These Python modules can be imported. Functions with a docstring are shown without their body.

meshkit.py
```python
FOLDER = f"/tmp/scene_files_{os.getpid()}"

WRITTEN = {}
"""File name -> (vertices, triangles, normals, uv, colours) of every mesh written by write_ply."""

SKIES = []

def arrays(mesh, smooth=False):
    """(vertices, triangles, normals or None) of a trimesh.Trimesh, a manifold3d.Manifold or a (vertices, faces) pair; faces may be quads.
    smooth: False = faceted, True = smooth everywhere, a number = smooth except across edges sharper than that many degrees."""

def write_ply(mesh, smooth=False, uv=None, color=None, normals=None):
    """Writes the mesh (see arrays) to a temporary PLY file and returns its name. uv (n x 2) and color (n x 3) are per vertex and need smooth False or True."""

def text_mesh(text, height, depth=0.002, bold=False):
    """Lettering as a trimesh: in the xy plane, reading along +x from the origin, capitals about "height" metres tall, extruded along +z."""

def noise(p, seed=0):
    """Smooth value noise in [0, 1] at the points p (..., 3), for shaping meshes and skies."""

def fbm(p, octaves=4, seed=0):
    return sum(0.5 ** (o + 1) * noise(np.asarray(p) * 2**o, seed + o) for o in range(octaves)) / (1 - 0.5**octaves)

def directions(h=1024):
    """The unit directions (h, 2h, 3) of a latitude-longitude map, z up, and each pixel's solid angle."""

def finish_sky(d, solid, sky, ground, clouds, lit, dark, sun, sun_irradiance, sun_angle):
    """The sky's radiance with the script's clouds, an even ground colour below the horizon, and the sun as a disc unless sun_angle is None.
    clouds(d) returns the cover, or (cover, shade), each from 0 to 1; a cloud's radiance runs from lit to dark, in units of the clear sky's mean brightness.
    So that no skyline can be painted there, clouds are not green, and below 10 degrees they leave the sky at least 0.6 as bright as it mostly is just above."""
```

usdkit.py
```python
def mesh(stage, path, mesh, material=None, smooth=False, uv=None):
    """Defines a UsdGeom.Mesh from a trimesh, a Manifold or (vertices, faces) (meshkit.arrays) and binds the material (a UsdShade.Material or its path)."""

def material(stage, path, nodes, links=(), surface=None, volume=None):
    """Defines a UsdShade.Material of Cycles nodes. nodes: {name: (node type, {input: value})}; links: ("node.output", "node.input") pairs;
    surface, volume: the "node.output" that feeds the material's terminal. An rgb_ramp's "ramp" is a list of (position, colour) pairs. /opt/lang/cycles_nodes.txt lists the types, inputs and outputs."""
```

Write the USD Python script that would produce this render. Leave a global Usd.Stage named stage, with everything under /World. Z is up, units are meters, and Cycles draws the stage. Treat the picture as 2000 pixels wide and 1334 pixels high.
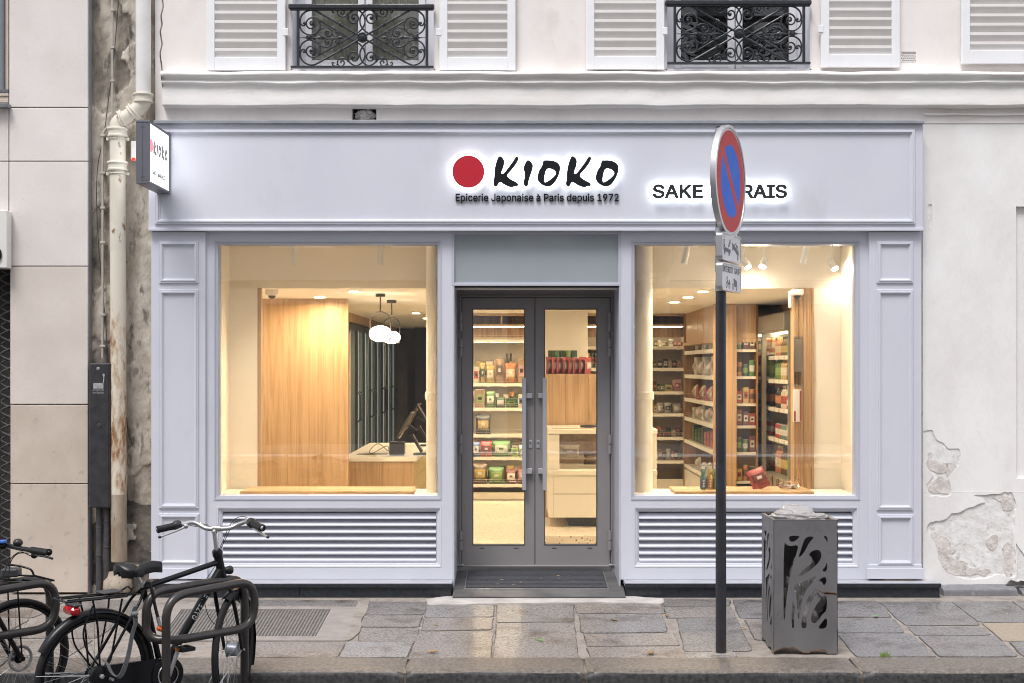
import math, random
import numpy as np, trimesh, shapely
from shapely.geometry import Polygon, LineString, box as sbox, Point
from shapely import affinity
from shapely.ops import unary_union
import usdkit, meshkit
from pxr import Usd, UsdGeom, UsdLux, UsdShade, Gf, Sdf, Vt

stage = Usd.Stage.CreateInMemory()
UsdGeom.SetStageUpAxis(stage, UsdGeom.Tokens.z)
UsdGeom.SetStageMetersPerUnit(stage, 1.0)
UsdGeom.Xform.Define(stage, '/World')
UsdGeom.Scope.Define(stage, '/World/Looks')
RND = random.Random(7)

# ------------------------------------------------------------------ camera, sky, sun
D, F, CZ, HOR = 10.5, 2520.0, 1.883, 715.0        # metres to the facade, focal length in photo pixels, eye height, horizon row
EXPOSURE = 1.26
SKY, SUN, SUN_EL, SUN_AZ = 0.10, 0.34, math.radians(62), math.radians(205)
LAMP = 1.3
cam = UsdGeom.Camera.Define(stage, '/World/camera')
cam.AddTranslateOp().Set(Gf.Vec3d(0, -D, CZ))
cam.AddRotateXOp().Set(90.0)
cam.CreateHorizontalApertureAttr(36.0); cam.CreateVerticalApertureAttr(36.0 * 1334 / 2000)
cam.CreateFocalLengthAttr(36.0 * F / 2000)
cam.CreateVerticalApertureOffsetAttr(48 / 2000 * 36.0)
cam.CreateExposureAttr(EXPOSURE)
sky = UsdLux.DomeLight.Define(stage, '/World/sky')
sky.CreateIntensityAttr(1.0)
skym = usdkit.material(stage, '/World/Looks/overcast_sky', {
    'tc': ('texture_coordinate', {}),
    's': ('sky_texture', {'sky_type': 'single_scattering', 'sun_disc': False, 'sun_elevation': SUN_EL, 'sun_rotation': SUN_AZ}),
    'n': ('noise_texture', {'scale': 2.2, 'detail': 5.0}),
    'r': ('rgb_ramp', {'ramp': [(0.25, (0.72, 0.72, 0.72)), (0.5, (0.92, 0.92, 0.92))]}),
    'c': ('rgb_ramp', {'ramp': [(0.3, (4.3, 4.45, 4.75)), (0.7, (5.9, 6.0, 6.2))]}),
    'm': ('mix', {}), 'b': ('background_shader', {'strength': SKY})},
    [('tc.generated', 'n.vector'), ('n.fac', 'r.fac'), ('n.fac', 'c.fac'), ('r.color', 'm.fac'), ('s.color', 'm.color1'), ('c.color', 'm.color2'), ('m.color', 'b.color')],
    surface='b.background')
UsdShade.MaterialBindingAPI.Apply(sky.GetPrim()).Bind(skym)
sun = UsdLux.DistantLight.Define(stage, '/World/sun')
sun.CreateNormalizeAttr(True); sun.CreateIntensityAttr(SUN); sun.CreateAngleAttr(24.0); sun.CreateColorAttr(Gf.Vec3f(1, 0.965, 0.94))
sun.AddRotateZOp().Set(-math.degrees(SUN_AZ)); sun.AddRotateXOp().Set(-(90 - math.degrees(SUN_EL)))
for p, l, c in ((sky.GetPrim(), 'pale overcast sky above the street', 'sky'),):
    p.SetCustomDataByKey('label', l); p.SetCustomDataByKey('category', c); p.SetCustomDataByKey('kind', 'structure')

# ------------------------------------------------------------------ helpers
def W(px, py, y):
    d = D + y
    return np.array([(px - 1000) * d / F, y, CZ - (py - HOR) * d / F])
def X(px, y=0.0): return (px - 1000) * (D + y) / F
def Z(py, y=0.0): return CZ - (py - HOR) * (D + y) / F
SLOPE, G0 = 0.02, 0.04
def ground(px, py):
    a = (py - HOR) / F
    y = (CZ - a * D - G0) / (a + SLOPE)
    return np.array([(px - 1000) * (D + y) / F, y])
counts = {}
def numbered(path):
    n = counts.get(path, 0); counts[path] = n + 1
    return path if n == 0 else '%s_%03d' % (path, n)
def data(p, **k):
    for a, b in k.items():
        if b: p.SetCustomDataByKey(a, b)
    return p
def thing(name, label, cat, loc=(0, 0, 0), rotz=0.0, group=None, kind=None):
    x = UsdGeom.Xform.Define(stage, numbered('/World/' + name))
    if any(loc) or rotz:
        x.AddTranslateOp().Set(Gf.Vec3d(*map(float, loc)))
        if rotz: x.AddRotateZOp().Set(math.degrees(rotz))
    return data(x.GetPrim(), label=label, category=cat, group=group, kind=kind)
def part(name, mesh, mat, parent=None, smooth=False, label=None, kind=None):
    if isinstance(mesh, list): mesh = trimesh.util.concatenate(mesh)
    mesh = TM(mesh.vertices, mesh.faces); mesh.remove_unreferenced_vertices()
    base = str(parent.GetPath()) if parent is not None else '/World'
    return data(usdkit.mesh(stage, numbered(base + '/' + name), mesh, MATS[mat] if isinstance(mat, str) else mat, smooth).GetPrim(), label=label, kind=kind)
def single(name, mesh, mat, label, cat, group=None, kind=None, smooth=False):
    return data(part(name, mesh, mat, None, smooth), label=label, category=cat, group=group, kind=kind)
def copy_of(src, name, label, loc, rotz=0.0, group=None):
    x = UsdGeom.Xform.Define(stage, numbered('/World/' + name))
    x.GetPrim().GetReferences().AddInternalReference(src.GetPath())
    x.ClearXformOpOrder()
    x.AddTranslateOp(opSuffix='place').Set(Gf.Vec3d(*map(float, loc)))
    if rotz: x.AddRotateZOp(opSuffix='place').Set(math.degrees(rotz))
    x.GetPrim().SetInstanceable(True)
    return data(x.GetPrim(), label=label, category=src.GetCustomDataByKey('category'), group=group or src.GetCustomDataByKey('group'))
def TM(v, f): return trimesh.Trimesh(np.asarray(v, float), np.asarray(f, int), process=False)
BOXF = np.array([[0,2,3],[0,3,1],[4,5,7],[4,7,6],[0,1,5],[0,5,4],[2,6,7],[2,7,3],[0,4,6],[0,6,2],[1,3,7],[1,7,5]])
def bx(x0, x1, y0, y1, z0, z1):
    x0, x1 = sorted((x0, x1)); y0, y1 = sorted((y0, y1)); z0, z1 = sorted((z0, z1))
    return TM([(x, y, z) for x in (x0, x1) for y in (y0, y1) for z in (z0, z1)], BOXF)
def _cbpts(lo, hi, b):
    P = []
    for c in np.ndindex(2, 2, 2):
        e = np.where(np.array(c) == 0, lo, hi); s = np.where(np.array(c) == 0, 1.0, -1.0)
        for k in range(3):
            q = e + s * b; q[k] = e[k]; P.append(q)
    return np.array(P)
_h = trimesh.convex.convex_hull(_cbpts(np.zeros(3), np.ones(3), 0.2))
_ref = _cbpts(np.zeros(3), np.ones(3), 0.2)
_map = [int(np.argmin(((_ref - v) ** 2).sum(1))) for v in _h.vertices]
CBF = np.array(_map)[_h.faces]
def cb(x0, x1, y0, y1, z0, z1, b=0.004):
    lo = np.array([min(x0, x1), min(y0, y1), min(z0, z1)], float); hi = np.array([max(x0, x1), max(y0, y1), max(z0, z1)], float)
    b = min(b, 0.45 * (hi - lo).min())
    return TM(_cbpts(lo, hi, b), CBF)
def pb(px0, py0, px1, py1, yf, yb, b=0.003):
    """a box whose front face at depth yf covers a rectangle of the facade"""
    x0, x1, z0, z1 = X(px0, yf), X(px1, yf), Z(py1, yf), Z(py0, yf)
    return cb(x0, x1, yf, yb, z0, z1, b) if b else bx(x0, x1, yf, yb, z0, z1)
def polys(g):
    return [q for q in getattr(g, 'geoms', [g]) if q.geom_type == 'Polygon' and q.area > 1e-7]
def ext(poly, y0, y1):
    """a shape in x,z extruded from y0 (front) to y1"""
    out = []
    for q in polys(poly):
        m = trimesh.creation.extrude_polygon(q, y1 - y0, engine='earcut')
        v = m.vertices
        out.append(TM(np.c_[v[:, 0], y0 + v[:, 2], v[:, 1]], m.faces[:, ::-1]))
    return trimesh.util.concatenate(out)
def flat(poly, z0, z1):
    return trimesh.util.concatenate([trimesh.creation.extrude_polygon(q, z1 - z0, engine='earcut').apply_translation([0, 0, z0]) for q in polys(poly)])
def frame(x0, x1, z0, z1, prof):
    """mitred moulding round a rectangle: prof is a list of (inset, y)"""
    V, Fc = [], []
    for ins, y in prof:
        V += [(x0 + ins, y, z0 + ins), (x1 - ins, y, z0 + ins), (x1 - ins, y, z1 - ins), (x0 + ins, y, z1 - ins)]
    for k in range(len(prof) - 1):
        for i in range(4):
            a, b, c, d = 4 * k + i, 4 * k + (i + 1) % 4, 4 * k + 4 + (i + 1) % 4, 4 * k + 4 + i
            Fc += [(a, b, c), (a, c, d)]
    return TM(V, Fc)
def tube(pts, r, n=8, closed=False, cap=True):
    P = np.asarray(pts, float); N = len(P)
    R = np.full(N, r) if np.ndim(r) == 0 else np.asarray(r, float)
    if closed: T = np.roll(P, -1, 0) - np.roll(P, 1, 0)
    else: T = np.gradient(P, axis=0)
    T /= np.maximum(np.linalg.norm(T, axis=1, keepdims=True), 1e-12)
    u = np.cross(T[0], [0, 0, 1.0])
    if np.linalg.norm(u) < 1e-3: u = np.cross(T[0], [0, 1.0, 0])
    V, Fc = [], []
    a = np.arange(n) * 2 * np.pi / n
    for i in range(N):
        u = u - T[i] * (u @ T[i]); u /= np.linalg.norm(u); w = np.cross(T[i], u)
        V.append(P[i] + R[i] * (np.cos(a)[:, None] * u + np.sin(a)[:, None] * w))
    V = np.vstack(V)
    for i in range(N if closed else N - 1):
        j = (i + 1) % N
        for k in range(n):
            l = (k + 1) % n
            Fc += [(i * n + k, i * n + l, j * n + l), (i * n + k, j * n + l, j * n + k)]
    if cap and not closed:
        V = np.vstack([V, P[0], P[-1]]); c0, c1 = len(V) - 2, len(V) - 1
        for k in range(n):
            l = (k + 1) % n
            Fc += [(c0, l, k), (c1, (N - 1) * n + k, (N - 1) * n + l)]
    return TM(V, Fc)
def spline(pts, m=8, closed=False):
    P = np.asarray(pts, float); N = len(P); out = []
    for i in range(N if closed else N - 1):
        if closed: p0, p1, p2, p3 = P[i - 1], P[i], P[(i + 1) % N], P[(i + 2) % N]
        else: p0, p1, p2, p3 = P[max(i - 1, 0)], P[i], P[i + 1], P[min(i + 2, N - 1)]
        for t in np.arange(m) / m:
            out.append(0.5 * ((2 * p1) + (p2 - p0) * t + (2 * p0 - 5 * p1 + 4 * p2 - p3) * t * t + (-p0 + 3 * p1 - 3 * p2 + p3) * t ** 3))
    if not closed: out.append(P[-1])
    return np.array(out)
def bend(pts, rad, m=6):
    """a polyline with rounded corners"""
    P = [np.asarray(p, float) for p in pts]; out = [P[0]]
    for a, b, c in zip(P[:-2], P[1:-1], P[2:]):
        u, v = a - b, c - b; lu, lv = np.linalg.norm(u), np.linalg.norm(v); k = min(rad, lu * 0.49, lv * 0.49)
        s, e = b + u / lu * k, b + v / lv * k
        out += [(1 - t) ** 2 * s + 2 * t * (1 - t) * b + t * t * e for t in np.linspace(0, 1, m)]
    return np.array(out + [P[-1]])
def frame_of(axis):
    a = np.asarray(axis, float); a = a / np.linalg.norm(a)
    u = np.cross(a, [0, 0, 1.0])
    if np.linalg.norm(u) < 1e-3: u = np.array([1.0, 0, 0])
    u /= np.linalg.norm(u); return u, np.cross(a, u), a
def lathe(prof, o=(0, 0, 0), axis=(0, 0, 1), n=20):
    """prof: (radius, height) pairs"""
    u, w, a = frame_of(axis); o = np.asarray(o, float); th = np.arange(n) * 2 * np.pi / n
    V = np.vstack([o + a * t + r * (np.cos(th)[:, None] * u + np.sin(th)[:, None] * w) for r, t in prof])
    Fc = []
    for i in range(len(prof) - 1):
        for k in range(n):
            l = (k + 1) % n
            Fc += [(i * n + k, i * n + l, i * n + n + l), (i * n + k, i * n + n + l, i * n + n + k)]
    V = np.vstack([V, o + a * prof[0][1], o + a * prof[-1][1]]); c0, c1, m = len(V) - 2, len(V) - 1, (len(prof) - 1) * n
    for k in range(n):
        l = (k + 1) % n
        Fc += [(c0, l, k), (c1, m + k, m + l)]
    return TM(V, Fc)
def torus(c, axis, R, r, n=40, m=8, a0=0.0, a1=2 * np.pi):
    u, w, a = frame_of(axis); full = abs(a1 - a0 - 2 * np.pi) < 1e-6
    th = a0 + (a1 - a0) * np.arange(n + (not full)) / n
    return tube(np.asarray(c) + R * (np.cos(th)[:, None] * u + np.sin(th)[:, None] * w), r, m, closed=full)
def rod(a, b, r, n=8): return tube([a, b], r, n)
def ball(c, r, n=2, s=(1, 1, 1)):
    m = trimesh.creation.icosphere(n, 1.0); m.vertices = m.vertices * np.asarray(s) * r + np.asarray(c); return m
def jitter(poly, amp, step, seed=0):
    """the outline of a shape made uneven"""
    out = []
    for q in polys(poly):
        l = q.exterior; n = max(8, int(l.length / step))
        P = np.array([l.interpolate(i / n, normalized=True).coords[0] for i in range(n)])
        o = meshkit.fbm(np.c_[P / step * 0.37, np.full(n, seed * 7.7)], 3, seed) - 0.5
        o2 = meshkit.fbm(np.c_[P / step * 0.37, np.full(n, seed * 7.7 + 50)], 3, seed + 9) - 0.5
        g = Polygon(P + amp * 2 * np.c_[o, o2]).buffer(0)
        if q.interiors: g = g.difference(unary_union([Polygon(i) for i in q.interiors]))
        out.append(g)
    return unary_union(out)
def chaikin(pts, k=2):
    P = np.asarray(pts, float)
    for _ in range(k):
        Q = np.roll(P, -1, 0); P = np.stack([0.75 * P + 0.25 * Q, 0.25 * P + 0.75 * Q], 1).reshape(-1, 2)
    return P
def lettering(text, x0, x1, z0, z1, y, depth, bold=False, split=False, fat=0):
    """upright lettering facing -y that fills the rectangle; y is its front"""
    m = meshkit.text_mesh(text, 0.1, depth, bold)
    if fat:
        tr = m.vertices[m.faces]; tr = tr[(tr[:, :, 2] > depth * .9).all(1)][:, :, :2]
        m = flat(unary_union([Polygon(q).buffer(1e-5) for q in tr]).buffer(fat).simplify(.0006), 0, depth)
    v = m.vertices
    lo, hi = v.min(0), v.max(0)
    q = np.c_[x0 + (v[:, 0] - lo[0]) / (hi[0] - lo[0]) * (x1 - x0), y + depth - v[:, 2], z0 + (v[:, 1] - lo[1]) / (hi[1] - lo[1]) * (z1 - z0)]
    m = TM(q, m.faces)
    if not split: return m
    m.merge_vertices()
    return sorted(m.split(only_watertight=False), key=lambda s: s.bounds[0, 0])
def local(m, o, ex, ey, ez):
    """a mesh in x,y,z re-based on other axes"""
    v = m.vertices; return TM(np.asarray(o) + v[:, :1] * np.asarray(ex) + v[:, 1:2] * np.asarray(ey) + v[:, 2:] * np.asarray(ez), m.faces)

# ------------------------------------------------------------------ materials
MATS = {}
def M(name, c1, c2=None, scale=6.0, rough=0.5, bump=0.0, bscale=None, metallic=0.0, stretch=(1, 1, 1), lo=0.35, hi=0.65, c3=None, detail=6.0, dist=0.0, spec=0.5,
      spots=None, coat=0.0, emit=None, subs=None, rvar=0.0, thin=None):
    N = {'p': ('principled_bsdf', {'roughness': rough, 'metallic': metallic, 'specular_ior_level': spec, 'coat_weight': coat})}
    L = []
    if c2 is None and not bump and spots is None:
        N['p'][1]['base_color'] = c1
    else:
        N['tc'] = ('texture_coordinate', {}); N['mp'] = ('mapping', {'scale': stretch}); L.append(('tc.object', 'mp.vector'))
        N['n'] = ('noise_texture', {'scale': scale, 'detail': detail, 'roughness': 0.6, 'distortion': dist}); L.append(('mp.vector', 'n.vector'))
        stops = [(lo, c1), (hi, c2 or c1)] if c3 is None else [(lo, c1), ((lo + hi) / 2, c2), (hi, c3)]
        N['r'] = ('rgb_ramp', {'ramp': stops}); L.append(('n.fac', 'r.fac'))
        col = 'r.color'
        if spots:                                                  # (colour, scale, from, to)
            N['n2'] = ('noise_texture', {'scale': spots[1], 'detail': 4.0, 'roughness': 0.65}); L.append(('mp.vector', 'n2.vector'))
            N['r2'] = ('rgb_ramp', {'ramp': [(spots[2], (0, 0, 0)), (spots[3], (1, 1, 1))]}); L.append(('n2.fac', 'r2.fac'))
            N['mx'] = ('mix', {'color2': spots[0]}); L += [(col, 'mx.color1'), ('r2.color', 'mx.fac')]; col = 'mx.color'
        L.append((col, 'p.base_color'))
        if rvar:
            N['rm'] = ('map_range', {'from_min': 0.3, 'from_max': 0.7, 'to_min': rough - rvar, 'to_max': rough + rvar, 'clamp': True}); L += [('n.fac', 'rm.value'), ('rm.result', 'p.roughness')]
        if bump:
            N['nb'] = ('noise_texture', {'scale': bscale or scale * 3, 'detail': 8.0, 'roughness': 0.65}); L.append(('mp.vector', 'nb.vector'))
            N['b'] = ('bump', {'strength': 0.6, 'distance': bump}); L += [('nb.fac', 'b.height'), ('b.normal', 'p.normal')]
    if emit: N['p'][1].update(emission_color=emit[:3], emission_strength=emit[3])
    MATS[name] = usdkit.material(stage, '/World/Looks/' + name, N, L, surface='p.BSDF')
def glow(name, color, strength):
    MATS[name] = usdkit.material(stage, '/World/Looks/' + name, {'e': ('emission', {'color': color, 'strength': strength})}, surface='e.emission')
def pane(name, tint, rough=0.0, ior=1.5, gain=None):
    MATS[name] = usdkit.material(stage, '/World/Looks/' + name, {'f': ('fresnel', {'IOR': ior}), 't': ('transparent_bsdf', {'color': tint}), 'g': ('glossy_bsdf', {'roughness': rough, 'color': (1, 1, 1)}), 'm': ('mix_closure', {})},
        [('f.fac', 'm.fac'), ('t.BSDF', 'm.closure1'), ('g.BSDF', 'm.closure2')], surface='m.closure')
def wood(name, a, b, c, sc=(9, 9, 0.45), rough=0.42):
    MATS[name] = usdkit.material(stage, '/World/Looks/' + name, {
        'tc': ('texture_coordinate', {}), 'mp': ('mapping', {'scale': sc}), 'mp2': ('mapping', {'scale': (sc[0] * 14, sc[1] * 14, sc[2] * 7)}),
        'n': ('noise_texture', {'scale': 0.9, 'detail': 3.0, 'distortion': 0.6}),
        'mu': ('math', {'math_type': 'multiply', 'value2': 9.0}), 'fr': ('math', {'math_type': 'pingpong', 'value2': 1.0}),
        'r': ('rgb_ramp', {'ramp': [(0.0, a), (0.35, b), (1.0, c)]}), 'n2': ('noise_texture', {'scale': 1.2, 'detail': 5.0}),
        'r2': ('rgb_ramp', {'ramp': [(0.3, (0.8, 0.8, 0.8)), (0.65, (1.1, 1.1, 1.1))]}), 'mm': ('mix', {'mix_type': 'multiply', 'fac': 1.0}),
        'p': ('principled_bsdf', {'roughness': rough})},
        [('tc.object', 'mp.vector'), ('tc.object', 'mp2.vector'), ('mp.vector', 'n.vector'), ('n.fac', 'mu.value1'), ('mu.value', 'fr.value1'), ('fr.value', 'r.fac'), ('mp2.vector', 'n2.vector'), ('n2.fac', 'r2.fac'),
         ('r.color', 'mm.color1'), ('r2.color', 'mm.color2'), ('mm.color', 'p.base_color')], surface='p.BSDF')
M('lilac_paint', (0.605, 0.615, 0.69), (0.64, 0.65, 0.72), 1.6, 0.45, bump=0.001, bscale=18, spots=((0.55, 0.55, 0.59), 2.3, 0.60, 0.85), stretch=(1, 1, 0.5))
M('lilac_frame', (0.50, 0.505, 0.575), rough=0.4)
M('zinc_ledge', (0.24, 0.25, 0.28), (0.31, 0.32, 0.35), 5, 0.45)
M('black_granite', (0.016, 0.019, 0.026), (0.03, 0.034, 0.044), 30, 0.28, bump=0.0003, bscale=80, spots=((0.2, 0.2, 0.2), 160, 0.72, 0.78))
M('grey_granite', (0.15, 0.15, 0.165), (0.21, 0.21, 0.225), 7, 0.4, spots=((0.34, 0.34, 0.34), 22, 0.56, 0.8))
M('anthracite_metal', (0.25, 0.237, 0.24), (0.27, 0.256, 0.258), 3, 0.42)
M('ledge_grey', (0.34, 0.345, 0.38), (0.42, 0.425, 0.46), 6, 0.4, spots=((0.24, 0.24, 0.27), 9, 0.55, 0.8))
M('anthracite_dark', (0.05, 0.05, 0.055), rough=0.5)
M('brushed_steel', (0.42, 0.42, 0.44), rough=0.32, metallic=0.9)
M('handle_metal', (0.50, 0.50, 0.53), rough=0.42, metallic=0.4)
M('upper_plaster', (0.735, 0.675, 0.645), (0.82, 0.775, 0.75), 1.8, 0.85, bump=0.006, bscale=9, c3=(0.785, 0.735, 0.705), lo=0.3, hi=0.7, spots=((0.66, 0.585, 0.545), 4.5, 0.60, 0.86), detail=9, stretch=(1, 1, 0.6))
M('cornice_plaster', (0.80, 0.765, 0.74), (0.87, 0.85, 0.835), 3.2, 0.82, bump=0.006, bscale=14, spots=((0.66, 0.60, 0.56), 7, 0.60, 0.82), detail=9, stretch=(0.4, 1, 1))
M('white_plaster', (0.755, 0.73, 0.715), (0.84, 0.825, 0.82), 2.2, 0.85, bump=0.007, bscale=12, spots=((0.72, 0.69, 0.67), 3.6, 0.58, 0.82), detail=9, stretch=(1, 1, 0.55))
M('undercoat', (0.67, 0.65, 0.635), (0.84, 0.83, 0.825), 11, 0.9, bump=0.012, bscale=22, spots=((0.50, 0.475, 0.46), 15, 0.56, 0.72), detail=10)
M('bare_masonry', (0.52, 0.475, 0.445), (0.76, 0.72, 0.69), 18, 0.95, bump=0.012, bscale=40, spots=((0.2, 0.18, 0.17), 30, 0.6, 0.72))
M('old_render', (0.21, 0.18, 0.15), (0.37, 0.32, 0.265), 3.2, 0.92, bump=0.02, bscale=22, c3=(0.54, 0.48, 0.41), spots=((0.09, 0.083, 0.08), 6, 0.55, 0.70), stretch=(2.2, 1, 0.7), detail=10)
M('old_render_pale', (0.42, 0.365, 0.30), (0.60, 0.545, 0.475), 6, 0.92, bump=0.012, bscale=34, spots=((0.21, 0.185, 0.16), 9, 0.55, 0.68), stretch=(2.0, 1, 0.7), detail=10)
M('dark_dirt', (0.05, 0.047, 0.047), (0.14, 0.13, 0.12), 8, 0.9, bump=0.01, bscale=30)
M('stone_light', (0.67, 0.62, 0.595), (0.74, 0.69, 0.665), 2.2, 0.75, bump=0.0015, bscale=60, spots=((0.47, 0.42, 0.39), 70, 0.62, 0.76))
M('stone_mid', (0.60, 0.54, 0.49), (0.68, 0.615, 0.565), 2.2, 0.75, bump=0.0015, bscale=60, spots=((0.42, 0.37, 0.33), 70, 0.62, 0.76))
M('stone_beige', (0.51, 0.43, 0.36), (0.60, 0.515, 0.44), 2.6, 0.72, bump=0.0012, bscale=60, spots=((0.36, 0.30, 0.25), 12, 0.6, 0.8))
M('shutter_white', (0.80, 0.80, 0.82), (0.85, 0.85, 0.87), 4, 0.5, bump=0.0015, bscale=24, spots=((0.6, 0.55, 0.5), 30, 0.7, 0.78))
M('slat_white', (0.76, 0.725, 0.70), (0.81, 0.78, 0.76), 5, 0.55)
M('window_white', (0.70, 0.70, 0.74), rough=0.4)
M('wrought_iron', (0.014, 0.016, 0.022), (0.026, 0.029, 0.038), 30, 0.4, bump=0.001, bscale=120)
M('curtain', (0.72, 0.69, 0.58), (0.82, 0.79, 0.68), 3, 0.9, stretch=(6, 6, 0.4))
M('room_dark', (0.03, 0.03, 0.032), (0.06, 0.055, 0.05), 3, 0.9)
M('pipe_white', (0.70, 0.68, 0.665), (0.76, 0.745, 0.73), 5, 0.5, bump=0.001, bscale=40, spots=((0.4, 0.34, 0.27), 20, 0.70, 0.76))
M('pipe_cream', (0.60, 0.55, 0.46), (0.70, 0.65, 0.56), 5, 0.5, bump=0.001, bscale=40, spots=((0.22, 0.115, 0.055), 10, 0.60, 0.68), stretch=(1, 1, 0.55))
M('pipe_rusty', (0.24, 0.125, 0.06), (0.62, 0.535, 0.42), 9, 0.65, bump=0.002, bscale=40, c3=(0.66, 0.60, 0.50), lo=0.36, hi=0.62, stretch=(1.3, 1.3, 0.4), spots=((0.16, 0.09, 0.05), 24, 0.62, 0.72))
M('damp_stone', (0.085, 0.075, 0.068), (0.24, 0.205, 0.17), 5, 0.9, bump=0.012, bscale=24, spots=((0.05, 0.047, 0.047), 4, 0.5, 0.65), detail=10)
M('pipe_rusty_grey', (0.26, 0.19, 0.13), (0.42, 0.36, 0.29), 10, 0.7, bump=0.002, bscale=40, stretch=(1.3, 1.3, 0.4), spots=((0.17, 0.12, 0.08), 20, 0.58, 0.7))
M('conduit', (0.42, 0.39, 0.35), (0.5, 0.47, 0.43), 10, 0.6)
M('black_paint', (0.022, 0.021, 0.025), (0.04, 0.039, 0.044), 14, 0.48, bump=0.001, bscale=80, spots=((0.12, 0.12, 0.12), 70, 0.70, 0.76))
M('worn_print', (0.42, 0.42, 0.42), (0.25, 0.25, 0.26), 60, 0.7)
M('dark_pipe', (0.035, 0.035, 0.042), (0.07, 0.068, 0.072), 14, 0.55)
M('asphalt', (0.045, 0.045, 0.047), (0.07, 0.069, 0.07), 40, 0.75, bump=0.004, bscale=200)
M('mortar', (0.20, 0.172, 0.15), (0.33, 0.29, 0.258), 9, 0.85, bump=0.003, bscale=60, spots=((0.14, 0.12, 0.10), 9, 0.58, 0.75))
M('cement_strip', (0.36, 0.33, 0.31), (0.52, 0.485, 0.465), 7, 0.85, bump=0.003, bscale=40)
M('concrete_frame', (0.24, 0.21, 0.19), (0.30, 0.267, 0.245), 9, 0.85, bump=0.001, bscale=90)
for i, (a, b) in enumerate((((0.225, 0.215, 0.215), (0.325, 0.315, 0.315)), ((0.24, 0.215, 0.20), (0.335, 0.305, 0.285)), ((0.20, 0.19, 0.185), (0.29, 0.28, 0.275)), ((0.27, 0.265, 0.27), (0.365, 0.36, 0.365)), ((0.175, 0.17, 0.175), (0.255, 0.25, 0.255)))):
    M('granite_slab_' + 'abcde'[i], (a[0] * .60, a[1] * .58, a[2] * .565), (b[0] * .92, b[1] * .89, b[2] * .87), 60, 0.34, bump=0.0012, bscale=110, spots=((a[0] * 0.44, a[1] * 0.37, a[2] * 0.31), 2.6 + i * 0.5, 0.52, 0.70), rvar=0.14, detail=12)
M('granite_tan', (0.25, 0.20, 0.145), (0.35, 0.29, 0.22), 60, 0.5, bump=0.001, bscale=110)
M('kerb_granite', (0.085, 0.071, 0.060), (0.205, 0.175, 0.153), 45, 0.46, bump=0.003, bscale=90, spots=((0.085, 0.068, 0.055), 4, 0.55, 0.76), detail=8)
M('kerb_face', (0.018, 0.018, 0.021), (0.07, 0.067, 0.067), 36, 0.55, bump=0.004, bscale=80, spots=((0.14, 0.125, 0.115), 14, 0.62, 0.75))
M('drain_bars', (0.20, 0.20, 0.21), (0.30, 0.29, 0.28), 30, 0.45, metallic=0.5)
M('drain_dirt', (0.11, 0.09, 0.07), (0.24, 0.2, 0.155), 24, 0.9, bump=0.01, bscale=70)
M('ramp_stone', (0.045, 0.045, 0.05), (0.11, 0.105, 0.10), 7, 0.42, bump=0.001, bscale=60, stretch=(0.4, 1, 1))
M('mat_bar', (0.035, 0.037, 0.046), (0.07, 0.072, 0.082), 60, 0.7)
M('aluminium', (0.5, 0.5, 0.5), rough=0.35, metallic=0.9)
M('sign_black', (0.006, 0.008, 0.010), rough=0.55, spec=0.25)
M('sign_grey', (0.022, 0.027, 0.028), rough=0.55, spec=0.3)
M('sign_red', (0.50, 0.012, 0.03), rough=0.4)
M('grey_box', (0.125, 0.125, 0.15), (0.14, 0.14, 0.165), 4, 0.42)
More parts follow.
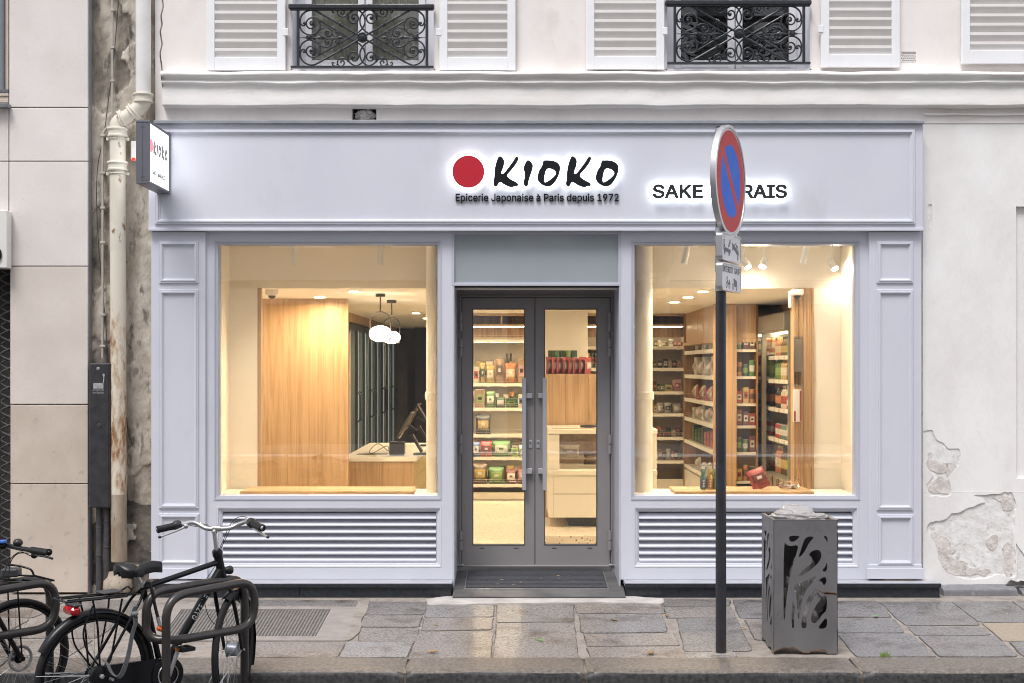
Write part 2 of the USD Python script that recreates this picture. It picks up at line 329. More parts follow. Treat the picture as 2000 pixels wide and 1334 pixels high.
MATS['pipe_rusty'] = usdkit.material(stage, '/World/Looks/pipe_weathered', {
    'tc': ('texture_coordinate', {}), 'mp': ('mapping', {'scale': (1.4, 1.4, 0.5)}), 'n': ('noise_texture', {'scale': 15.0, 'detail': 9.0, 'roughness': 0.66}), 'n2': ('noise_texture', {'scale': 2.6, 'detail': 4.0}),
    'x': ('separate_xyz', {}), 'g': ('map_range', {'from_min': Z(640), 'from_max': Z(470), 'to_min': 0.0, 'to_max': 0.22, 'clamp': True}),
    'a1': ('math', {'math_type': 'multiply', 'value2': 0.6}), 'a2': ('math', {'math_type': 'multiply', 'value2': 0.4}), 's': ('math', {'math_type': 'add'}), 's2': ('math', {'math_type': 'add'}),
    'r': ('rgb_ramp', {'ramp': [(0.34, (0.11, 0.055, 0.03)), (0.43, (0.30, 0.155, 0.075)), (0.50, (0.55, 0.44, 0.32)), (0.56, (0.66, 0.60, 0.50)), (0.8, (0.69, 0.64, 0.55))]}), 'p': ('principled_bsdf', {'roughness': 0.58})},
    [('tc.object', 'mp.vector'), ('mp.vector', 'n.vector'), ('mp.vector', 'n2.vector'), ('tc.object', 'x.vector'), ('x.z', 'g.value'), ('n.fac', 'a1.value1'), ('n2.fac', 'a2.value1'), ('a1.value', 's.value1'), ('a2.value', 's.value2'), ('s.value', 's2.value1'), ('g.result', 's2.value2'), ('s2.value', 'r.fac'), ('r.color', 'p.base_color')], surface='p.BSDF')
glow('led_white', (0.92, 0.98, 1.0), 6.5)
glow('lightbox_white', (0.96, 0.97, 1.0), 1.1)
M('lightbox_red', (0.55, 0.04, 0.06), rough=0.5, emit=(1.0, 0.16, 0.2, 0.85))
M('lightbox_black', (0.05, 0.05, 0.05), rough=0.5, emit=(1, 1, 1, 0.06))
M('lightbox_faint', (0.5, 0.5, 0.5), rough=0.5, emit=(1, 1, 1, 0.9))
pane('clear_glass', (0.965, 0.975, 0.97), ior=1.8)
pane('house_glass', (0.95, 0.96, 0.95), ior=1.5)
M('frosted_glass', (0.31, 0.345, 0.37), (0.33, 0.365, 0.39), 2, 0.08, spec=0.7)
M('sign_alu', (0.50, 0.49, 0.50), (0.62, 0.61, 0.62), 8, 0.33, metallic=0.85, stretch=(1, 1, 0.3))
M('sign_face_white', (0.62, 0.62, 0.67), (0.68, 0.68, 0.72), 5, 0.35)
M('road_red', (0.46, 0.038, 0.042), (0.52, 0.055, 0.055), 6, 0.5, spec=0.25)
M('road_blue', (0.015, 0.115, 0.60), (0.025, 0.14, 0.66), 6, 0.5, spec=0.25)
M('pictogram', (0.10, 0.10, 0.11), rough=0.5)
M('pole_paint', (0.020, 0.021, 0.028), (0.034, 0.033, 0.04), 8, 0.38, spots=((0.028, 0.016, 0.014), 3, 0.5, 0.7), bump=0.0006, bscale=40)
M('galvanised', (0.36, 0.38, 0.42), rough=0.4, metallic=0.6)
M('bin_paint', (0.135, 0.13, 0.135), (0.16, 0.155, 0.16), 5, 0.36, bump=0.0008, bscale=14, spots=((0.07, 0.06, 0.056), 9, 0.64, 0.8))
M('bin_inner', (0.10, 0.10, 0.105), (0.15, 0.145, 0.145), 9, 0.6)
M('rust', (0.10, 0.045, 0.02), (0.2, 0.1, 0.05), 30, 0.9)
MATS['bin_bag'] = usdkit.material(stage, '/World/Looks/bin_bag', {'p': ('principled_bsdf', {'base_color': (0.58, 0.555, 0.55), 'roughness': 0.14}), 't': ('transparent_bsdf', {}), 'tr': ('translucent_bsdf', {'color': (0.6, 0.58, 0.58)}), 'a': ('mix_closure', {'fac': 0.35}), 'm': ('mix_closure', {'fac': 0.22})},
    [('p.BSDF', 'a.closure1'), ('tr.BSDF', 'a.closure2'), ('a.closure', 'm.closure1'), ('t.BSDF', 'm.closure2')], surface='m.closure')
M('rack_paint', (0.022, 0.018, 0.018), (0.036, 0.030, 0.029), 12, 0.36, bump=0.0004, bscale=60, spots=((0.11, 0.08, 0.06), 26, 0.68, 0.78), coat=0.15)
M('bike_black', (0.005, 0.005, 0.007), rough=0.30, spec=0.35)
M('tyre_rubber', (0.010, 0.010, 0.011), (0.018, 0.018, 0.02), 20, 0.6, spec=0.3)
M('grip_rubber', (0.008, 0.008, 0.009), rough=0.5, spec=0.35)
M('bike_silver', (0.55, 0.54, 0.54), rough=0.3, metallic=0.85)
M('spoke_steel', (0.5, 0.5, 0.5), rough=0.3, metallic=0.9)
M('saddle_vinyl', (0.008, 0.008, 0.010), (0.014, 0.014, 0.016), 14, 0.34, spec=0.4)
M('red_reflector', (0.40, 0.006, 0.014), rough=0.15, coat=0.6)
M('amber_reflector', (0.55, 0.16, 0.02), rough=0.25)
M('orange_plastic', (0.62, 0.10, 0.012), rough=0.4)
M('blue_plastic', (0.03, 0.13, 0.45), rough=0.4)
M('strap_grey', (0.10, 0.105, 0.115), (0.15, 0.155, 0.16), 90, 0.8)
M('cream_sticker', (0.66, 0.56, 0.44), (0.72, 0.62, 0.5), 20, 0.6)
M('bike_letters', (0.45, 0.45, 0.46), rough=0.4)
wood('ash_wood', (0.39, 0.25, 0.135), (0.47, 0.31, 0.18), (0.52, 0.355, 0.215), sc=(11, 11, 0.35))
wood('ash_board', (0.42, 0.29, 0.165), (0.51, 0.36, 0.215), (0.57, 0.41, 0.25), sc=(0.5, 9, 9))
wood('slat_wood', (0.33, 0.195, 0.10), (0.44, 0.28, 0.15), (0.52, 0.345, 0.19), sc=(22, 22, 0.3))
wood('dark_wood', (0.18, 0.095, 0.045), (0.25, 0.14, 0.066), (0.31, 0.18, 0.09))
M('cream_wall', (0.84, 0.81, 0.755), (0.87, 0.84, 0.785), 1.5, 0.8)
M('ceiling_white', (0.80, 0.755, 0.68), rough=0.85)
M('column_paint', (0.86, 0.835, 0.79), (0.89, 0.865, 0.82), 6, 0.55, bump=0.002, bscale=18)
M('counter_top', (0.82, 0.79, 0.73), rough=0.3)
M('gold_tile', (0.46, 0.36, 0.17), (0.56, 0.45, 0.23), 8, 0.3)
M('dark_wall', (0.07, 0.066, 0.07), (0.09, 0.085, 0.088), 2, 0.85)
M('dark_curtain', (0.02, 0.018, 0.018), rough=0.9)
M('fridge_frame', (0.022, 0.026, 0.03), rough=0.35)
M('fridge_glass', (0.19, 0.225, 0.23), (0.25, 0.29, 0.295), 3, 0.12, stretch=(1, 5, 0.1))
glow('fridge_led', (0.72, 0.86, 0.84), 0.32)
M('fridge_seal', (0.34, 0.40, 0.39), rough=0.4)
M('shelf_white', (0.62, 0.585, 0.53), rough=0.45)
M('shelf_back', (0.36, 0.32, 0.27), rough=0.7)
M('price_strip', (0.74, 0.71, 0.66), rough=0.35)
M('price_ticket', (0.80, 0.79, 0.77), (0.6, 0.58, 0.55), 120, 0.5)
M('wire', (0.55, 0.5, 0.43), rough=0.3, metallic=0.8)
M('freezer_white', (0.80, 0.77, 0.69), rough=0.32)
M('freezer_dark', (0.06, 0.055, 0.05), rough=0.5)
M('black_plastic', (0.014, 0.014, 0.015), rough=0.38)
M('bronze_plastic', (0.09, 0.075, 0.06), rough=0.35)
M('camera_white', (0.72, 0.70, 0.67), rough=0.4)
M('dome_dark', (0.02, 0.02, 0.024), rough=0.1)
M('spot_white', (0.74, 0.77, 0.80), rough=0.4)
M('lamp_black', (0.02, 0.018, 0.017), rough=0.45)
M('multideck_grey', (0.21, 0.205, 0.19), (0.24, 0.23, 0.215), 3, 0.4)
M('paper_white', (0.74, 0.72, 0.69), rough=0.7)
MATS['terrazzo'] = usdkit.material(stage, '/World/Looks/terrazzo', {
    'tc': ('texture_coordinate', {}), 'v': ('voronoi_texture', {'scale': 38.0, 'feature': 'f1'}), 'v2': ('voronoi_texture', {'scale': 90.0, 'feature': 'f1'}),
    'sp': ('separate_color', {}), 'lt': ('math', {'math_type': 'greater_than', 'value2': 0.70}), 'ds': ('math', {'math_type': 'less_than', 'value2': 0.36}), 'an': ('math', {'math_type': 'multiply'}),
    'rr': ('rgb_ramp', {'ramp': [(0.0, (0.05, 0.045, 0.05)), (0.3, (0.30, 0.13, 0.06)), (0.6, (0.45, 0.28, 0.14)), (0.8, (0.16, 0.15, 0.15)), (1.0, (0.66, 0.60, 0.5))]}),
    'm': ('mix', {'color1': (0.70, 0.64, 0.54)}), 'p': ('principled_bsdf', {'roughness': 0.3})},
    [('tc.object', 'v.vector'), ('v.color', 'sp.color'), ('sp.r', 'lt.value1'), ('v.distance', 'ds.value1'), ('lt.value', 'an.value1'), ('ds.value', 'an.value2'), ('sp.g', 'rr.fac'), ('an.value', 'm.fac'), ('rr.color', 'm.color2'), ('m.color', 'p.base_color')], surface='p.BSDF')
glow('downlight_glow', (1.0, 0.75, 0.45), 600.0 * LAMP)
glow('globe_glow', (1.0, 0.82, 0.58), 7.0 * LAMP)
glow('spot_glow', (1.0, 0.84, 0.64), 1500.0 * LAMP)
glow('head_glow', (1.0, 0.84, 0.64), 260.0 * LAMP)
glow('strip_glow', (1.0, 0.78, 0.48), 12.0 * LAMP)
glow('red_led', (1.0, 0.03, 0.02), 1.6)
for n, c in dict(red=(0.48, 0.03, 0.035), green=(0.09, 0.27, 0.06), dark_green=(0.03, 0.10, 0.035), yellow=(0.62, 0.42, 0.06), orange=(0.58, 0.20, 0.04), kraft=(0.42, 0.26, 0.13), white=(0.72, 0.70, 0.65), black=(0.02, 0.02, 0.022), blue=(0.04, 0.12, 0.40),
                 maroon=(0.20, 0.03, 0.04), grey=(0.36, 0.35, 0.34), pink=(0.60, 0.30, 0.36), lime=(0.26, 0.46, 0.06), cream=(0.66, 0.58, 0.42), brown=(0.13, 0.07, 0.04), teal=(0.06, 0.28, 0.26), silver=(0.55, 0.55, 0.55)).items():
    g_ = sum(c) / 3; c = tuple(0.74 * q + 0.26 * g_ for q in c)
    M('pack_' + n, tuple(0.62 * q + 0.012 for q in c), tuple(min(1, 0.9 * q + 0.02) for q in c), 22, 0.34)
pane('bottle_clear', (0.75, 0.85, 0.8), ior=1.3)
pane('plastic_clear', (0.95, 0.95, 0.95), ior=1.4)
# ------------------------------------------------------------------ ground: road, kerb, pavement
def gz(y): return G0 + SLOPE * y
KY0, KY1, ROADZ = -2.16, -2.50, -0.16
road = part('road', bx(-40, 40, -15.2, KY1 + 0.02, ROADZ - 0.3, ROADZ), 'asphalt'); data(road, label='dark asphalt roadway running along the kerb', category='road', kind='structure')
far_pave = part('far_pavement', bx(-40, 40, -17.0, -15.2, ROADZ - 0.3, -0.05), 'granite_slab_b'); data(far_pave, label='pavement on the opposite side of the street', category='pavement', kind='structure')
pave = thing('pavement', 'granite slab pavement with cement joints in front of the shop', 'pavement', kind='structure')
def sheet(x0, x1, y0, y1, dz, t=0.2):
    m = bx(x0, x1, y0, y1, 0, 1); v = m.vertices.copy(); v[:, 2] = np.where(v[:, 2] > 0.5, gz(v[:, 1]) + dz, gz(v[:, 1]) - t); return TM(v, m.faces)
part('mortar_bed', sheet(-40, 40, KY0 + 0.004, 0.3, -0.007), 'mortar', pave)
def zoomA(p): return [(480 + x / 2.6316, 1100 + y / 2.6316) for x, y in p]          # readings of three enlargements of the photograph
def zoomB(p): return [(1100 + x / 4.762, 1150 + y / 4.762) for x, y in p]
def zoomC(p): return [(1600 + x / 5.0, 1120 + y / 5.0) for x, y in p]
slabs = []
for q, m in [([(640,196),(926,200),(906,260),(622,262)], 'c'), ([(618,269),(902,268),(884,324),(597,325)], 'b'), ([(597,332),(882,331),(868,400),(584,400)], 'b'), ([(527,404),(858,406),(818,480),(490,480)], 'd'),
             ([(225,188),(573,191),(572,218),(207,218)], 'c'), ([(40,187),(215,188),(195,218),(0,218)], 'c'), ([(-150,187),(30,187),(-10,218),(-190,218)], 'a'), ([(45,406),(508,406),(458,479),(-20,479)], 'b'),
             ([(937,213),(1268,207),(1264,272),(928,275)], 'a'), ([(925,281),(1262,280),(1258,338),(912,344)], 'b'), ([(896,354),(1262,352),(1248,490),(840,492)], 'b'),
             ([(1301,208),(1676,205),(1677,296),(1298,301)], 'a'), ([(1300,309),(1680,304),(1702,494),(1277,494)], 'a')]: slabs.append((zoomA(q), m))
for q, m in [([(120,140),(890,140),(935,225),(135,222)], 'b'), ([(165,236),(905,240),(955,400),(185,402)], 'a'), ([(205,420),(1010,412),(1070,520),(240,525)], 'b'), ([(240,540),(1090,532),(1140,645),(280,655)], 'b'),
             ([(940,96),(1545,98),(1520,155),(945,157)], 'c'), ([(955,166),(1535,162),(1600,262),(980,264)], 'b'), ([(1075,275),(1590,272),(1740,572),(1145,574)], 'c'), ([(1150,588),(1590,588),(1600,636),(1165,640)], 'd'),
             ([(1590,98),(2120,98),(2230,268),(1660,268)], 'e'), ([(1700,285),(2250,285),(2360,470),(1800,470)], 'b')]: slabs.append((zoomB(q), m))
for q, m in [([(-60,268),(560,268),(690,420),(60,420)], 'e'), ([(80,436),(712,440),(820,570),(190,570)], 'e'), ([(190,585),(880,588),(1120,806),(372,806)], 'e'),
             ([(600,275),(1270,275),(1560,498),(850,500)], 'e'), ([(880,520),(1580,520),(1660,592),(960,598)], 'e'), ([(985,612),(1710,608),(1930,806),(1190,808)], 'e'),
             ([(1310,275),(1850,268),(2160,470),(1570,468)], 'e'), ([(1610,484),(2300,480),(2450,650),(1810,652)], 't'), ([(1870,668),(2400,668),(2700,806),(2010,806)], 'e'),
             ([(1900,268),(2700,268),(3100,470),(2200,470)], 'a'), ([(2480,480),(3500,480),(4000,806),(2740,806)], 'e')]: slabs.append((zoomC(q), m))
for px, m in ((-330, 'c'), (-180, 'a'), (-20, 'b'), (150, 'c')):                     # the slabs behind the bicycles
    for (a, b), mm in zip(((1172, 1205), (1210, 1245), (1250, 1282)), (m, 'abcd'[(px // 7) % 4], 'b')):
        k = (a - 702) / 470; k2 = (b - 702) / 470
        slabs.append(([(1000 - (1000 - px) * k, a), (1000 - (1000 - px - 145) * k, a), (1000 - (1000 - px - 145) * k2, b), (1000 - (1000 - px) * k2, b)], mm))
GAPS = []
for i, (q, m) in enumerate(slabs):
    P = Polygon([ground(*p) for p in q]).buffer(0.010, join_style=2)
    P = P.buffer(-0.012).buffer(0.012, quad_segs=2) if i % 3 else P
    P = jitter(P, 0.010, 0.05, i); GAPS.append(jitter(P.buffer(0.0055), 0.010, 0.04, i + 200).difference(P.buffer(0.0005)))
    t = flat(P, -0.05, 0); v = t.vertices; top = v[:, 2] > -0.001
    v = np.c_[v[:, :2], np.where(top, gz(v[:, 1]) + 0.0015 * math.sin(i * 2.3) - 0.0015 + (v[:, 0] - v[:, 0].mean()) * 0.004 * math.sin(i * 5.1), gz(v[:, 1]) - 0.05)]
    part('paving_stone', TM(v, t.faces), 'granite_tan' if m == 't' else 'granite_slab_' + m, pave)
gp_ = unary_union(GAPS); t = flat(gp_, 0, 1); v = t.vertices
part('joint_dirt', TM(np.c_[v[:, :2], gz(v[:, 1]) + np.where(v[:, 2] > .5, -.0045, -.02)], t.faces), 'dark_dirt', pave, kind='stuff')
# pale cement skirt before the doorway and the fillets round the old slabs
def on_ground(q, dz0, dz1, amp=0.008, seed=0):
    P = jitter(Polygon([ground(*p) for p in q]), amp, 0.05, seed); t = flat(P, 0, 1); v = t.vertices
    return TM(np.c_[v[:, :2], gz(v[:, 1]) + np.where(v[:, 2] > 0.5, dz1, dz0)], t.faces)
part('cement_strip', on_ground([(830,1171),(880,1165),(1215,1163),(1260,1168),(1300,1170),(1292,1181),(1250,1178),(1120,1178),(970,1180),(835,1183)], -0.02, 0.0065, 0.02, 3), 'cement_strip', pave)
part('cement_fillet', on_ground([(700,1172),(722,1172),(716,1197),(706,1210),(702,1235),(684,1250),(672,1252),(690,1210)], -0.02, 0.004, 0.012, 5), 'mortar', pave)
# drain grate set in a concrete frame
fr = Polygon([ground(*p) for p in zoomA([(-420,222),(582,224),(508,399),(-520,399)])]); ho = Polygon([ground(*p) for p in zoomA([(-330,237),(438,237),(360,377),(-430,377)])])
t = flat(fr.difference(ho), 0, 1); v = t.vertices
part('grate_surround', TM(np.c_[v[:, :2], gz(v[:, 1]) + np.where(v[:, 2] > 0.5, 0.003, -0.05)], t.faces), 'concrete_frame', pave)
gr = thing('floor_grate', 'steel bar grate let into the pavement under the bicycle', 'grate')
hp = np.array(ho.exterior.coords)[:4]; yA, yB = hp[0][1] - 0.004, hp[2][1] + 0.004
part('grate_bed', sheet(hp[:, 0].min() - 0.02, hp[:, 0].max() + 0.02, yB - 0.01, yA + 0.01, -0.0055, 0.1), 'drain_dirt', gr)
for i in range(46):
    a = hp[0] + (hp[1] - hp[0]) * (i + 0.5) / 46; b = hp[3] + (hp[2] - hp[3]) * (i + 0.5) / 46
    d = (b - a) / np.linalg.norm(b - a); n = np.array([-d[1], d[0]]) * 0.0045
    a = a + d * 0.006; b = b - d * 0.006
    P = Polygon([a - n, a + n, b + n, b - n]); t = flat(P, 0, 1); v = t.vertices
    part('grate_bar', TM(np.c_[v[:, :2], gz(v[:, 1]) + np.where(v[:, 2] > 0.5, 0.002, -0.03)], t.faces), 'drain_bars', gr)
kerb = thing('kerb', 'worn granite kerb stones along the road edge', 'kerb', kind='structure')
prof = [(KY0, ROADZ - 0.1), (KY0, gz(KY0) + 0.002), (KY1 + 0.07, gz(KY1) + 0.004), (KY1 + 0.03, gz(KY1) - 0.001), (KY1 + 0.010, gz(KY1) - 0.012), (KY1, gz(KY1) - 0.032), (KY1 - 0.012, ROADZ - 0.1)]
kj = [-9.0, -5.2, X(-260, KY1), X(-20, KY1), X(268, KY1), X(790, KY1), X(1145, KY1), X(1684, KY1), 4.1, 7.5]
for i, (a, b) in enumerate(zip(kj[:-1], kj[1:])):
    n = 40; xs = np.linspace(a + 0.008, b - 0.008, n); V = []
    for k, x in enumerate(xs):
        for j, (y, z) in enumerate(prof):
            w = (meshkit.fbm(np.array([x * 4, j * 3.0, i * 9.0]), 3) - 0.5)
            e = 0.02 * max(0, 1 - min(k, n - 1 - k) / 1.6) if j in (2, 3, 4, 5) else 0
            V.append((x, y + 0.016 * w * (j > 2), z + (0.008 * w if 1 <= j <= 4 else 0) - e))
    m = len(prof); Fc = []
    for k in range(n - 1):
        for j in range(m - 1): Fc += [(k * m + j, k * m + j + 1, k * m + m + j + 1), (k * m + j, k * m + m + j + 1, k * m + m + j)]
    for k in (0, n - 1):
        for j in range(1, m - 1): Fc.append((k * m, k * m + j, k * m + j + 1) if k else (k * m, k * m + j + 1, k * m + j))
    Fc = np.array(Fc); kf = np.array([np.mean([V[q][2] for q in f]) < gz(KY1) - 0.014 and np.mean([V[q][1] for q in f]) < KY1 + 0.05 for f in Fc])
    ks = part('kerb_stone', TM(V, Fc[~kf]), 'kerb_granite', kerb, smooth=50)
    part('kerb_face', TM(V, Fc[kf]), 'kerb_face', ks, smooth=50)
part('kerb_bed', bx(-40, 40, KY1 + 0.06, KY0 + 0.002, ROADZ - 0.2, gz(KY1) - 0.03), 'dark_dirt', kerb)
part('kerb_joint', [bx(x - 0.009, x + 0.009, KY1 + 0.012, KY0, -0.25, gz(KY1) - 0.014) for x in kj[1:-1]], 'drain_dirt', kerb)
# leaf litter, a grass tuft, scraps
M('dry_leaf', (0.22, 0.12, 0.05), (0.42, 0.27, 0.12), 60, 0.7)
M('green_leaf', (0.12, 0.34, 0.05), rough=0.5)
M('grass_blade', (0.13, 0.26, 0.04), (0.26, 0.36, 0.08), 40, 0.6)
def leaf(px, py, s, mat, label, z=None):
    x, y = ground(px, py); a = RND.uniform(0, 6.28); P = chaikin([(-1, 0), (-.4, .45), (.3, .38), (1, .05), (.35, -.4), (-.5, -.35)], 1) * s
    P = P @ np.array([[math.cos(a), -math.sin(a)], [math.sin(a), math.cos(a)]])
    zz = 0.004 + 0.35 * np.abs(meshkit.fbm(np.c_[P * 40, np.full(len(P), a)], 2)) * s
    V = np.vstack([np.c_[P + (x, y), gz(y) + zz], [[x, y, gz(y) + 0.004]]]); n = len(P)
    V2 = V - [0, 0, 0.001]
    Fc = [(k, (k + 1) % n, n) for k in range(n)]; Fc += [((k + 1) % n + n + 1, k + n + 1, n + n + 1) for k in range(n)] + [q for k in range(n) for q in ((k, k + n + 1, (k + 1) % n), ((k + 1) % n, k + n + 1, (k + 1) % n + n + 1))]
    single('fallen_leaf', TM(np.vstack([V, V2]), Fc), mat, label, 'leaf', group='fallen leaves on the pavement')
leaf(1271, 1277, 0.05, 'dry_leaf', 'curled brown dead leaf on the slab next to the kerb, left of the pole')
leaf(1200, 1212, 0.04, 'dry_leaf', 'small brown dead leaf on the grey slab right of the doorway')
leaf(1055, 1252, 0.032, 'green_leaf', 'fresh green leaf on the large grey slab before the door')
leaf(852, 1222, 0.022, 'dry_leaf', 'tiny withered leaf on the narrow slab left of the doorway')
leaf(1302, 1204, 0.03, 'dry_leaf', 'straw coloured dead leaf lying across the slab joint beside the blue scrap')
leaf(1711, 1205, 0.03, 'green_leaf', 'bright green leaf on the slab joint right of the litter bin')
leaf(1454, 1228, 0.03, 'dry_leaf', 'pale dead leaf on the joint left of the litter bin')
leaf(845, 1275, 0.05, 'dry_leaf', 'flat tan dead leaf on the stained slab by the kerb')
V, Fc = [], []
for k in range(70):
    x, y = ground(1728 + RND.uniform(-9, 9), 1283); h, a, r = RND.uniform(0.02, 0.05), RND.uniform(0, 6.28), RND.uniform(0.004, 0.02); i = len(V)
    V += [(x, y, gz(y)), (x + 0.003, y, gz(y)), (x + r * math.cos(a), y + r * math.sin(a) * 0.6, gz(y) + h)]; Fc.append((i, i + 1, i + 2))
tuft = single('grass_tuft', TM(V, Fc), 'grass_blade', 'small tuft of green grass at the back of the kerb', 'grass', kind='stuff')
V, Fc = [], []
for k in range(300):
    px = RND.uniform(300, 1990); py = RND.choice([1283, 1284, RND.uniform(1182, 1280), RND.uniform(1182, 1280)]); x, y = ground(px, py); s = RND.uniform(0.002, 0.006); a = RND.uniform(0, 3); i = len(V)
    for q in range(3): V.append((x + s * math.cos(a + 2.1 * q) * RND.uniform(.6, 1.6), y + s * math.sin(a + 2.1 * q), gz(y) + 0.0045 + 0.001 * q))
    Fc.append((i, i + 1, i + 2))
single('street_litter', TM(V, Fc), 'dry_leaf', 'crumbs of dead leaf and grit scattered on the pavement', 'litter', kind='stuff')

# ------------------------------------------------------------------ the building over the shop
bld = thing('apartment_building', 'cream rendered old building that holds the shop, with railed windows above', 'building')
xl, TOP = X(303), 8.0
wins = [(568, 850), (1300, 1585)]
hole = sbox(X(687), Z(234), X(735), Z(208)); vent = sbox(X(1760), Z(122), X(1789), Z(101))
crack = LineString([(X(a), Z(b)) for a, b in ((318,-60),(316,-5),(319,12),(314,30),(317,48),(312,62),(316,84),(312,102),(315,122),(316,139))])
crack = jitter(crack.buffer(0.006), 0.008, 0.02, 4)
wall = sbox(xl, 3.86, 9.0, TOP)
for a, b in wins: wall = wall.difference(sbox(X(a), Z(137), X(b), Z(137) + 2.25))
wall = wall.difference(hole).difference(vent).difference(crack)
part('wall', ext(wall, 0.0, 0.38), 'upper_plaster', bld)
part('wall', bx(xl, 9.0, 0.39, 0.5, 3.0, TOP), 'room_dark', bld, label='dark core of the wall')
bk = jitter(sbox(X(688), Z(233), X(734), Z(209)), 0.01, 0.02, 2)
v = trimesh.creation.icosphere(4, 1.0); n = meshkit.fbm(v.vertices * 3.2, 4, 5)
part('broken_hole', TM(v.vertices * (0.55 + 0.8 * n[:, None]) * [0.085, 0.05, 0.05] + [X(711), 0.09, Z(222)], v.faces), 'undercoat', bld)
part('broken_hole', bx(X(684), X(738), 0.12, 0.14, Z(238), Z(204)), 'dark_dirt', bld)
# little ventilation grille between the shutters
vg = sbox(X(1760), Z(122), X(1789), Z(101)); pitch = 0.0165
dots = unary_union([Point(X(1762) + pitch * (i + 0.5 * (j % 2)), Z(121) + pitch * 0.86 * j).buffer(0.0055, quad_segs=3) for i in range(8) for j in range(7)])
part('vent_grille', ext(vg.difference(dots), 0.006, 0.012), 'cornice_plaster', bld); part('vent_grille', bx(X(1758), X(1791), 0.05, 0.06, Z(124), Z(99)), 'room_dark', bld)
# the band course: moulded profile run along x, unevenly
def band(prof, x0, x1, amp, seed, step=0.035):
    xs = np.arange(x0, x1, step); m = len(prof); V = []
    for k, x in enumerate(xs):
        for j, (y, z) in enumerate(prof):
            w = meshkit.fbm(np.array([[x * 3.3, j * .35, seed]]), 4, seed)[0] - 0.5; w2 = meshkit.fbm(np.array([[x * 3.3, j * .35 + 40, seed]]), 4, seed)[0] - 0.5
            V.append((x, y + amp * .6 * w * (0 < j < m - 1), z + amp * 1.1 * w2))
    Fc = [q for k in range(len(xs) - 1) for j in range(m - 1) for q in ((k * m + j, k * m + m + j, k * m + m + j + 1), (k * m + j, k * m + m + j + 1, k * m + j + 1))]
    for k in (0, len(xs) - 1):
        for j in range(1, m - 1): Fc.append((k * m, k * m + j, k * m + j + 1) if k == 0 else (k * m, k * m + j + 1, k * m + j))
    return TM(V, np.array(Fc))
def zc(py): return Z(py, -0.09)
part('band_course', band([(0.02, zc(140) + 0.03), (-0.115, zc(141)), (-0.125, zc(145)), (-0.12, zc(149)), (-0.088, zc(152)), (-0.082, zc(156)), (-0.10, zc(160)), (-0.098, zc(163)), (-0.072, zc(166)), (-0.07, zc(172)), (-0.072, zc(190)), (-0.076, zc(203)), (-0.07, zc(206)), (0.02, zc(208))][::-1], X(316, -0.09), 9.0, 0.022, 3), 'cornice_plaster', bld, smooth=45)
part('band_course', band([(0.02, Z(221)), (-0.018, Z(222)), (-0.02, Z(225)), (0.02, Z(226))][::-1], X(1806), 9.0, 0.012, 8), 'cornice_plaster', bld, smooth=45)
# right-hand ground floor wall, its paint coming off
wx = X(1803)
P1 = jitter(Polygon([(X(a), Z(b)) for a, b in [(1803,842),(1822,840),(1832,860),(1855,877),(1873,875),(1878,890),(1875,912),(1855,925),(1852,935),(1860,960),(1850,970),(1815,970),(1807,950),(1822,930),(1810,905),(1812,880)]]), 0.02, 0.022, 11)
P2 = jitter(Polygon([(X(a), Z(b)) for a, b in [(1905,966),(1978,963),(1983,985),(1983,1128),(1950,1124),(1905,1130),(1880,1133),(1850,1120),(1835,1095),(1825,1060),(1812,1040),(1815,1025),(1860,1005),(1900,990),(1925,980)]]), 0.03, 0.026, 12)
P3 = jitter(sbox(X(1813), Z(456), X(1821), Z(398)), 0.008, 0.02, 13)
P4 = jitter(Polygon([(X(a), Z(b)) for a, b in [(1986,1060),(2002,1085),(2004,1135),(1986,1135)]]), 0.02, 0.025, 14)
niche = sbox(X(1985), Z(935), X(2080), Z(403))
up = sbox(wx, Z(961), 9.0, 3.87).difference(niche).difference(P1).difference(P3)
lo = sbox(wx, -0.03, 9.0, Z(961) - 0.002).difference(P1).difference(P2).difference(P4)
part('wall', ext(up, 0.006, 0.0122), 'white_plaster', bld, label='white painted ground floor wall'); part('wall', ext(lo, 0.001, 0.0122), 'white_plaster', bld, label='peeling white painted foot of the wall')
part('wall', ext(sbox(wx, -0.1, 9.0, 3.87).difference(niche), 0.0125, 0.35), 'undercoat', bld, label='grey undercoat bared where paint fell off')
part('wall', bx(X(1980), X(2085), 0.045, 0.06, Z(940), Z(400)), 'white_plaster', bld, label='sunk panel of the white wall')
for k, (poly, pts) in enumerate(((P1, [(1845,915,26,10),(1836,950,22,18),(1812,915,8,30)]), (P2, [(1842,1090,22,40),(1958,972,24,7),(1966,985,10,14),(1826,1068,10,26),(1970,1090,9,36),(1900,1118,40,8),(1868,1108,24,12),(1935,1062,10,10)]))):
    g = unary_union([jitter(affinity.scale(Point(X(a), Z(b)).buffer(1.0), c / 240, d / 240), 0.05, 0.025, 20 + i) for i, (a, b, c, d) in enumerate(pts)]).intersection(poly.buffer(-0.006))
    part('bare_patch', ext(g, 0.0085, 0.0118), 'bare_masonry', bld)
step = thing('stone_step', 'worn grey stone plinth course at the foot of the white wall', 'plinth')
a, b = X(1842, -0.1), 9.0
part('plinth_block', band([(0.0, -0.05), (0.0, Z(1141, 0)), (-0.105, Z(1151, -0.1)), (-0.115, Z(1155, -0.1)), (-0.115, -0.05)], a, X(1985), 0.012, 31), 'grey_granite', step, smooth=40)
part('plinth_block', band([(0.0, -0.05), (0.0, Z(1145, 0)), (-0.105, Z(1157, -0.1)), (-0.115, Z(1162, -0.1)), (-0.115, -0.05)], X(1987), b, 0.012, 33), 'grey_granite', step, smooth=40)
mo = jitter(Polygon([(X(a), Z(b)) for a, b in ((1963,1141),(1972,1132),(1985,1135),(1996,1132),(2002,1142))]), 0.02, 0.02, 5)
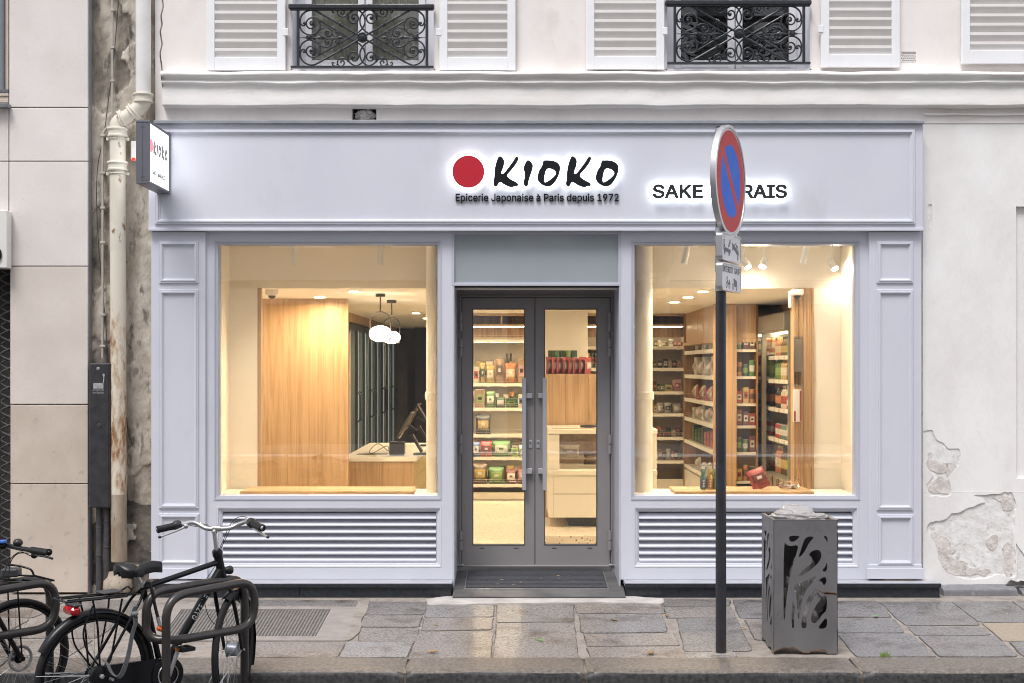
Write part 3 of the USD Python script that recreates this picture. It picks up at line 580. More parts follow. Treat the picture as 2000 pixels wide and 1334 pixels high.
part('moss', ext(mo, -0.035, -0.011), 'dark_dirt', step)

# windows above (their lower ends show)
def window(px0, px1, curtain):
    zb, zt = Z(137), Z(137) + 2.25; x0, x1 = X(px0), X(px1); yw = 0.17
    part('window_reveal', [bx(x0 - .002, x0 + .012, .004, .38, zb, zt), bx(x1 - .012, x1 + .002, .004, .38, zb, zt), bx(x0, x1, .004, .38, zb - .03, zb + .012), bx(x0, x1, .004, .38, zt - .012, zt)], 'window_white', bld)
    w = part('window', [cb(x0 + .012, x0 + .09, yw, yw + .07, zb, zt), cb(x1 - .09, x1 - .012, yw, yw + .07, zb, zt), cb(x0 + .09, x1 - .09, yw + .001, yw + .07, zb + .012, zb + .05)], 'window_white', bld)
    xm = (x0 + x1) / 2
    for a, b in ((x0 + .09, xm - .004), (xm + .004, x1 - .09)):
        part('casement', [cb(a, a + .055, yw - .02, yw + .04, zb + .05, zt), cb(b - .055, b, yw - .02, yw + .04, zb + .05, zt), cb(a + .055, b - .055, yw - .019, yw + .04, zb + .05, zb + .115), cb(a + .055, b - .055, yw - .03, yw - .019, zb + .055, zb + .085)], 'window_white', w)
        part('pane', bx(a + .055, b - .055, yw + .012, yw + .018, zb + .115, zt), 'house_glass', w)
    if curtain:
        xs = np.linspace(x0 + .1, x1 - .1, 160); ys = yw + .10 + .018 * np.sin(xs * 85 + 2 * np.sin(xs * 13)); V = [(x, y, z) for x, y in zip(xs, ys) for z in (zb + .08, zt)]
        part('curtain', TM(V, [q for k in range(159) for q in ((2 * k, 2 * k + 2, 2 * k + 3), (2 * k, 2 * k + 3, 2 * k + 1))]), 'curtain', w, smooth=True)
    part('window_room', bx(x0 - .1, x1 + .1, .36, .39, zb - .1, zt + .1), 'room_dark', w)
window(568, 850, True); window(1300, 1585, False)

# shutters
def shutter(px0, px1, py, label, rz):
    y = -0.055; x0, x1, zb = X(px0, y), X(px1, y), Z(py, y); w = x1 - x0
    s = thing('window_shutter', label, 'shutter', (x0, y, zb), rz, group='white louvred window shutters')
    H, st, br, tr = 2.2, 0.066, 0.105, 0.09
    part('stile', cb(0, st, 0, .036, 0, H, .004), 'shutter_white', s); part('stile', cb(w - st, w, 0, .036, 0, H, .004), 'shutter_white', s)
    part('rail', cb(st, w - st, .001, .035, .001, br, .003), 'shutter_white', s); part('rail', cb(st, w - st, .001, .035, H - tr, H - .001, .003), 'shutter_white', s)
    n = int((H - br - tr) / 0.076)
    for k in range(n):
        z = br + 0.030 + k * 0.076 + RND.uniform(-.0015, .0015)
        prof = [(.003, z + .044), (.003, z + .021), (.030, z - .030), (.035, z - .030), (.035, z - .016), (.013, z + .044)]
        q = Polygon(prof); m = trimesh.creation.extrude_polygon(q, w - 2 * st - .002, engine='earcut'); v = m.vertices
        part('slat', TM(np.c_[st + .001 + v[:, 2], v[:, 0], v[:, 1]], m.faces), 'slat_white', s)
    for z in (0.28, 1.6):
        e = w + .004 if px0 % 2 else -.004
        part('hinge', cb(e - .02, e + .02, -.006, .02, z, z + .06, .003), 'shutter_white', s)
    return s
shutter(403, 557, 137, 'white louvred shutter left of the curtained window, nearest the drainpipe', 0.004)
shutter(858, 1007, 137, 'white louvred shutter right of the curtained window', -0.003)
shutter(1145, 1298, 135, 'white louvred shutter left of the dark window above the round sign', 0.005)
shutter(1604, 1758, 131, 'white louvred shutter beside the small perforated vent', 0.002)
shutter(1879, 2034, 124, 'white louvred shutter cut by the right edge of the photo', -0.006)

# wrought iron window guards, drawn from one enlargement (unit: its pixels, centre 990,505)
def guard():
    S = 1 / 6.667 / 240
    g = thing('window_guard', 'black wrought iron scroll guard before the curtained window', 'window guard', (X(709), -0.045, Z(76.0)), group='black iron window guards')
    def L(p, sx=1, sz=1, dy=0.0): return np.array([((x - 1000) * S * sx, dy, -(y - 505) * S * sz) for x, y in p])
    part('handrail', [cb(-955 * S, 933 * S, -.028, .028, 368 * S, 425 * S, .006), cb(-940 * S, 920 * S, -.018, .018, 352 * S, 368.5 * S, .003)], 'wrought_iron', g)
    part('bottom_rail', cb(-930 * S, 925 * S, -.014, .014, -398 * S, -368 * S, .004), 'wrought_iron', g)
    for x in (-832, 838): part('upright', cb((x - 17) * S, (x + 17) * S, -.012, .012, -369 * S, 353 * S, .003), 'wrought_iron', g)
    outer = [(242,318),(262,330),(245,350),(218,343),(198,310),(190,340),(205,395),(240,440),(300,470)]
    for sx in (1, -1):
        for sz in (1, -1):
            # outer loop running into the long diagonal bar
            part('scroll', tube(spline(L([(246,306),(258,322),(246,348),(216,344),(197,312),(196,270),(215,215),(262,172),(318,152),(370,152),(430,178)], sx, sz), 6), .0074, 7), 'wrought_iron', g, smooth=True)
            part('scroll', tube(spline(L([(197,312),(192,345),(202,395),(238,440),(300,470),(370,462),(425,428),(455,375),(452,320),(425,270),(370,246),(312,262),(276,305),(280,355),(318,388),(360,380),(382,342),(368,303),(335,300),(322,328),(340,342)], sx, sz, -.003), 6), .0068, 7), 'wrought_iron', g, smooth=True)
            part('boss', ball(L([(338, 334)], sx, sz)[0], .013, 1, (1, .8, 1)), 'wrought_iron', g, smooth=True); part('boss', ball(L([(243, 318)], sx, sz)[0], .011, 1, (1, .8, 1)), 'wrought_iron', g, smooth=True)
            part('bar', tube(np.vstack([L([(430,178)], sx, sz), L([(720,340)], sx, sz), L([(945,472)], sx, sz)]), .0088, 7), 'wrought_iron', g, smooth=40)
            part('knot', lathe([(.008, -.02), (.014, -.012), (.011, -.005), (.017, 0), (.011, .005), (.014, .012), (.008, .02)], L([(722,341)], sx, sz)[0], L([(945,472)], sx, sz)[0] - L([(430,178)], sx, sz)[0], 10), 'wrought_iron', g, smooth=30)
            # the second bar crosses the middle and ends in the lens and the volute
            part('scroll', tube(np.vstack([L([(425,270)], sx, sz, .006), L([(820,502)], sx, sz, .006), spline(L([(960,585),(1000,628),(1030,690),(1028,760),(1000,818),(955,856),(905,866),(850,840),(815,795),(822,730),(870,692),(925,705),(948,755),(925,800),(880,802),(862,768),(880,742),(900,755)], sx, sz, .006), 6)]), .0068, 7), 'wrought_iron', g, smooth=True)
            part('boss', ball(L([(888, 760)], sx, sz)[0], .013, 1, (1, .8, 1)), 'wrought_iron', g, smooth=True)
            part('scroll', tube(spline(L([(815,810),(780,782),(735,772),(690,795),(678,840),(705,872),(750,866),(766,828),(742,806),(720,822),(728,840)], sx, sz), 5), .0062, 6), 'wrought_iron', g, smooth=True)
            part('scroll', tube(spline(L([(680,845),(660,868),(625,866),(608,842),(622,826),(636,840)], sx, sz), 5), .0058, 6), 'wrought_iron', g, smooth=True)
            part('leaf', [trimesh.convex.convex_hull(np.vstack([L(p, sx, sz, -.007), L(p, sx, sz, .007)])) for p in ([(775,748),(800,790),(815,830),(800,812)], [(800,738),(812,775),(822,820),(806,790)], [(840,742),(832,775),(818,815),(818,780)])], 'wrought_iron', g)
            part('scroll', tube(spline(L([(425,428),(470,395),(535,376),(588,400),(606,445),(590,482),(548,490),(520,460),(532,425),(562,422),(570,450)], sx, sz), 5), .0062, 6), 'wrought_iron', g, smooth=True)
            part('scroll', tube(spline(L([(604,440),(620,478),(655,494),(688,478),(692,447),(668,434),(656,452),(668,464)], sx, sz), 5), .0055, 6), 'wrought_iron', g, smooth=True)
            part('boss', ball(L([(552, 448)], sx, sz)[0], .011, 1, (1, .8, 1)), 'wrought_iron', g, smooth=True)
        c = L([(310, 505)], sx)[0]
        part('rosette', lathe([(.004, -.02), (.012, -.018), (.013, -.012), (.024, -.012), (.027, 0), (.024, .012), (.01, .012)], c, (0, 1, 0), 16), 'wrought_iron', g, smooth=30)
        part('spear', lathe([(.002, 0), (.004, 60 * S), (.009, 90 * S), (.004, 110 * S), (.005, 200 * S), (.011, 270 * S), (.006, 285 * S), (.017, 300 * S), (.006, 340 * S), (.0055, 500 * S), (.013, 530 * S), (.004, 575 * S), (.001, 600 * S)], L([(180, 507)], sx)[0], (sx, 0, 0), 10), 'wrought_iron', g, smooth=40)
    part('rosette', lathe([(.008, -.032), (.016, -.03), (.017, -.022), (.028, -.022), (.03, -.014), (.034, -.018), (.041, -.012), (.041, .012), (.02, .014)], (0, 0, 0), (0, 1, 0), 22), 'wrought_iron', g, smooth=30)
    return g
g1 = guard()
copy_of(g1, 'window_guard', 'black wrought iron scroll guard before the dark uncurtained window', (X(1441.5), -0.045, Z(68.5)), -0.004)

# ------------------------------------------------------------------ the strip of old wall, the pipes
old = thing('weathered_wall', 'narrow strip of stained flaking old masonry between the two buildings', 'wall')
xs, zs = np.linspace(X(172), X(306), 60), np.linspace(-0.05, 6.5, 460)
GX, GZ = np.meshgrid(xs, zs, indexing='ij'); pt = np.stack([GX * 3.0, GZ * 2.6, np.zeros_like(GX)], -1)
n = meshkit.fbm(pt, 5, 3); layer = 1 / (1 + np.exp(-(n - 0.5) * 90)); rel = 0.018 * layer + 0.022 * (meshkit.fbm(pt * 5, 4, 8) - 0.5)
V = np.stack([GX, 0.06 - rel, GZ], -1).reshape(-1, 3); m, k = GX.shape
i = np.arange(m - 1)[:, None] * k + np.arange(k - 1)[None]; i = i.ravel()
Fc = np.vstack([np.c_[i, i + k, i + k + 1], np.c_[i, i + k + 1, i + 1]])
lay = layer.ravel()[Fc].mean(1) > 0.5; zf = V[Fc].mean(1)[:, 2]
dark = (zf < Z(985) + 0.18 * (meshkit.fbm(V[Fc].mean(1) * 4, 3, 2) - 0.5)) & ~lay
part('masonry', TM(V, Fc[~lay & ~dark]), 'old_render', old, smooth=True); part('flaking_render', TM(V, Fc[lay]), 'old_render_pale', old, smooth=True, label='paler render still clinging to the wall')
part('damp_foot', TM(V, Fc[dark]), 'damp_stone', old, smooth=True, label='blackened damp foot of the wall')
part('backing', bx(X(168), X(306), .1, .3, -0.1, 6.5), 'old_render', old)
part('metal_edge', cb(X(172), X(176.5), -0.03, 0.05, 0.0, 6.5, .002), 'zinc_ledge', old)
dp = thing('drainpipe', 'cream cast iron drainpipe with a cranked joint and rusty lower length', 'drainpipe')
yp = -0.07
def socket(py, x, r, k=1.0, axis=(0, 0, -1), y=yp): return lathe([(r, -.004), (r * 1.30, 0), (r * 1.36, .012), (r * 1.28, .022), (r * 1.2, .026), (r * 1.2, .055), (r * 1.30, .06), (r * 1.30, .072), (r, .078)], (x, y, Z(py, y)), axis, 20)
x1, x2, r1, r2 = X(280, yp), X(230, yp), .060, .0625
part('pipe', rod((x1, yp, 6.4), (x1, yp, Z(188, yp)), r1, 22), 'pipe_white', dp, smooth=50)
elb = spline([(x1, yp, Z(186, yp)), (x1, yp, Z(198, yp)), (X(274, yp), yp, Z(208, yp)), (X(262, yp), yp, Z(219, yp)), (X(250, yp), yp, Z(228, yp)), (X(238, yp), yp, Z(234, yp)), (x2, yp, Z(243, yp)), (x2, yp, Z(252, yp))], 8)
part('elbow', tube(elb, r1 * 1.02, 20), 'pipe_cream', dp, smooth=50)
for py in (183,): part('collar', socket(py, x1, r1), 'pipe_cream', dp, smooth=30)
for t in (22, 36):
    d = elb[t + 2] - elb[t]; u, w, a = frame_of(d)
    part('collar', lathe([(r1, 0), (r1 * 1.28, .002), (r1 * 1.33, .012), (r1 * 1.22, .02), (r1 * 1.22, .03), (r1 * 1.3, .036), (r1, .04)], elb[t], d, 20), 'pipe_cream', dp, smooth=30)
part('collar', socket(250, x2, r2), 'pipe_cream', dp, smooth=30); part('collar', socket(316, x2, r2), 'pipe_cream', dp, smooth=30)
part('pipe', rod((x2, yp, Z(252, yp)), (x2, yp, Z(490, yp)), r2, 22), 'pipe_cream', dp, smooth=50)
part('pipe', rod((X(230.4, yp), yp, Z(490, yp)), (X(232, yp), yp, Z(965, yp)), r2 * 1.005, 22), 'pipe_rusty', dp, smooth=50, label='rust-streaked middle length of the pipe')
part('pipe', rod((X(232, yp), yp, Z(965, yp)), (X(233, yp), yp, Z(1096, yp)), r2 * 1.01, 22), 'pipe_rusty_grey', dp, smooth=50, label='brown rusted foot of the pipe')
for py in (272, 340):
    part('clamp', [torus((x2, yp, Z(py, yp)), (0, 0, 1), r2 + .004, .006, 24, 6), cb(x2 + r2, x2 + r2 + .03, yp - .012, yp + .012, Z(py, yp) - .012, Z(py, yp) + .012), cb(x2 - r2 - .03, x2 - r2, yp - .012, yp + .012, Z(py, yp) - .012, Z(py, yp) + .012)], 'pipe_cream', dp)
part('shoe', lathe([(.075, 0), (.085, .01), (.08, .04), (.10, .07), (.115, .12), (.11, .17), (.08, .2), (.07, .24)], (X(230, yp), yp, -0.02), (0, 0, 1), 20), 'pipe_rusty_grey', dp, smooth=40, label='bulging iron shoe at the pavement')
cd = thing('wall_conduit', 'thin grey conduit clipped up the old wall left of the drainpipe', 'conduit')
yc = -0.0
part('tube', rod((X(219.5), yc, 6.4), (X(219.5), yc, Z(233)), .0085, 10), 'conduit', cd, smooth=50)
part('tube', tube(bend([(X(214), yc, Z(246)), (X(206), yc, Z(252)), (X(200.5), yc, Z(264)), (X(200.5), yc, Z(700))], .05), .0105, 10), 'conduit', cd, smooth=50)
for py in (20, 93, 158): part('clip', cb(X(216), X(224), -.012, .05, Z(py + 2), Z(py - 2), .002), 'conduit', cd)
for py in (265, 338, 406, 474, 615, 676): part('clip', cb(X(196), X(206), -.014, .05, Z(py + 2), Z(py - 2), .002), 'conduit', cd)
cw = single('hanging_cable', tube(spline([(X(233), .005, Z(-60)), (X(231), .005, Z(0)), (X(222), .005, Z(110)), (X(212), .005, Z(190)), (X(203), .005, Z(260)), (X(190), .005, Z(330)), (X(189), .005, Z(420)), (X(197), .005, Z(540)), (X(207), .002, Z(640)), (X(209), .0, Z(712))], 10), .0035, 6), 'dark_pipe', 'thin dark cable sagging down the old wall', 'cable', smooth=True)
ub = thing('utility_box', 'tall narrow black metal service box fixed beside the rusty pipe', 'utility box')
part('casing', pb(174, 709, 216, 992, -0.12, 0.04, .006), 'black_paint', ub); part('door', pb(176, 712, 212, 990, -0.126, -0.118, .002), 'black_paint', ub)
part('lock', lathe([(.012, 0), (.014, .004), (.008, .006)], W(192, 720, -0.126), (0, -1, 0), 16), 'galvanised', ub, smooth=30)
part('lock', [lathe([(.02, 0), (.02, .004), (.016, .005)], W(194, 831, -0.126), (0, -1, 0), 18), cb(*sorted((X(190, -.13), X(198, -.13))), -.134, -.129, Z(832, -.13), Z(830, -.13), .001)], 'dark_pipe', ub)
part('pictogram', ext(unary_union([sbox(X(182, -.127), Z(759, -.127), X(202, -.127), Z(748, -.127)), Polygon([(X(201, -.127), Z(748, -.127)), (X(203, -.127), Z(748, -.127)), (X(204, -.127), Z(733, -.127)), (X(202, -.127), Z(733, -.127))]), Point(X(202.5, -.127), Z(732, -.127)).buffer(.009)]), -.1282, -.1262), 'worn_print', ub)
part('worn_lettering', [lettering('ATTENTION', X(181, -.127), X(203, -.127), Z(764, -.127), Z(760, -.127), -.1282, .002), lettering('INCENDIE', X(181, -.127), X(203, -.127), Z(769, -.127), Z(765.5, -.127), -.1282, .002)], 'worn_print', ub)
for px, r in ((194, .026), (209, .026)):
    p = thing('cable_riser', 'dark riser pipe under the black box, %s' % ('next to the beige stone' if px == 194 else 'next to the rusty drainpipe'), 'pipe', group='dark riser pipes under the service box')
    part('tube', rod((X(px, -.04), -.04, Z(992, -.04)), (X(px, -.04), -.04, -.02), r, 16), 'dark_pipe', p, smooth=50)
    for py in ((1032, 1086) if px == 194 else (1020, 1070)): part('collar', lathe([(r, 0), (r * 1.1, .002), (r * 1.1, .012), (r, .014)], (X(px, -.04), -.04, Z(py, -.04)), (0, 0, 1), 16), 'dark_pipe', p, smooth=30)

# ------------------------------------------------------------------ stone faced building on the left
lb = thing('stone_clad_building', 'pale building clad in smooth large stone panels at the left edge', 'building')
yl = -0.05; rows = [-420, -110, 210, 315, 520, 790, 945, 1158]
ms = ['stone_light', 'stone_light', 'stone_light', 'stone_light', 'stone_mid', 'stone_beige', 'stone_beige']
part('core', [bx(X(19.5), X(171.5), 0.021, .3, -0.05, 8), bx(-9, X(19.4), 0.021, .3, Z(521), Z(208)), bx(-9, X(19.4), .05, .3, Z(208) + .001, 8)], 'dark_dirt', lb)
for a, b, m in zip(rows[:-1], rows[1:], ms):
    e = {520: 19.5, 790: 20, 945: 20}.get(a, 17.5)
    part('stone_panel', pb(e + .4, a + .9, 171.5, b - .9, yl, .02, .003), m, lb)
for a, b, m in ((210, 315, 'stone_light'), (315, 520, 'stone_light'), (-420, -110, 'stone_light')):
    part('stone_panel', pb(-160, a + .9, 16.2, b - .9, yl, .02, .003), m, lb); part('stone_panel', pb(-340, a + .9, -161.5, b - .9, yl, .02, .003), m, lb)
wf = part('window', [pb(5, -110, 8.5, 178, .0, .08, .002), pb(-200, 174, 16, 181, -.02, .08, .002)], 'grey_box', lb, label='window with a dark aluminium frame')
part('window_reveal', [pb(9, -110, 16.2, 176, .015, .09, .001), pb(-200, 182, 16, 187, -.03, .09, .001), pb(-200, 188, 16, 196, -.02, .09, .001), pb(-200, 196.5, 15.8, 200, -.04, .09, .001)], 'stone_beige', wf)
part('sill', pb(-200, 201, 15, 209, -.12, .0, .003), 'grey_granite', wf)
part('pane', pb(-200, -110, 5, 174, .03, .035, 0), 'fridge_glass', wf)
part('dark_opening', bx(X(-340), X(19), .22, .24, -.05, Z(522)), 'room_dark', lb)
gl = thing('scissor_grille', 'dark folding lattice security grille at the far left edge', 'grille')
for c in range(6):
    for k in range(17):
        zc_ = Z(1120) + k * 0.155; cx = X(10) - c * 0.205
        pts = [(cx + s * 0.06 * math.cos(t), .06, zc_ + 0.155 * t / (2 * math.pi)) for s in (1,) for t in np.linspace(0, 2 * math.pi, 13)]
        part('lattice_bar', tube(pts, .0085, 6), 'dark_pipe', gl, smooth=True)
        part('lattice_bar', tube([(2 * cx - 0.205 - x + 0.205, y + .012, z) for x, y, z in pts], .0085, 6), 'dark_pipe', gl, smooth=True)
ls = thing('white_fascia_sign', 'white sign with a dark letter cut by the left edge', 'sign')
part('board', pb(-130, 411, 13.5, 523, -.16, -.06, .004), 'camera_white', ls); part('letter', lettering('O', X(-22, -.17), X(2.5, -.17), Z(512, -.17), Z(482, -.17), -.172, .012, True), 'sign_black', ls)
part('letter', lettering('D', X(-60, -.17), X(-32, -.17), Z(512, -.17), Z(482, -.17), -.172, .012, True), 'sign_black', ls)
am = thing('alarm_box', 'small white alarm sounder with a red lamp behind the hanging sign', 'alarm')
part('casing', pb(255, 275, 285, 312, -.06, .04, .006), 'camera_white', am); part('lamp', pb(257, 308, 264, 313, -.066, -.058, .002), 'red_led', am)

# ------------------------------------------------------------------ the other side of the street (mirrored in the panes)
op = thing('opposite_building', 'cream building with rows of shuttered windows across the street', 'building')
yo = -17.0; M('opposite_render', (0.46, 0.43, 0.39), (0.54, 0.51, 0.47), 0.8, 0.85); M('opposite_shop', (0.10, 0.10, 0.11), (0.22, 0.2, 0.18), 0.6, 0.5)
wl = sbox(-26, 0.0, 26, 15)
ops = [(cx, zf) for zf in (4.4, 7.6, 10.8) for cx in np.arange(-24, 25, 2.6)]
for cx, zf in ops: wl = wl.difference(sbox(cx - .6, zf, cx + .6, zf + 2.1))
for cx in np.arange(-24, 25, 5.2): wl = wl.difference(sbox(cx - 2.1, .2, cx + 2.1, 3.2))
m = ext(wl, 0, .4); v = m.vertices; part('wall', TM(np.c_[v[:, 0], yo - v[:, 1], v[:, 2]], m.faces[:, ::-1]), 'opposite_render', op)
for cx, zf in ops:
    part('window', bx(cx - .6, cx + .6, yo - .2, yo - .18, zf, zf + 2.1), 'fridge_glass', op)
    part('shutter', bx(cx - 1.25, cx - .62, yo + .001, yo + .05, zf, zf + 2.1), 'shutter_white', op); part('shutter', bx(cx + .62, cx + 1.25, yo + .001, yo + .05, zf, zf + 2.1), 'shutter_white', op)
for cx in np.arange(-24, 25, 5.2): part('shop_window', bx(cx - 2.1, cx + 2.1, yo - .3, yo - .25, .2, 3.2), 'opposite_shop', op)
part('cornice', bx(-26, 26, yo + .001, yo + .35, 3.7, 4.0), 'opposite_render', op); part('roof', bx(-26, 26, yo - 6, yo + .3, 15.001, 15.4), 'zinc_ledge', op)
# ------------------------------------------------------------------ the shopfront
sf = thing('shopfront', 'pale lilac panelled timber shopfront with two display windows', 'shopfront')
YS, YP, YF = -0.03, -0.06, -0.10
fa = part('fascia_board', pb(290, 241, 1803, 450, YF, 0.0, .004), 'lilac_paint', sf)
MP = [(0, 0), (0, -.008), (.006, -.018), (.013, -.014), (.017, -.022), (.028, -.022), (.033, -.010), (.040, -.008), (.042, 0)]
def mould(px0, py0, px1, py1, y, parent, k=1.0, mat='lilac_paint', prof=MP, name='moulding'):
    return part(name, frame(X(px0, y), X(px1, y), Z(py1, y), Z(py0, y), [(a * k, y + b * k) for a, b in prof]), mat, parent)
mould(303, 252, 1787, 438, YF, fa, 1.0)
part('ledge', [pb(300, 234.5, 1806, 241, -.135, 0.0, .003)], 'zinc_ledge', sf)
part('fascia_base', [pb(289, 445, 1804, 451, -.112, -.099, .003)], 'lilac_paint', fa)
for a, b, ins in ((295, 401, ((311, 388, 471, 553), (311, 388, 566, 993), (311, 389, 1003, 1103))), (1698, 1800, ((1712, 1783, 471, 553), (1712, 1783, 566, 996), (1713, 1784, 1005, 1104)))):
    p = part('pilaster', pb(a, 452, b, 1129, YP, 0.02, .004), 'lilac_paint', sf)
    for x0, x1, z0, z1 in ins: mould(x0, z0, x1, z1, YP, p, 0.9, name='panel_moulding')
    x0, x1 = X(a - 4, -.08), X(b + 4, -.08)
    part('pilaster_base', [cb(x0, x1, -.082, -.0595, Z(1131, -.08), Z(1110, -.08), .003), cb(x0 + .01, x1 - .01, -.072, -.0597, Z(1110, -.08), Z(1103, -.08), .003)], 'lilac_paint', p)
openings = []
for side, (a, b, w, l) in enumerate(((401, 884, (418, 470, 862, 976), (423, 990, 862, 1108)), (1211, 1698, (1232, 470, 1679, 976), (1238, 990, 1677, 1108)))):
    g = sbox(X(a, YS), Z(1132, YS), X(b, YS), Z(451, YS))
    for q in (w, l): g = g.difference(sbox(X(q[0], YS), Z(q[3], YS), X(q[2], YS), Z(q[1], YS)))
    part('window_surround', ext(g, YS, 0.05), 'lilac_paint', sf)
    wf = part('window_frame', frame(X(w[0], YS), X(w[2], YS), Z(w[3], YS), Z(w[1], YS), [(0, YS + .002), (0, YS - .006), (.012, YS - .006), (.012, YS + .002), (.030, YS + .004), (.034, .02), (.034, .08), (-.002, .08)]), 'lilac_frame', sf)
    e = .030; wx0, wx1, wz0, wz1 = X(w[0], YS) + e, X(w[2], YS) - e, Z(w[3], YS) + e, Z(w[1], YS) - e
    part('pane', bx(wx0, wx1, .040, .048, wz0, wz1), 'clear_glass', wf)
    # louvred vent below the window
    x0, x1, z0, z1 = X(l[0], YS), X(l[2], YS), Z(l[3], YS), Z(l[1], YS)
    vf = part('louvre_frame', frame(x0, x1, z0, z1, [(0, YS + .001), (0.002, YS - .003), (.012, YS - .001), (.016, YS + .012), (.028, YS + .014), (.032, YS + .024), (.042, YS + .026), (.044, YS + .10)]), 'lilac_paint', sf)
    n = 7; zt, zb = z1 - .044, z0 + .044
    for k in range(n):
        zz = zt - (k + 1) * (zt - zb) / n
        pr = Polygon([(YS + .018, zz), (YS + .018, zz + .010), (YS + .066, zz + .046), (YS + .074, zz + .046), (YS + .074, zz + .036), (YS + .024, zz)])
        m = trimesh.creation.extrude_polygon(pr, x1 - x0 - .09, engine='earcut'); v = m.vertices
        part('louvre_slat', TM(np.c_[x0 + .045 + v[:, 2], v[:, 0], v[:, 1]], m.faces), 'lilac_paint', vf)
    part('vent_back', bx(x0 - .02, x1 + .02, .052, .07, z0 - .03, z1 + .03), 'room_dark', sf)
    openings.append((wx0, wx1, wz0, wz1))
# black granite plinth
YG = -0.19
for a, b in ((300, 883), (1221, 1838)):
    p = thing('granite_plinth', 'black granite plinth under the %s display window' % ('left' if a == 300 else 'right'), 'plinth')
    zt = Z(1139, YG)
    part('ledge', cb(X(a, YG), X(b, YG), YG, -.0, zt - .032, zt, .004), 'ledge_grey', p)
    part('ledge_nosing', cb(X(a, YG) - .001, X(b, YG) + .001, YG - .006, YG + .02, zt - .036, zt - .002, .004), 'black_granite', p)
    j = X(592) if a == 300 else X(1560)
    for u, w in ((X(a, YG) + .006, j - .0015), (j + .0015, X(b, YG) - .006)): part('granite_slab', cb(u, w, YG + .012, -.0, -0.02, zt - .037, .002), 'black_granite', p)

# ------------------------------------------------------------------ entrance
YD = 0.5
en = thing('entrance', 'recessed entrance with granite ramp and frosted glass transom', 'entrance')
tr = part('transom_frame', frame(X(882, YS), X(1213, YS), Z(558, YS), Z(452, YS), [(0, YS + .05), (0, YS - .004), (.020, YS - .004), (.024, YS + .004), (.024, YS + .03)]), 'lilac_frame', en)
part('frosted_pane', bx(X(882, YS) + .02, X(1213, YS) - .02, -.012, -.002, Z(558, YS) + .02, Z(452, YS) - .02), 'frosted_glass', tr)
part('transom_back', bx(X(882), X(1213), .004, .02, Z(562), Z(450)), 'anthracite_dark', en)
M('soffit_board', (0.42, 0.33, 0.26), rough=0.6)
zs_ = Z(558, YS)
part('soffit', bx(X(880), X(1215), .021, YD - .06, zs_ - .004, zs_ + .02), 'soffit_board', en)
part('soffit_fitting', [torus((X(1046, .2), .2, zs_ - .008), (0, 0, 1), .062, .006, 28, 6), cb(X(1187, .2), X(1197, .2), .17, .2, zs_ - .014, zs_ - .004, .002)], 'black_plastic', en)
for a, b in ((884, 887.5), (1208.5, 1212)):
    part('jamb', cb(X(a, YS) - (.0 if a < 1000 else -.003), X(b, YS), YS - .004, YD - .03, .03, Z(559, YS), .002), 'lilac_frame', en)
    part('wall_lining', bx(X(860, .06) if a < 1000 else X(1208.3, YD - .04), X(886.6, YD - .04) if a < 1000 else X(1236, .06), .06, YD + .1, .0, 2.95), 'anthracite_metal', en)
ramp = Polygon([(-.26, -.02), (-.26, .052), (-.135, .088), (YD + .2, .160), (YD + .2, -.02)])
m = trimesh.creation.extrude_polygon(ramp, X(1221, YG) - X(884, YG) - .006, engine='earcut'); v = m.vertices
part('ramp', TM(np.c_[X(884, YG) + .003 + v[:, 2], v[:, 0], v[:, 1]], m.faces), 'ramp_stone', en)
mt = thing('entrance_mat', 'black ribbed entrance mat set in a metal trim', 'door mat')
def rz(y): return .088 + (y + .135) * (.072 / (YD + .335))
a, b, c, d = X(909, -.12), X(1187, -.12), -.115, YD - .05
def slab(x0, x1, y0, y1, dz0, dz1):
    m = bx(x0, x1, y0, y1, 0, 1); v = m.vertices.copy(); v[:, 2] = np.where(v[:, 2] > .5, [rz(y) + dz1 for y in v[:, 1]], [rz(y) + dz0 for y in v[:, 1]]); return TM(v, m.faces)
part('backing', slab(a, b, c, d, -.01, .003), 'anthracite_dark', mt)
part('trim', [slab(a - .008, a, c - .008, d + .008, -.01, .007), slab(b, b + .008, c - .008, d + .008, -.01, .007), slab(a, b, c - .008, c, -.01, .007), slab(a, b, d, d + .008, -.01, .007)], 'aluminium', mt)
for k in range(13):
    y = c + .012 + k * (d - c - .02) / 13; part('rib', slab(a + .004, b - .004, y, y + .024, .003, .012), 'mat_bar', mt)
for i, (px, py) in enumerate(((980, 1131), (972, 1143), (1003, 1145), (1056, 1129), (1092, 1129), (1104, 1133), (1090, 1121), (1120, 1136), (1017, 1138))):
    y = -.1 + (1150 - py) / 40 * .5; x = X(px, y); P = chaikin([(-1, 0), (-.3, .5), (1, .1), (.2, -.5)], 1) * RND.uniform(.010, .022)
    V = np.vstack([np.c_[P + (x, y), rz(y) + .012 + .004 * np.sin(np.arange(len(P)))], [[x, y, rz(y) + .011]]]); n = len(P)
    single('mat_leaf', TM(V, [(k, (k + 1) % n, n) for k in range(n)]), 'dry_leaf', 'scrap of dead leaf lying on the black entrance mat', 'leaf', group='dead leaves on the entrance mat')
part('header', bx(X(860), X(1236), YD - .05, YD + .1, Z(562.5, YD - .04), 2.95), 'anthracite_metal', en)
dr = thing('glass_double_door', 'dark grey aluminium double door with glazed leaves and long bar handles', 'door')
def dx(px): return X(px, YD)
def dz(py): return Z(py, YD)
g = sbox(X(886, YD - .04), 0.12, X(1209, YD - .04), Z(561, YD - .04)).difference(sbox(dx(899), 0.0, dx(1194), dz(578)))
part('door_frame', ext(g, YD - .04, YD + .06), 'anthracite_metal', dr)
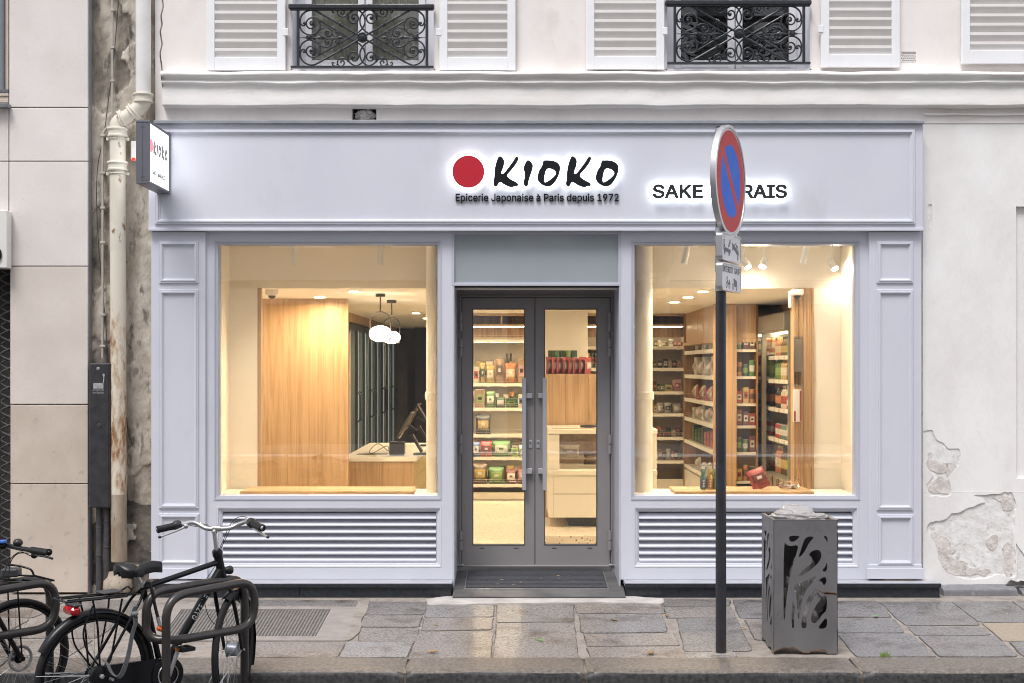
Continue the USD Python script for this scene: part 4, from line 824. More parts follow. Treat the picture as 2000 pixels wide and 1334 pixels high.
part('door_frame', frame(dx(897), dx(1196), dz(1106), dz(577), [(0, YD - .04), (.004, YD - .05), (.012, YD - .05), (.016, YD - .03), (.016, YD + .02)]), 'anthracite_metal', dr, label='raised stop round the leaves')
part('rebate', ext(sbox(dx(888), .12, dx(1205), dz(565)).difference(sbox(dx(908), .0, dx(1184), dz(588))), YD + .0405, YD + .075), 'anthracite_dark', dr)
part('threshold', cb(dx(899), dx(1194), YD - .02, YD + .06, .12, dz(1105), .003), 'aluminium', dr)
for a, b, ga, gb, hx, hg in ((901.5, 1044, 923, 1025, 1019.5, 897), (1045.5, 1191, 1063, 1166, 1060, 1188)):
    o = sbox(dx(a), dz(1102), dx(b), dz(582)); gl_ = sbox(dx(ga), dz(1064), dx(gb), dz(603.5))
    lf = part('door_leaf', ext(o.difference(gl_), YD - .012, YD + .04), 'anthracite_metal', dr)
    part('glazing_bead', frame(dx(ga), dx(gb), dz(1064), dz(603.5), [(-.0005, YD - .0125), (-.0005, YD - .016), (.004, YD - .016), (.006, YD - .008), (.006, YD + .03)]), 'anthracite_dark', lf)
    part('glass_pane', bx(dx(ga) + .002, dx(gb) - .002, YD + .006, YD + .012, dz(1064) + .002, dz(603.5) - .002), 'clear_glass', lf)
    yh = YD - .085
    part('pull_handle', [cb(X(hx, yh), X(hx + 8, yh), yh, yh + .032, Z(958, yh), Z(738, yh), .004)], 'handle_metal', lf)
    for pz in (773, 921): part('handle_bracket', cb(X(hx + 3, yh + .04), X(hx + (20 if a < 1000 else -9), yh + .04), yh + .028, YD - .013, Z(pz + 5, yh), Z(pz - 5, yh), .003), 'handle_metal', lf)
    lx = 1036 if a < 1000 else 1051
    lk = part('lock_plate', cb(dx(lx - 3.5), dx(lx + 3.5), YD - .02, YD - .011, dz(875), dz(859), .003), 'handle_metal', lf)
    part('keyhole', lathe([(.007, 0), (.007, .004), (.003, .005)], (dx(lx), YD - .02, dz(865)), (0, -1, 0), 12), 'anthracite_dark', lf)
    for p0, p1 in ((611, 647), (662, 696), (849, 886), (1037, 1074)):
        zm = (p0 + p1) / 2
        part('hinge', [lathe([(.016, 0), (.016, (p1 - zm - 1) / 230)], (X(hg + 3, YD - .05), YD - .05, Z(p1, YD - .05)), (0, 0, 1), 14), lathe([(.016, 0), (.016, (zm - p0 - 1) / 230)], (X(hg + 3, YD - .05), YD - .05, Z(zm - 1, YD - .05)), (0, 0, 1), 14)], 'anthracite_metal', lf, smooth=40)
    part('seal', bx(dx(1044.1), dx(1045.4), YD + .0, YD + .03, dz(1102), dz(582)), 'black_plastic', lf) if a < 1000 else None
    part('drain_slot', [bx(dx(s), dx(s + 9), YD - .0135, YD - .011, dz(1071), dz(1069.5)) for s in ((937, 1004) if a < 1000 else (1078, 1147))], 'black_plastic', lf)
    sx = 897 if a < 1000 else 1198
    part('door_stop', [rod((X(sx - 7, YD - .05), YD - .05, dz(1102)), (X(sx + 7, YD - .05), YD - .05, dz(1102)), .007, 10), rod((X(sx + (5 if a < 1000 else -8), YD - .05), YD - .05, dz(1102)), (X(sx + (8 if a < 1000 else -5), YD - .05), YD - .05, dz(1102)), .013, 12)], 'brushed_steel', lf)

# ------------------------------------------------------------------ lettering on the fascia
def zl(p): return [(870 + x / 5.556, 290 + y / 5.556) for x, y in p]
YL = YF - .058
def shape(p, y=YL): return Polygon([(X(a, y), Z(b, y)) for a, b in chaikin(zl(p), 2)])
K = [(583,72),(640,116),(634,190),(601,264),(625,280),(680,212),(740,130),(764,86),(800,98),(772,160),(722,225),(660,290),(700,332),(796,380),(777,412),(762,399),(722,424),(640,392),(585,352),(553,424),(514,386),(529,330),(531,230),(553,140)]
I = [(880,131),(902,126),(932,148),(954,185),(937,250),(907,330),(893,416),(858,402),(843,366),(862,312),(860,255),(844,215),(858,178)]
O = [(1062,130),(1070,128),(1152,127),(1217,150),(1248,195),(1240,266),(1202,346),(1156,400),(1105,412),(1048,392),(1005,352),(996,305),(1018,230),(1047,196)]
OH = [(1100,210),(1165,220),(1203,255),(1192,290),(1142,336),(1085,370),(1071,358),(1076,290)]
sh = lambda p, d: [(x + d, y) for x, y in p]
lg = thing('shop_name_sign', 'backlit red disc and black brush lettering KIOKO on the fascia', 'sign')
def halo(s, off=.004): return ext(s.buffer(-off), YL + .027, YL + .031)
dsc = Point(X(914.6, YL), Z(335, YL)).buffer(31.2 * (D + YL) / F, quad_segs=16)
d_ = part('red_disc', ext(dsc, YL, YL + .025), 'sign_red', lg); part('backlight', halo(dsc), 'led_white', d_)
for nm, s in (('k', shape(K)), ('i', shape(I)), ('o', shape(O).difference(shape(OH))), ('k', shape(sh(K, 789))), ('o', shape(sh(O, 634)).difference(shape(sh(OH, 634))))):
    l = part('letter', ext(s, YL, YL + .025), 'sign_black', lg); part('backlight', halo(s, .003), 'led_white', l)
for m in lettering('Epicerie Japonaise à Paris depuis 1972', X(889.8, YF - .016), X(1208.6, YF - .016), Z(396.8, YF - .016), Z(378, YF - .016), YF - .016, .010, True, split=True): part('small_letter', m, 'sign_black', lg)
sg = thing('sake_lettering', 'backlit dark capitals SAKE MARAIS partly hidden by the round sign', 'sign')
for t, a, b in (('SAKE', 1275, 1373), ('MARAIS', 1389, 1537.5)):
    for m in lettering(t, X(a, YL), X(b, YL), Z(387, YL), Z(359.8, YL), YL, .022, True, split=True, fat=.0018):
        l = part('letter', m, 'sign_grey', sg); v = m.vertices.copy(); c = v.mean(0)
        v[:, 1] = YL + .024 + (v[:, 1] - YL) * .2; part('backlight', TM(v, m.faces), 'led_white', l)
# the lightbox that sticks out over the pavement
lbx = thing('projecting_lightbox', 'grey box sign projecting from the fascia with an illuminated white face', 'sign')
xa, xb, y0, y1, z0, z1 = -2.858, -2.753, -.70, -.10, 3.271, 3.751
part('casing', [cb(xa, xb, y0, y1 - .002, z0, z0 + .02, .003), cb(xa, xb, y0, y1 - .002, z1 - .02, z1, .003), cb(xa + .001, xb - .001, y0 + .001, y0 + .02, z0 + .02, z1 - .02, .003), cb(xa + .001, xb - .001, y1 - .022, y1 - .003, z0 + .02, z1 - .02, .003)], 'grey_box', lbx)
part('seam', [bx(xa + .052, xa + .0535, y0 - .0008, y0 + .001, z0, z1)], 'anthracite_dark', lbx)
part('screw', [lathe([(.004, 0), (.003, .002)], (xx, y0, zz), (0, -1, 0), 8) for xx in (xa + .044, xa + .062) for zz in (z0 + .05, z1 - .05)], 'anthracite_dark', lbx)
part('white_face', bx(xb - .012, xb - .006, y0 + .02, y1 - .022, z0 + .02, z1 - .02), 'lightbox_white', lbx); part('white_face', bx(xa + .006, xa + .012, y0 + .02, y1 - .022, z0 + .02, z1 - .02), 'lightbox_white', lbx)
def onface(s, mat, name):                                         # s in metres along (y, z)
    for q in polys(s):
        m = trimesh.creation.extrude_polygon(q, .0035, engine='earcut'); v = m.vertices; part(name, TM(np.c_[xb - .0065 + v[:, 2], v[:, 0], v[:, 1]], m.faces), mat, lbx)
onface(Point(-.640, 3.567).buffer(.052), 'lightbox_red', 'red_disc')
def mapk(p): return Polygon([(-.578 + (x - 516) / (1880 - 516) * .40, 3.567 - (y - 250) * .000315) for x, y in chaikin(p, 2)])
for s in (q.buffer(.0022) for q in (mapk(K), mapk(I), mapk(O).difference(mapk(OH)), mapk(sh(K, 789)), mapk(sh(O, 634)).difference(mapk(sh(OH, 634))))): onface(s, 'lightbox_black', 'letter')
for t, a, b, c, e, mt_ in (('SAKE MARAIS', -.61, -.25, 3.355, 3.392, 'lightbox_faint'), ('Epicerie Japonaise à Paris depuis 1972', -.64, -.19, 3.478, 3.497, 'lightbox_faint')):
    m = lettering(t, a, b, c, e, 0, .0035); v = m.vertices; part('lettering', TM(np.c_[xb - .003 - v[:, 1], v[:, 0], v[:, 2]], m.faces), 'lightbox_black' if t[0] == 'S' else mt_, lbx)

# ------------------------------------------------------------------ the room behind
FL, SO, CEI, YSO, YB = 0.165, 2.556, 2.96, 0.66, 6.0
def room(name, m, mat, label, cat='wall'): return data(part(name, m, mat), label=label, category=cat, kind='structure')
room('shop_floor', [bx(-2.9, -.48, .06, YD + .06, .0, FL), bx(.9, 3.5, .06, YD + .06, .0, FL), bx(-2.9, 3.5, YD + .06, 12.6, .0, FL)], 'terrazzo', 'pale terrazzo floor with dark chips inside the shop', 'floor')
room('shop_ceiling', bx(-2.9, 3.5, .06, YSO, CEI, CEI + .1), 'ceiling_white', 'white ceiling strip just inside the windows', 'ceiling')
room('dropped_ceiling', bx(-2.9, 3.5, YSO, 12.6, SO, CEI + .09), 'ceiling_white', 'lower white ceiling of the shop with recessed downlights', 'ceiling')
room('shop_wall', [bx(X(417, .06) - .2, X(417, .06), .06, YSO + .08, FL, CEI), bx(X(417, .06) - .2, X(505, YSO), YSO, YSO + .08, FL, SO), bx(-2.85, -2.75, YSO + .08, 12.6, FL, SO)], 'cream_wall', 'cream side wall behind the left display window')
room('shop_wall', [bx(X(1679, .06), X(1679, .06) + .2, .06, YSO + .08, FL, CEI), bx(X(1590, YSO), X(1679, .06) + .2, YSO, YSO + .08, FL, SO), bx(3.4, 3.5, YSO + .08, 12.6, FL, SO)], 'cream_wall', 'cream side wall behind the right display window')
room('shop_wall', bx(-2.85, 3.5, 12.5, 12.6, FL, SO), 'dark_wall', 'dark wall at the far back of the shop')
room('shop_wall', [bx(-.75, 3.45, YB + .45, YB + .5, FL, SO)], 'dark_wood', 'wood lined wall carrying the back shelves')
for wx0, wx1, wz0, wz1 in openings:
    room('window_ledge', [bx(wx0 - .05, wx1 + .05, .05, .62, wz0 - .08, wz0 - .004), bx(wx0 - .05, wx1 + .05, .075, .1, FL, wz0 - .081)], 'cream_wall', 'cream ledge inside the display window over the %s vent' % ('left' if wx0 < 0 else 'right'), 'ledge')
room('front_wall', [bx(X(858, .06), X(868, .06), .06, .2, FL, CEI), bx(X(1228, .06), X(1236, .06), .06, .2, FL, CEI), bx(X(868, .1), X(1228, .1), .1, .14, Z(566, .1), CEI), bx(-3, 4, .051, .059, Z(472), 3.2)], 'cream_wall', 'inner face of the wall between window and door')

def dressed(name, label, cat, mesh, mat): return single(name, mesh, mat, label, cat)
# columns
for px, r, lab in ((846, 13.5, 'cream painted iron column between the left window and the door'), (1257, 17.5, 'cream painted iron column at the left end of the right window')):
    y = .36; c = thing('iron_column', lab, 'column'); k = (D + y) / F
    part('shaft', rod((X(px, y), y, FL), (X(px, y), y, CEI), r * k, 24), 'column_paint', c, smooth=50)
    part('collar', lathe([(r * k * .9, 0), (r * k * 1.16, .004), (r * k * 1.16, .066), (r * k * .9, .07)], (X(px, y), y, Z(781, y)), (0, 0, 1), 24), 'column_paint', c, smooth=30)
# wood partition and post
wp = thing('wood_partition', 'tall ash veneer partition glowing under a downlight in the left window', 'partition')
yq = 2.36
for a, b in ((504, 562), (562.4, 621), (621.4, 680)): part('veneer_panel', cb(X(a, yq), X(b, yq), yq, yq + .06, FL, SO - .002, .0015), 'ash_wood', wp)
part('edge_post', cb(X(503, YSO), X(511, YSO), YSO - .004, YSO + .03, FL, SO + .003, .002), 'ash_wood', wp)
# counter
ct = thing('sales_counter', 'wood fronted sales counter with a white top beyond the partition', 'counter')
y0, y1 = 2.89, 5.4; xl_, xr_ = X(670, y0), X(811, y0); zt = Z(893, y0)
part('worktop', cb(xl_, xr_ + .015, y0 - .015, y1, zt - .045, zt, .004), 'counter_top', ct); part('front_panel', cb(xl_, xr_ - .01, y0, y0 + .03, FL, zt - .046, .002), 'ash_wood', ct)
for i in range(7):
    for j in range(4):
        ya = y0 + .035 + i * (y1 - y0 - .04) / 7; za = FL + j * (zt - .05 - FL) / 4
        part('glazed_tile', cb(xr_ - .03, xr_ - .008 + .001 * ((i + j) % 3), ya + .002, ya + (y1 - y0 - .04) / 7 - .003, za + .002, za + (zt - .05 - FL) / 4 - .003, .003), 'gold_tile', ct)
part('carcass', bx(xl_, xr_ - .031, y0 + .031, y1 - .01, FL, zt - .047), 'dark_wood', ct)
part('cable_flap', bx(X(697, 3.3), X(756, 3.3), 3.25, 3.45, zt, zt + .004), 'bronze_plastic', ct)
single('counter_cable', tube(spline([(X(757, 3.6), 3.6, zt + .02), (X(735, 3.7), 3.9, zt + .08), (X(722, 3.6), 3.6, zt + .02), (X(730, 3.5), 3.4, zt + .008), (X(750, 3.5), 3.8, zt + .06), (X(760, 3.5), 3.5, zt + .01)], 10), .005, 6), 'black_plastic', 'black cable looping over the white counter top', 'cable', smooth=True)
def terminal(px, py, y, label, s=1.0, flip=False):
    o = W(px, py, y); t = thing('till_terminal', label, 'till', (o[0], y, zt))
    k = (D + y) / F
    if not flip: part('printer', cb(0, 29 * k, 0, .16, 0.004, 27 * k, .006), 'black_plastic', t)
    def sl(a, b, w, th, d0):
        a, b = np.array(a) * k, np.array(b) * k; u = (b - a) / np.linalg.norm(b - a); n = np.array([-u[1], u[0]]) * th
        P = Polygon([a - n, a + n, b + n, b - n]); return ext(P, d0, d0 + w)
    part('screen', sl((16, 34), (44, 84), .30, .012, .02), 'bronze_plastic', t); part('stand', sl((42, 40), (62, 6), .12, .014, .10), 'black_plastic', t)
    part('customer_display', sl((52, 100), (72, 66), .2, .010, .06), 'black_plastic', t); part('neck', sl((36, 58), (52, 48), .05, .012, .14), 'black_plastic', t)
    part('foot', cb(46 * k, 74 * k, .06, .24, 0.003, 4 * k, .003), 'black_plastic', t)
terminal(760, 884, 3.1, 'black till terminal with tilted screen at the front of the counter'); terminal(774, 868, 4.6, 'second black till terminal standing behind the front one', flip=True)
# pendant lamps
for px, py, d_lab in ((743, 573.5, 'nearer white globe pendant lamp in a black hoop'), (765, 586, 'farther white globe pendant lamp in a black hoop')):
    d = (SO - CZ) * F / (HOR - py); y = d - D; k = d / F; x = X(px, y)
    q_ = 1.0 if px == 743 else .78
    p = thing('pendant_lamp', d_lab, 'lamp', (x, y, SO), group='globe pendants over the counter')
    z = lambda q: -(q - py) * k
    g = (638 - 573.5) if px == 743 else (645 - 586); g0 = py + g
    part('ceiling_cap', lathe([(9.5 * k, -.03), (9.5 * k, -.001)], (0, 0, 0), (0, 0, 1), 20), 'lamp_black', p, smooth=30); part('stem', rod((0, 0, -.03), (0, 0, z(g0 - 30)), .006, 8), 'lamp_black', p)
    R = 20 * k * q_; zc_ = z(g0 - 8)
    hoop = [(R * math.cos(t), 0, zc_ + R * 1.05 * math.sin(t)) for t in np.linspace(0, math.pi, 20)]; zb_ = z(g0 + 25)
    part('hoop', tube(bend([(-R, 0, zb_)] + hoop[::-1] + [(R, 0, zb_), (-R, 0, zb_)], .01, 4), .0065, 8), 'lamp_black', p, smooth=True)
    part('globe', ball((0, 0, z(g0 + 14)), 1.0, 3, (22 * k * q_, 22 * k * q_, 16 * k * q_)), 'globe_glow', p, smooth=True)
# downlights in the lower ceiling: those in view first
def downlight(x, y, label, grp='recessed downlights'):
    p = thing('ceiling_downlight', label, 'downlight', (x, y, SO), group=grp)
    part('trim', torus((0, 0, -.004), (0, 0, 1), .052, .009, 24, 6), 'spot_white', p, smooth=40); part('lamp', lathe([(.042, -.0055), (.042, -.003)], (0, 0, 0), (0, 0, 1), 20), 'downlight_glow', p)
for px, py, lab in ((624, 579, 'downlight above the wood partition'), (692, 567.5, 'downlight left of the pendant lamps'), (1373, 567.5, 'nearest downlight left of the sign pole'), (1344, 579, 'middle downlight left of the sign pole'), (1317, 589, 'farthest downlight by the right-hand column')):
    y = (SO - CZ) * F / (HOR - py) - D; downlight(X(px, y), y, 'small round ' + lab)
for i, (x, y) in enumerate(((-.45, 4.4), (.2, 4.9), (-1.2, 5.6), (-1.2, 7.5), (-1.2, 10.5))): downlight(x, y, 'small round downlight further inside the shop ceiling', 'downlights deeper in the shop')
# cylinder spots by the window and lit heads further in
for px, py0, py1, tilt, lab in ((573, 481, 517, 0, 'left of the pair in the left window'), (742, 481, 517, 0, 'right of the pair in the left window'), (1343, 481, 515, -4, 'left of the sign pole'), (1575, 481, 515, -4, 'right of the sign pole')):
    y = .3; k = (D + y) / F; t = thing('cylinder_spotlight', 'pale cylinder spotlight hanging from the ceiling, ' + lab, 'spotlight', (X(px, y), y, 0), group='cylinder spotlights behind the glass')
    a, b = np.array((0, 0, Z(py0, y))), np.array((tilt * k, .012, Z(py1 - 13, y))); r = 6 * k
    part('body', lathe([(r, 0), (r, np.linalg.norm(b - a) - .003), (r * .9, np.linalg.norm(b - a))], a, b - a, 20), 'spot_white', t, smooth=40); part('stem', rod((0, 0, CEI), a + (0, 0, .002), .012, 8), 'spot_white', t)
    part('shade', tube([b - (b - a) / np.linalg.norm(b - a) * .012, b + (b - a) / np.linalg.norm(b - a) * .055], r * 1.02, 20, cap=False), 'spot_white', t, smooth=True); part('baffle', tube([b + (b - a) / np.linalg.norm(b - a) * .004, b + (b - a) / np.linalg.norm(b - a) * .0545], r * .94, 20, cap=False), 'black_plastic', t, smooth=True); part('lens', lathe([(r * .9, 0), (r * .9, .002)], b + (b - a) / np.linalg.norm(b - a) * .002, b - a, 16), 'spot_glow', t)
for px, py, lab in ((1461, 522, 'left one of the close pair right of the pole'), (1489, 521, 'right one of the close pair right of the pole'), (1631, 525, 'lone one near the right wall')):
    y = .52; c = W(px, py, y); t = thing('spot_head', 'lit white spotlight head, ' + lab, 'spotlight', tuple(c), group='lit spotlight heads')
    ax = np.array([(.35 if px != 1489 else -.35), -.5, -.8]); ax /= np.linalg.norm(ax)
    part('body', lathe([(.026, -.09), (.03, -.085), (.03, 0)], (0, 0, 0), ax, 18), 'spot_white', t, smooth=40); part('lens', lathe([(.025, .0005), (.025, .002)], (0, 0, 0), ax, 16), 'head_glow', t); part('stem', rod(-ax * .06, (-ax[0] * .06, -ax[1] * .06, CEI - c[2]), .008, 8), 'spot_white', t)
# dome cameras
for px, py, y, lab in ((531, 566, .84, 'left window, at the top of the wood partition'), (1557, 566, .58, 'right window, in front of the wood post')):
    t = thing('dome_camera', 'white dome security camera with dark bubble, ' + lab, 'security camera', (X(px, y), y, SO if px < 1000 else Z(565, y)), group='dome cameras'); k = (D + y) / F
    part('housing', lathe([(13 * k, 0), (13 * k, -9 * k), (10 * k, -12 * k)], (0, 0, 0), (0, 0, 1), 24), 'camera_white', t, smooth=40); part('bubble', ball((0, 0, -12 * k), 7.5 * k, 2, (1, 1, .85)), 'dome_dark', t, smooth=True)
    if px > 1000: part('bracket', cb(-17 * k, -12 * k, -.01, .02, -36 * k, -3 * k, .002), 'camera_white', t)
# fridge doors along the left wall of the back room
fd = thing('fridge_cabinet', 'row of tall glass fridge doors with dark frames behind the counter', 'fridge')
xw = -2.03
part('header', bx(xw - .6, xw, 3.6, 12.4, 2.44, SO - .002), 'ash_wood', fd); part('carcass', bx(xw - .6, xw - .05, 4.6, 12.4, FL, 2.439), 'fridge_frame', fd)
part('side_panel', cb(xw - .05, xw + .02, 5.0, 5.55, FL, 2.30, .003), 'ash_wood', fd)
ys_ = [5.6 + i * .83 for i in range(9)]
for i, y in enumerate(ys_[:-1]):
    f_ = part('fridge_door', [cb(xw - .04, xw, y + .01, y + .08, FL + .1, 2.42, .003), cb(xw - .04, xw, y + .75, y + .82, FL + .1, 2.42, .003), bx(xw - .04, xw - .002, y + .08, y + .75, FL + .1, FL + .2), bx(xw - .04, xw - .002, y + .08, y + .75, 2.34, 2.42)], 'fridge_frame', fd)
    part('glass', bx(xw - .03, xw - .02, y + .08, y + .75, FL + .2, 2.34), 'fridge_glass', f_); part('light_strip', bx(xw - .0015, xw + .002, y + .083, y + .12, FL + .2, 2.34), 'fridge_led', f_)
    h = y + (.66 if i % 2 == 0 else .16); part('handle', tube(bend([(xw, h, 1.15), (xw + .06, h, 1.18), (xw + .06, h, 1.52), (xw, h, 1.55)], .05), .011, 8), 'black_plastic', f_, smooth=True)
f_ = part('fridge_door', bx(xw - .03, xw - .01, 4.62, 4.98, FL + .1, 2.42), 'fridge_glass', fd); part('handle', tube(bend([(xw, 4.85, 1.15), (xw + .06, 4.85, 1.18), (xw + .06, 4.85, 1.52), (xw, 4.85, 1.55)], .05), .011, 8), 'black_plastic', f_, smooth=True)
single('dark_drape', ext(sbox(X(810, 12), FL, X(845, 12), SO), 12.0, 12.1), 'dark_curtain', 'near black panel right of the dark back wall', 'panel')
# display boards in the windows
zb_ = openings[0][2]
for a, b, lab in ((470, 806, 'pale wood display board on the left window ledge'), (1318, 1478, 'pale wood display board under the small bottles'), (1479, 1588, 'pale wood display board under the red snack bag')):
    single('display_board', cb(X(a, .16), X(b, .16), .12, .55, zb_ + .001, zb_ + .024, .003), 'ash_board', lab, 'display board')
BT = zb_ + .024
# ------------------------------------------------------------------ goods: each builder stands its thing on (x, y, z), facing -y turned by rz
ORD = 'first second third fourth fifth sixth seventh eighth ninth tenth eleventh twelfth'.split()
def goods(kind, loc, w, h, dpt, col, lab, cat, second='white', rz=0.0, group=None):
    nm = {'box': 'food_box', 'bag': 'snack_bag', 'bottle': 'drink_bottle', 'can': 'food_can', 'pack': 'food_pouch'}[kind]
    t = thing(nm, lab, cat, loc, rz, group)
    if kind == 'box':
        part('carton', cb(-w / 2, w / 2, 0, dpt, 0, h, .003), 'pack_' + col, t); part('label_panel', cb(-w * .34, w * .34, -.0012, .001, h * .3, h * .74, .0005), 'pack_' + second, t)
        part('printed_mark', cb(-w * .2, w * .2, -.0018, .0, h * .44, h * .6, .0004), 'pack_' + ('black' if second != 'black' else col), t)
    elif kind in ('bag', 'pack'):
        nx, nz = 9, 12; U, Vv = np.meshgrid(np.linspace(-1, 1, nx), np.linspace(0, 1, nz), indexing='ij')
        th = dpt / 2 * (1 - U ** 4) * (np.clip(np.sin(np.pi * np.clip((Vv - .03) / .94, 0, 1)), 0, 1) ** .6); th = th + .05 * dpt * (meshkit.noise(np.stack([U * 2.2, Vv * 4, np.full_like(U, w * 97 + loc[0] * 31)], -1)) - .5)
        xs_ = U * w / 2 * (1 - .06 * np.sin(np.pi * Vv)); zs_ = Vv * h; f = []
        Vt_ = np.vstack([np.stack([xs_, dpt / 2 - th, zs_], -1).reshape(-1, 3), np.stack([xs_, dpt / 2 + th * .6 + .001, zs_], -1).reshape(-1, 3)]); n0 = nx * nz
        for i in range(nx - 1):
            for j in range(nz - 1):
                a = i * nz + j; f += [(a, a + nz, a + nz + 1), (a, a + nz + 1, a + 1), (n0 + a, n0 + a + nz + 1, n0 + a + nz), (n0 + a, n0 + a + 1, n0 + a + nz + 1)]
        fa_ = np.array(f); cz_ = Vt_[fa_].mean(1); s = (np.abs(cz_[:, 2] / h - .52) < .2) & (np.abs(cz_[:, 0]) < w * .33) & (cz_[:, 1] < dpt / 2)
        part('pouch', TM(Vt_, fa_[~s]), 'pack_' + col, t, smooth=True); part('label_panel', TM(Vt_, fa_[s]), 'pack_' + second, t, smooth=True)
        s2 = cb(-w * .13, w * .13, -.002, .004, h * .46, h * .6, .001); part('printed_mark', s2, 'pack_' + (col if second == 'white' else 'white'), t)
        part('top_seal', cb(-w * .48, w * .48, dpt / 2 - .0015, dpt / 2 + .0025, h * .955, h * 1.02, .0005), 'pack_' + col, t)
    elif kind == 'bottle':
        r = w / 2; part('bottle', lathe([(r * .92, 0), (r, .006), (r, h * .62), (r * .85, h * .70), (r * .42, h * .82), (r * .38, h * .92)], (0, r, 0), (0, 0, 1), 16), 'pack_' + col, t, smooth=40)
        part('label', lathe([(r * 1.01, h * .22), (r * 1.012, h * .225), (r * 1.012, h * .54), (r * 1.01, h * .545)], (0, r, 0), (0, 0, 1), 16), 'pack_' + second, t, smooth=40)
        part('cap', lathe([(r * .46, h * .90), (r * .47, h * .905), (r * .46, h)], (0, r, 0), (0, 0, 1), 14), 'pack_' + (dpt if isinstance(dpt, str) else 'white'), t, smooth=40)
    else:
        r = w / 2; part('can', lathe([(r * .94, 0), (r, .005), (r, h - .005), (r * .94, h)], (0, r, 0), (0, 0, 1), 16), 'pack_' + col, t, smooth=40); part('lid', lathe([(r * .95, h - .001), (r * .9, h + .002)], (0, r, 0), (0, 0, 1), 14), 'pack_silver', t)
        part('label', lathe([(r * 1.01, h * .3), (r * 1.012, h * .7)], (0, r, 0), (0, 0, 1), 16), 'pack_' + second, t, smooth=40)
    return t
CAT = dict(box='box', bag='snack bag', bottle='bottle', can='can', pack='pouch')
# back shelves
def shelving(px0, px1, rows_, label, kick, lit=True):
    x0, x1 = X(px0, YB), X(px1, YB); u = thing('shelving_unit', label, 'shelving')
    part('back_panel', bx(x0, x1, YB + .42, YB + .44, FL, 2.26), 'shelf_back', u)
    for x in (x0, x1): part('upright', cb(x - .012, x + .012, YB + .02, YB + .43, FL, 2.26, .002), 'shelf_back', u)
    zsh = []
    for i, py in enumerate(rows_):
        z = Z(py, YB); zsh.append(z)
        s = part('shelf', cb(x0 + .013, x1 - .013, YB + .006, YB + .42, z - .03, z, .002), 'shelf_white', u); part('price_strip', cb(x0 + .013, x1 - .013, YB - .004, YB + .005, z - .036, z + .004, .001), 'price_strip', s)
        part('wire_rail', [rod((x0 + .02, YB + .012, z + q), (x1 - .02, YB + .012, z + q), .0022, 5) for q in (.03, .06)] + [rod((x, YB + .012, z), (x, YB + .012, z + .062), .0022, 5) for x in np.linspace(x0 + .03, x1 - .03, 6)], 'wire', s)
        for x in np.arange(x0 + .12, x1 - .05, .21): part('price_ticket', cb(x, x + .05, YB - .006, YB - .0042, z - .04, z + .002, .0005), 'price_ticket', s)
        if i and lit: part('strip_light', bx(x0 + .05, x1 - .05, YB + .03, YB + .05, Z(rows_[i - 1], YB) - .036, Z(rows_[i - 1], YB) - .031), 'strip_glow', s)
    part('kick_board', cb(x0 + .013, x1 - .013, YB + .0, YB + .03, FL + .01, Z(kick, YB), .002), 'shelf_white', u)
    # open wood boxes above
    z0, z1 = Z(633, YB), Z(596, YB); cbn = part('overhead_cubby', [cb(x0, x1, YB - .0, YB + .4, z0 - .03, z0, .002), cb(x0, x1, YB, YB + .4, SO - .03, SO - .003, .002)] , 'ash_wood', u)
    part('light_panel', bx(x0 + .03, x1 - .03, YB + .05, YB + .08, z0 - .036, z0 - .031), 'strip_glow', cbn)
    n = max(2, int(round((x1 - x0) / .5)))
    for k in range(n + 1): part('divider', cb(x0 + (x1 - x0) * k / n - .012, x0 + (x1 - x0) * k / n + .012, YB + .001, YB + .39, z0 + .001, SO - .031, .002), 'ash_wood', cbn)
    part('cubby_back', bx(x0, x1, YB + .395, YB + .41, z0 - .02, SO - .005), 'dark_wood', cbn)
    return zsh
rl = shelving(900, 1138, (664, 749, 797, 849, 893, 946), 'white back shelving full of groceries, seen through the left door leaf', 962)
rr_ = shelving(1142, 1338, (677, 719, 765, 808, 854, 900), 'white back shelving, half empty, seen at the left of the right window', 936, False)
kk = (D + YB) / F
r5 = random.Random(11)
def filler(zs, row, px0, px1, where, hmin, hmax, wmin, wmax, y, nmax=40):
    px = px0; k = 0
    while px < px1 and k < nmax:
        w = r5.uniform(wmin, wmax); kind = r5.choice(['box', 'pack', 'pack', 'bag', 'can', 'box']); c = r5.choice(['kraft', 'cream', 'brown', 'green', 'maroon', 'yellow', 'dark_green', 'white', 'grey', 'orange', 'red', 'black'])
        s = r5.choice(['white', 'cream', 'black', 'yellow', 'kraft', 'red', 'green']); h = r5.uniform(hmin, hmax)
        if kind == 'can': w = min(w, 7); h = min(h, .13)
        if s == c: s = 'white'
        goods(kind, (X(px + w / 2, y), y, zs[row] + .001), (w - .8) * (D + y) / F, h, .07, c, '%s %s, %s of the rear row on the %s shelf, %s' % (c.replace('_', ' '), CAT[kind], (ORD + ['thirteenth', 'fourteenth', 'fifteenth', 'sixteenth'])[min(k, 15)], ORD[row], where), CAT[kind], s)
        px += w; k += 1
def put(row, px0, px1, pt, kind, col, sec, lab, zs=rl, dp=.10, rows_=None, y=YB + .03):
    z = zs[row]; h = (HOR - pt) * (D + y) / F + CZ - z
    if h < .04: h = .12
    w = (px1 - px0) * (D + y) / F
    goods(kind, (X((px0 + px1) / 2, y), y, z), w, h, dp if kind != 'bottle' else 'black', col, lab, CAT[kind], sec)
V_ = ', left door leaf'
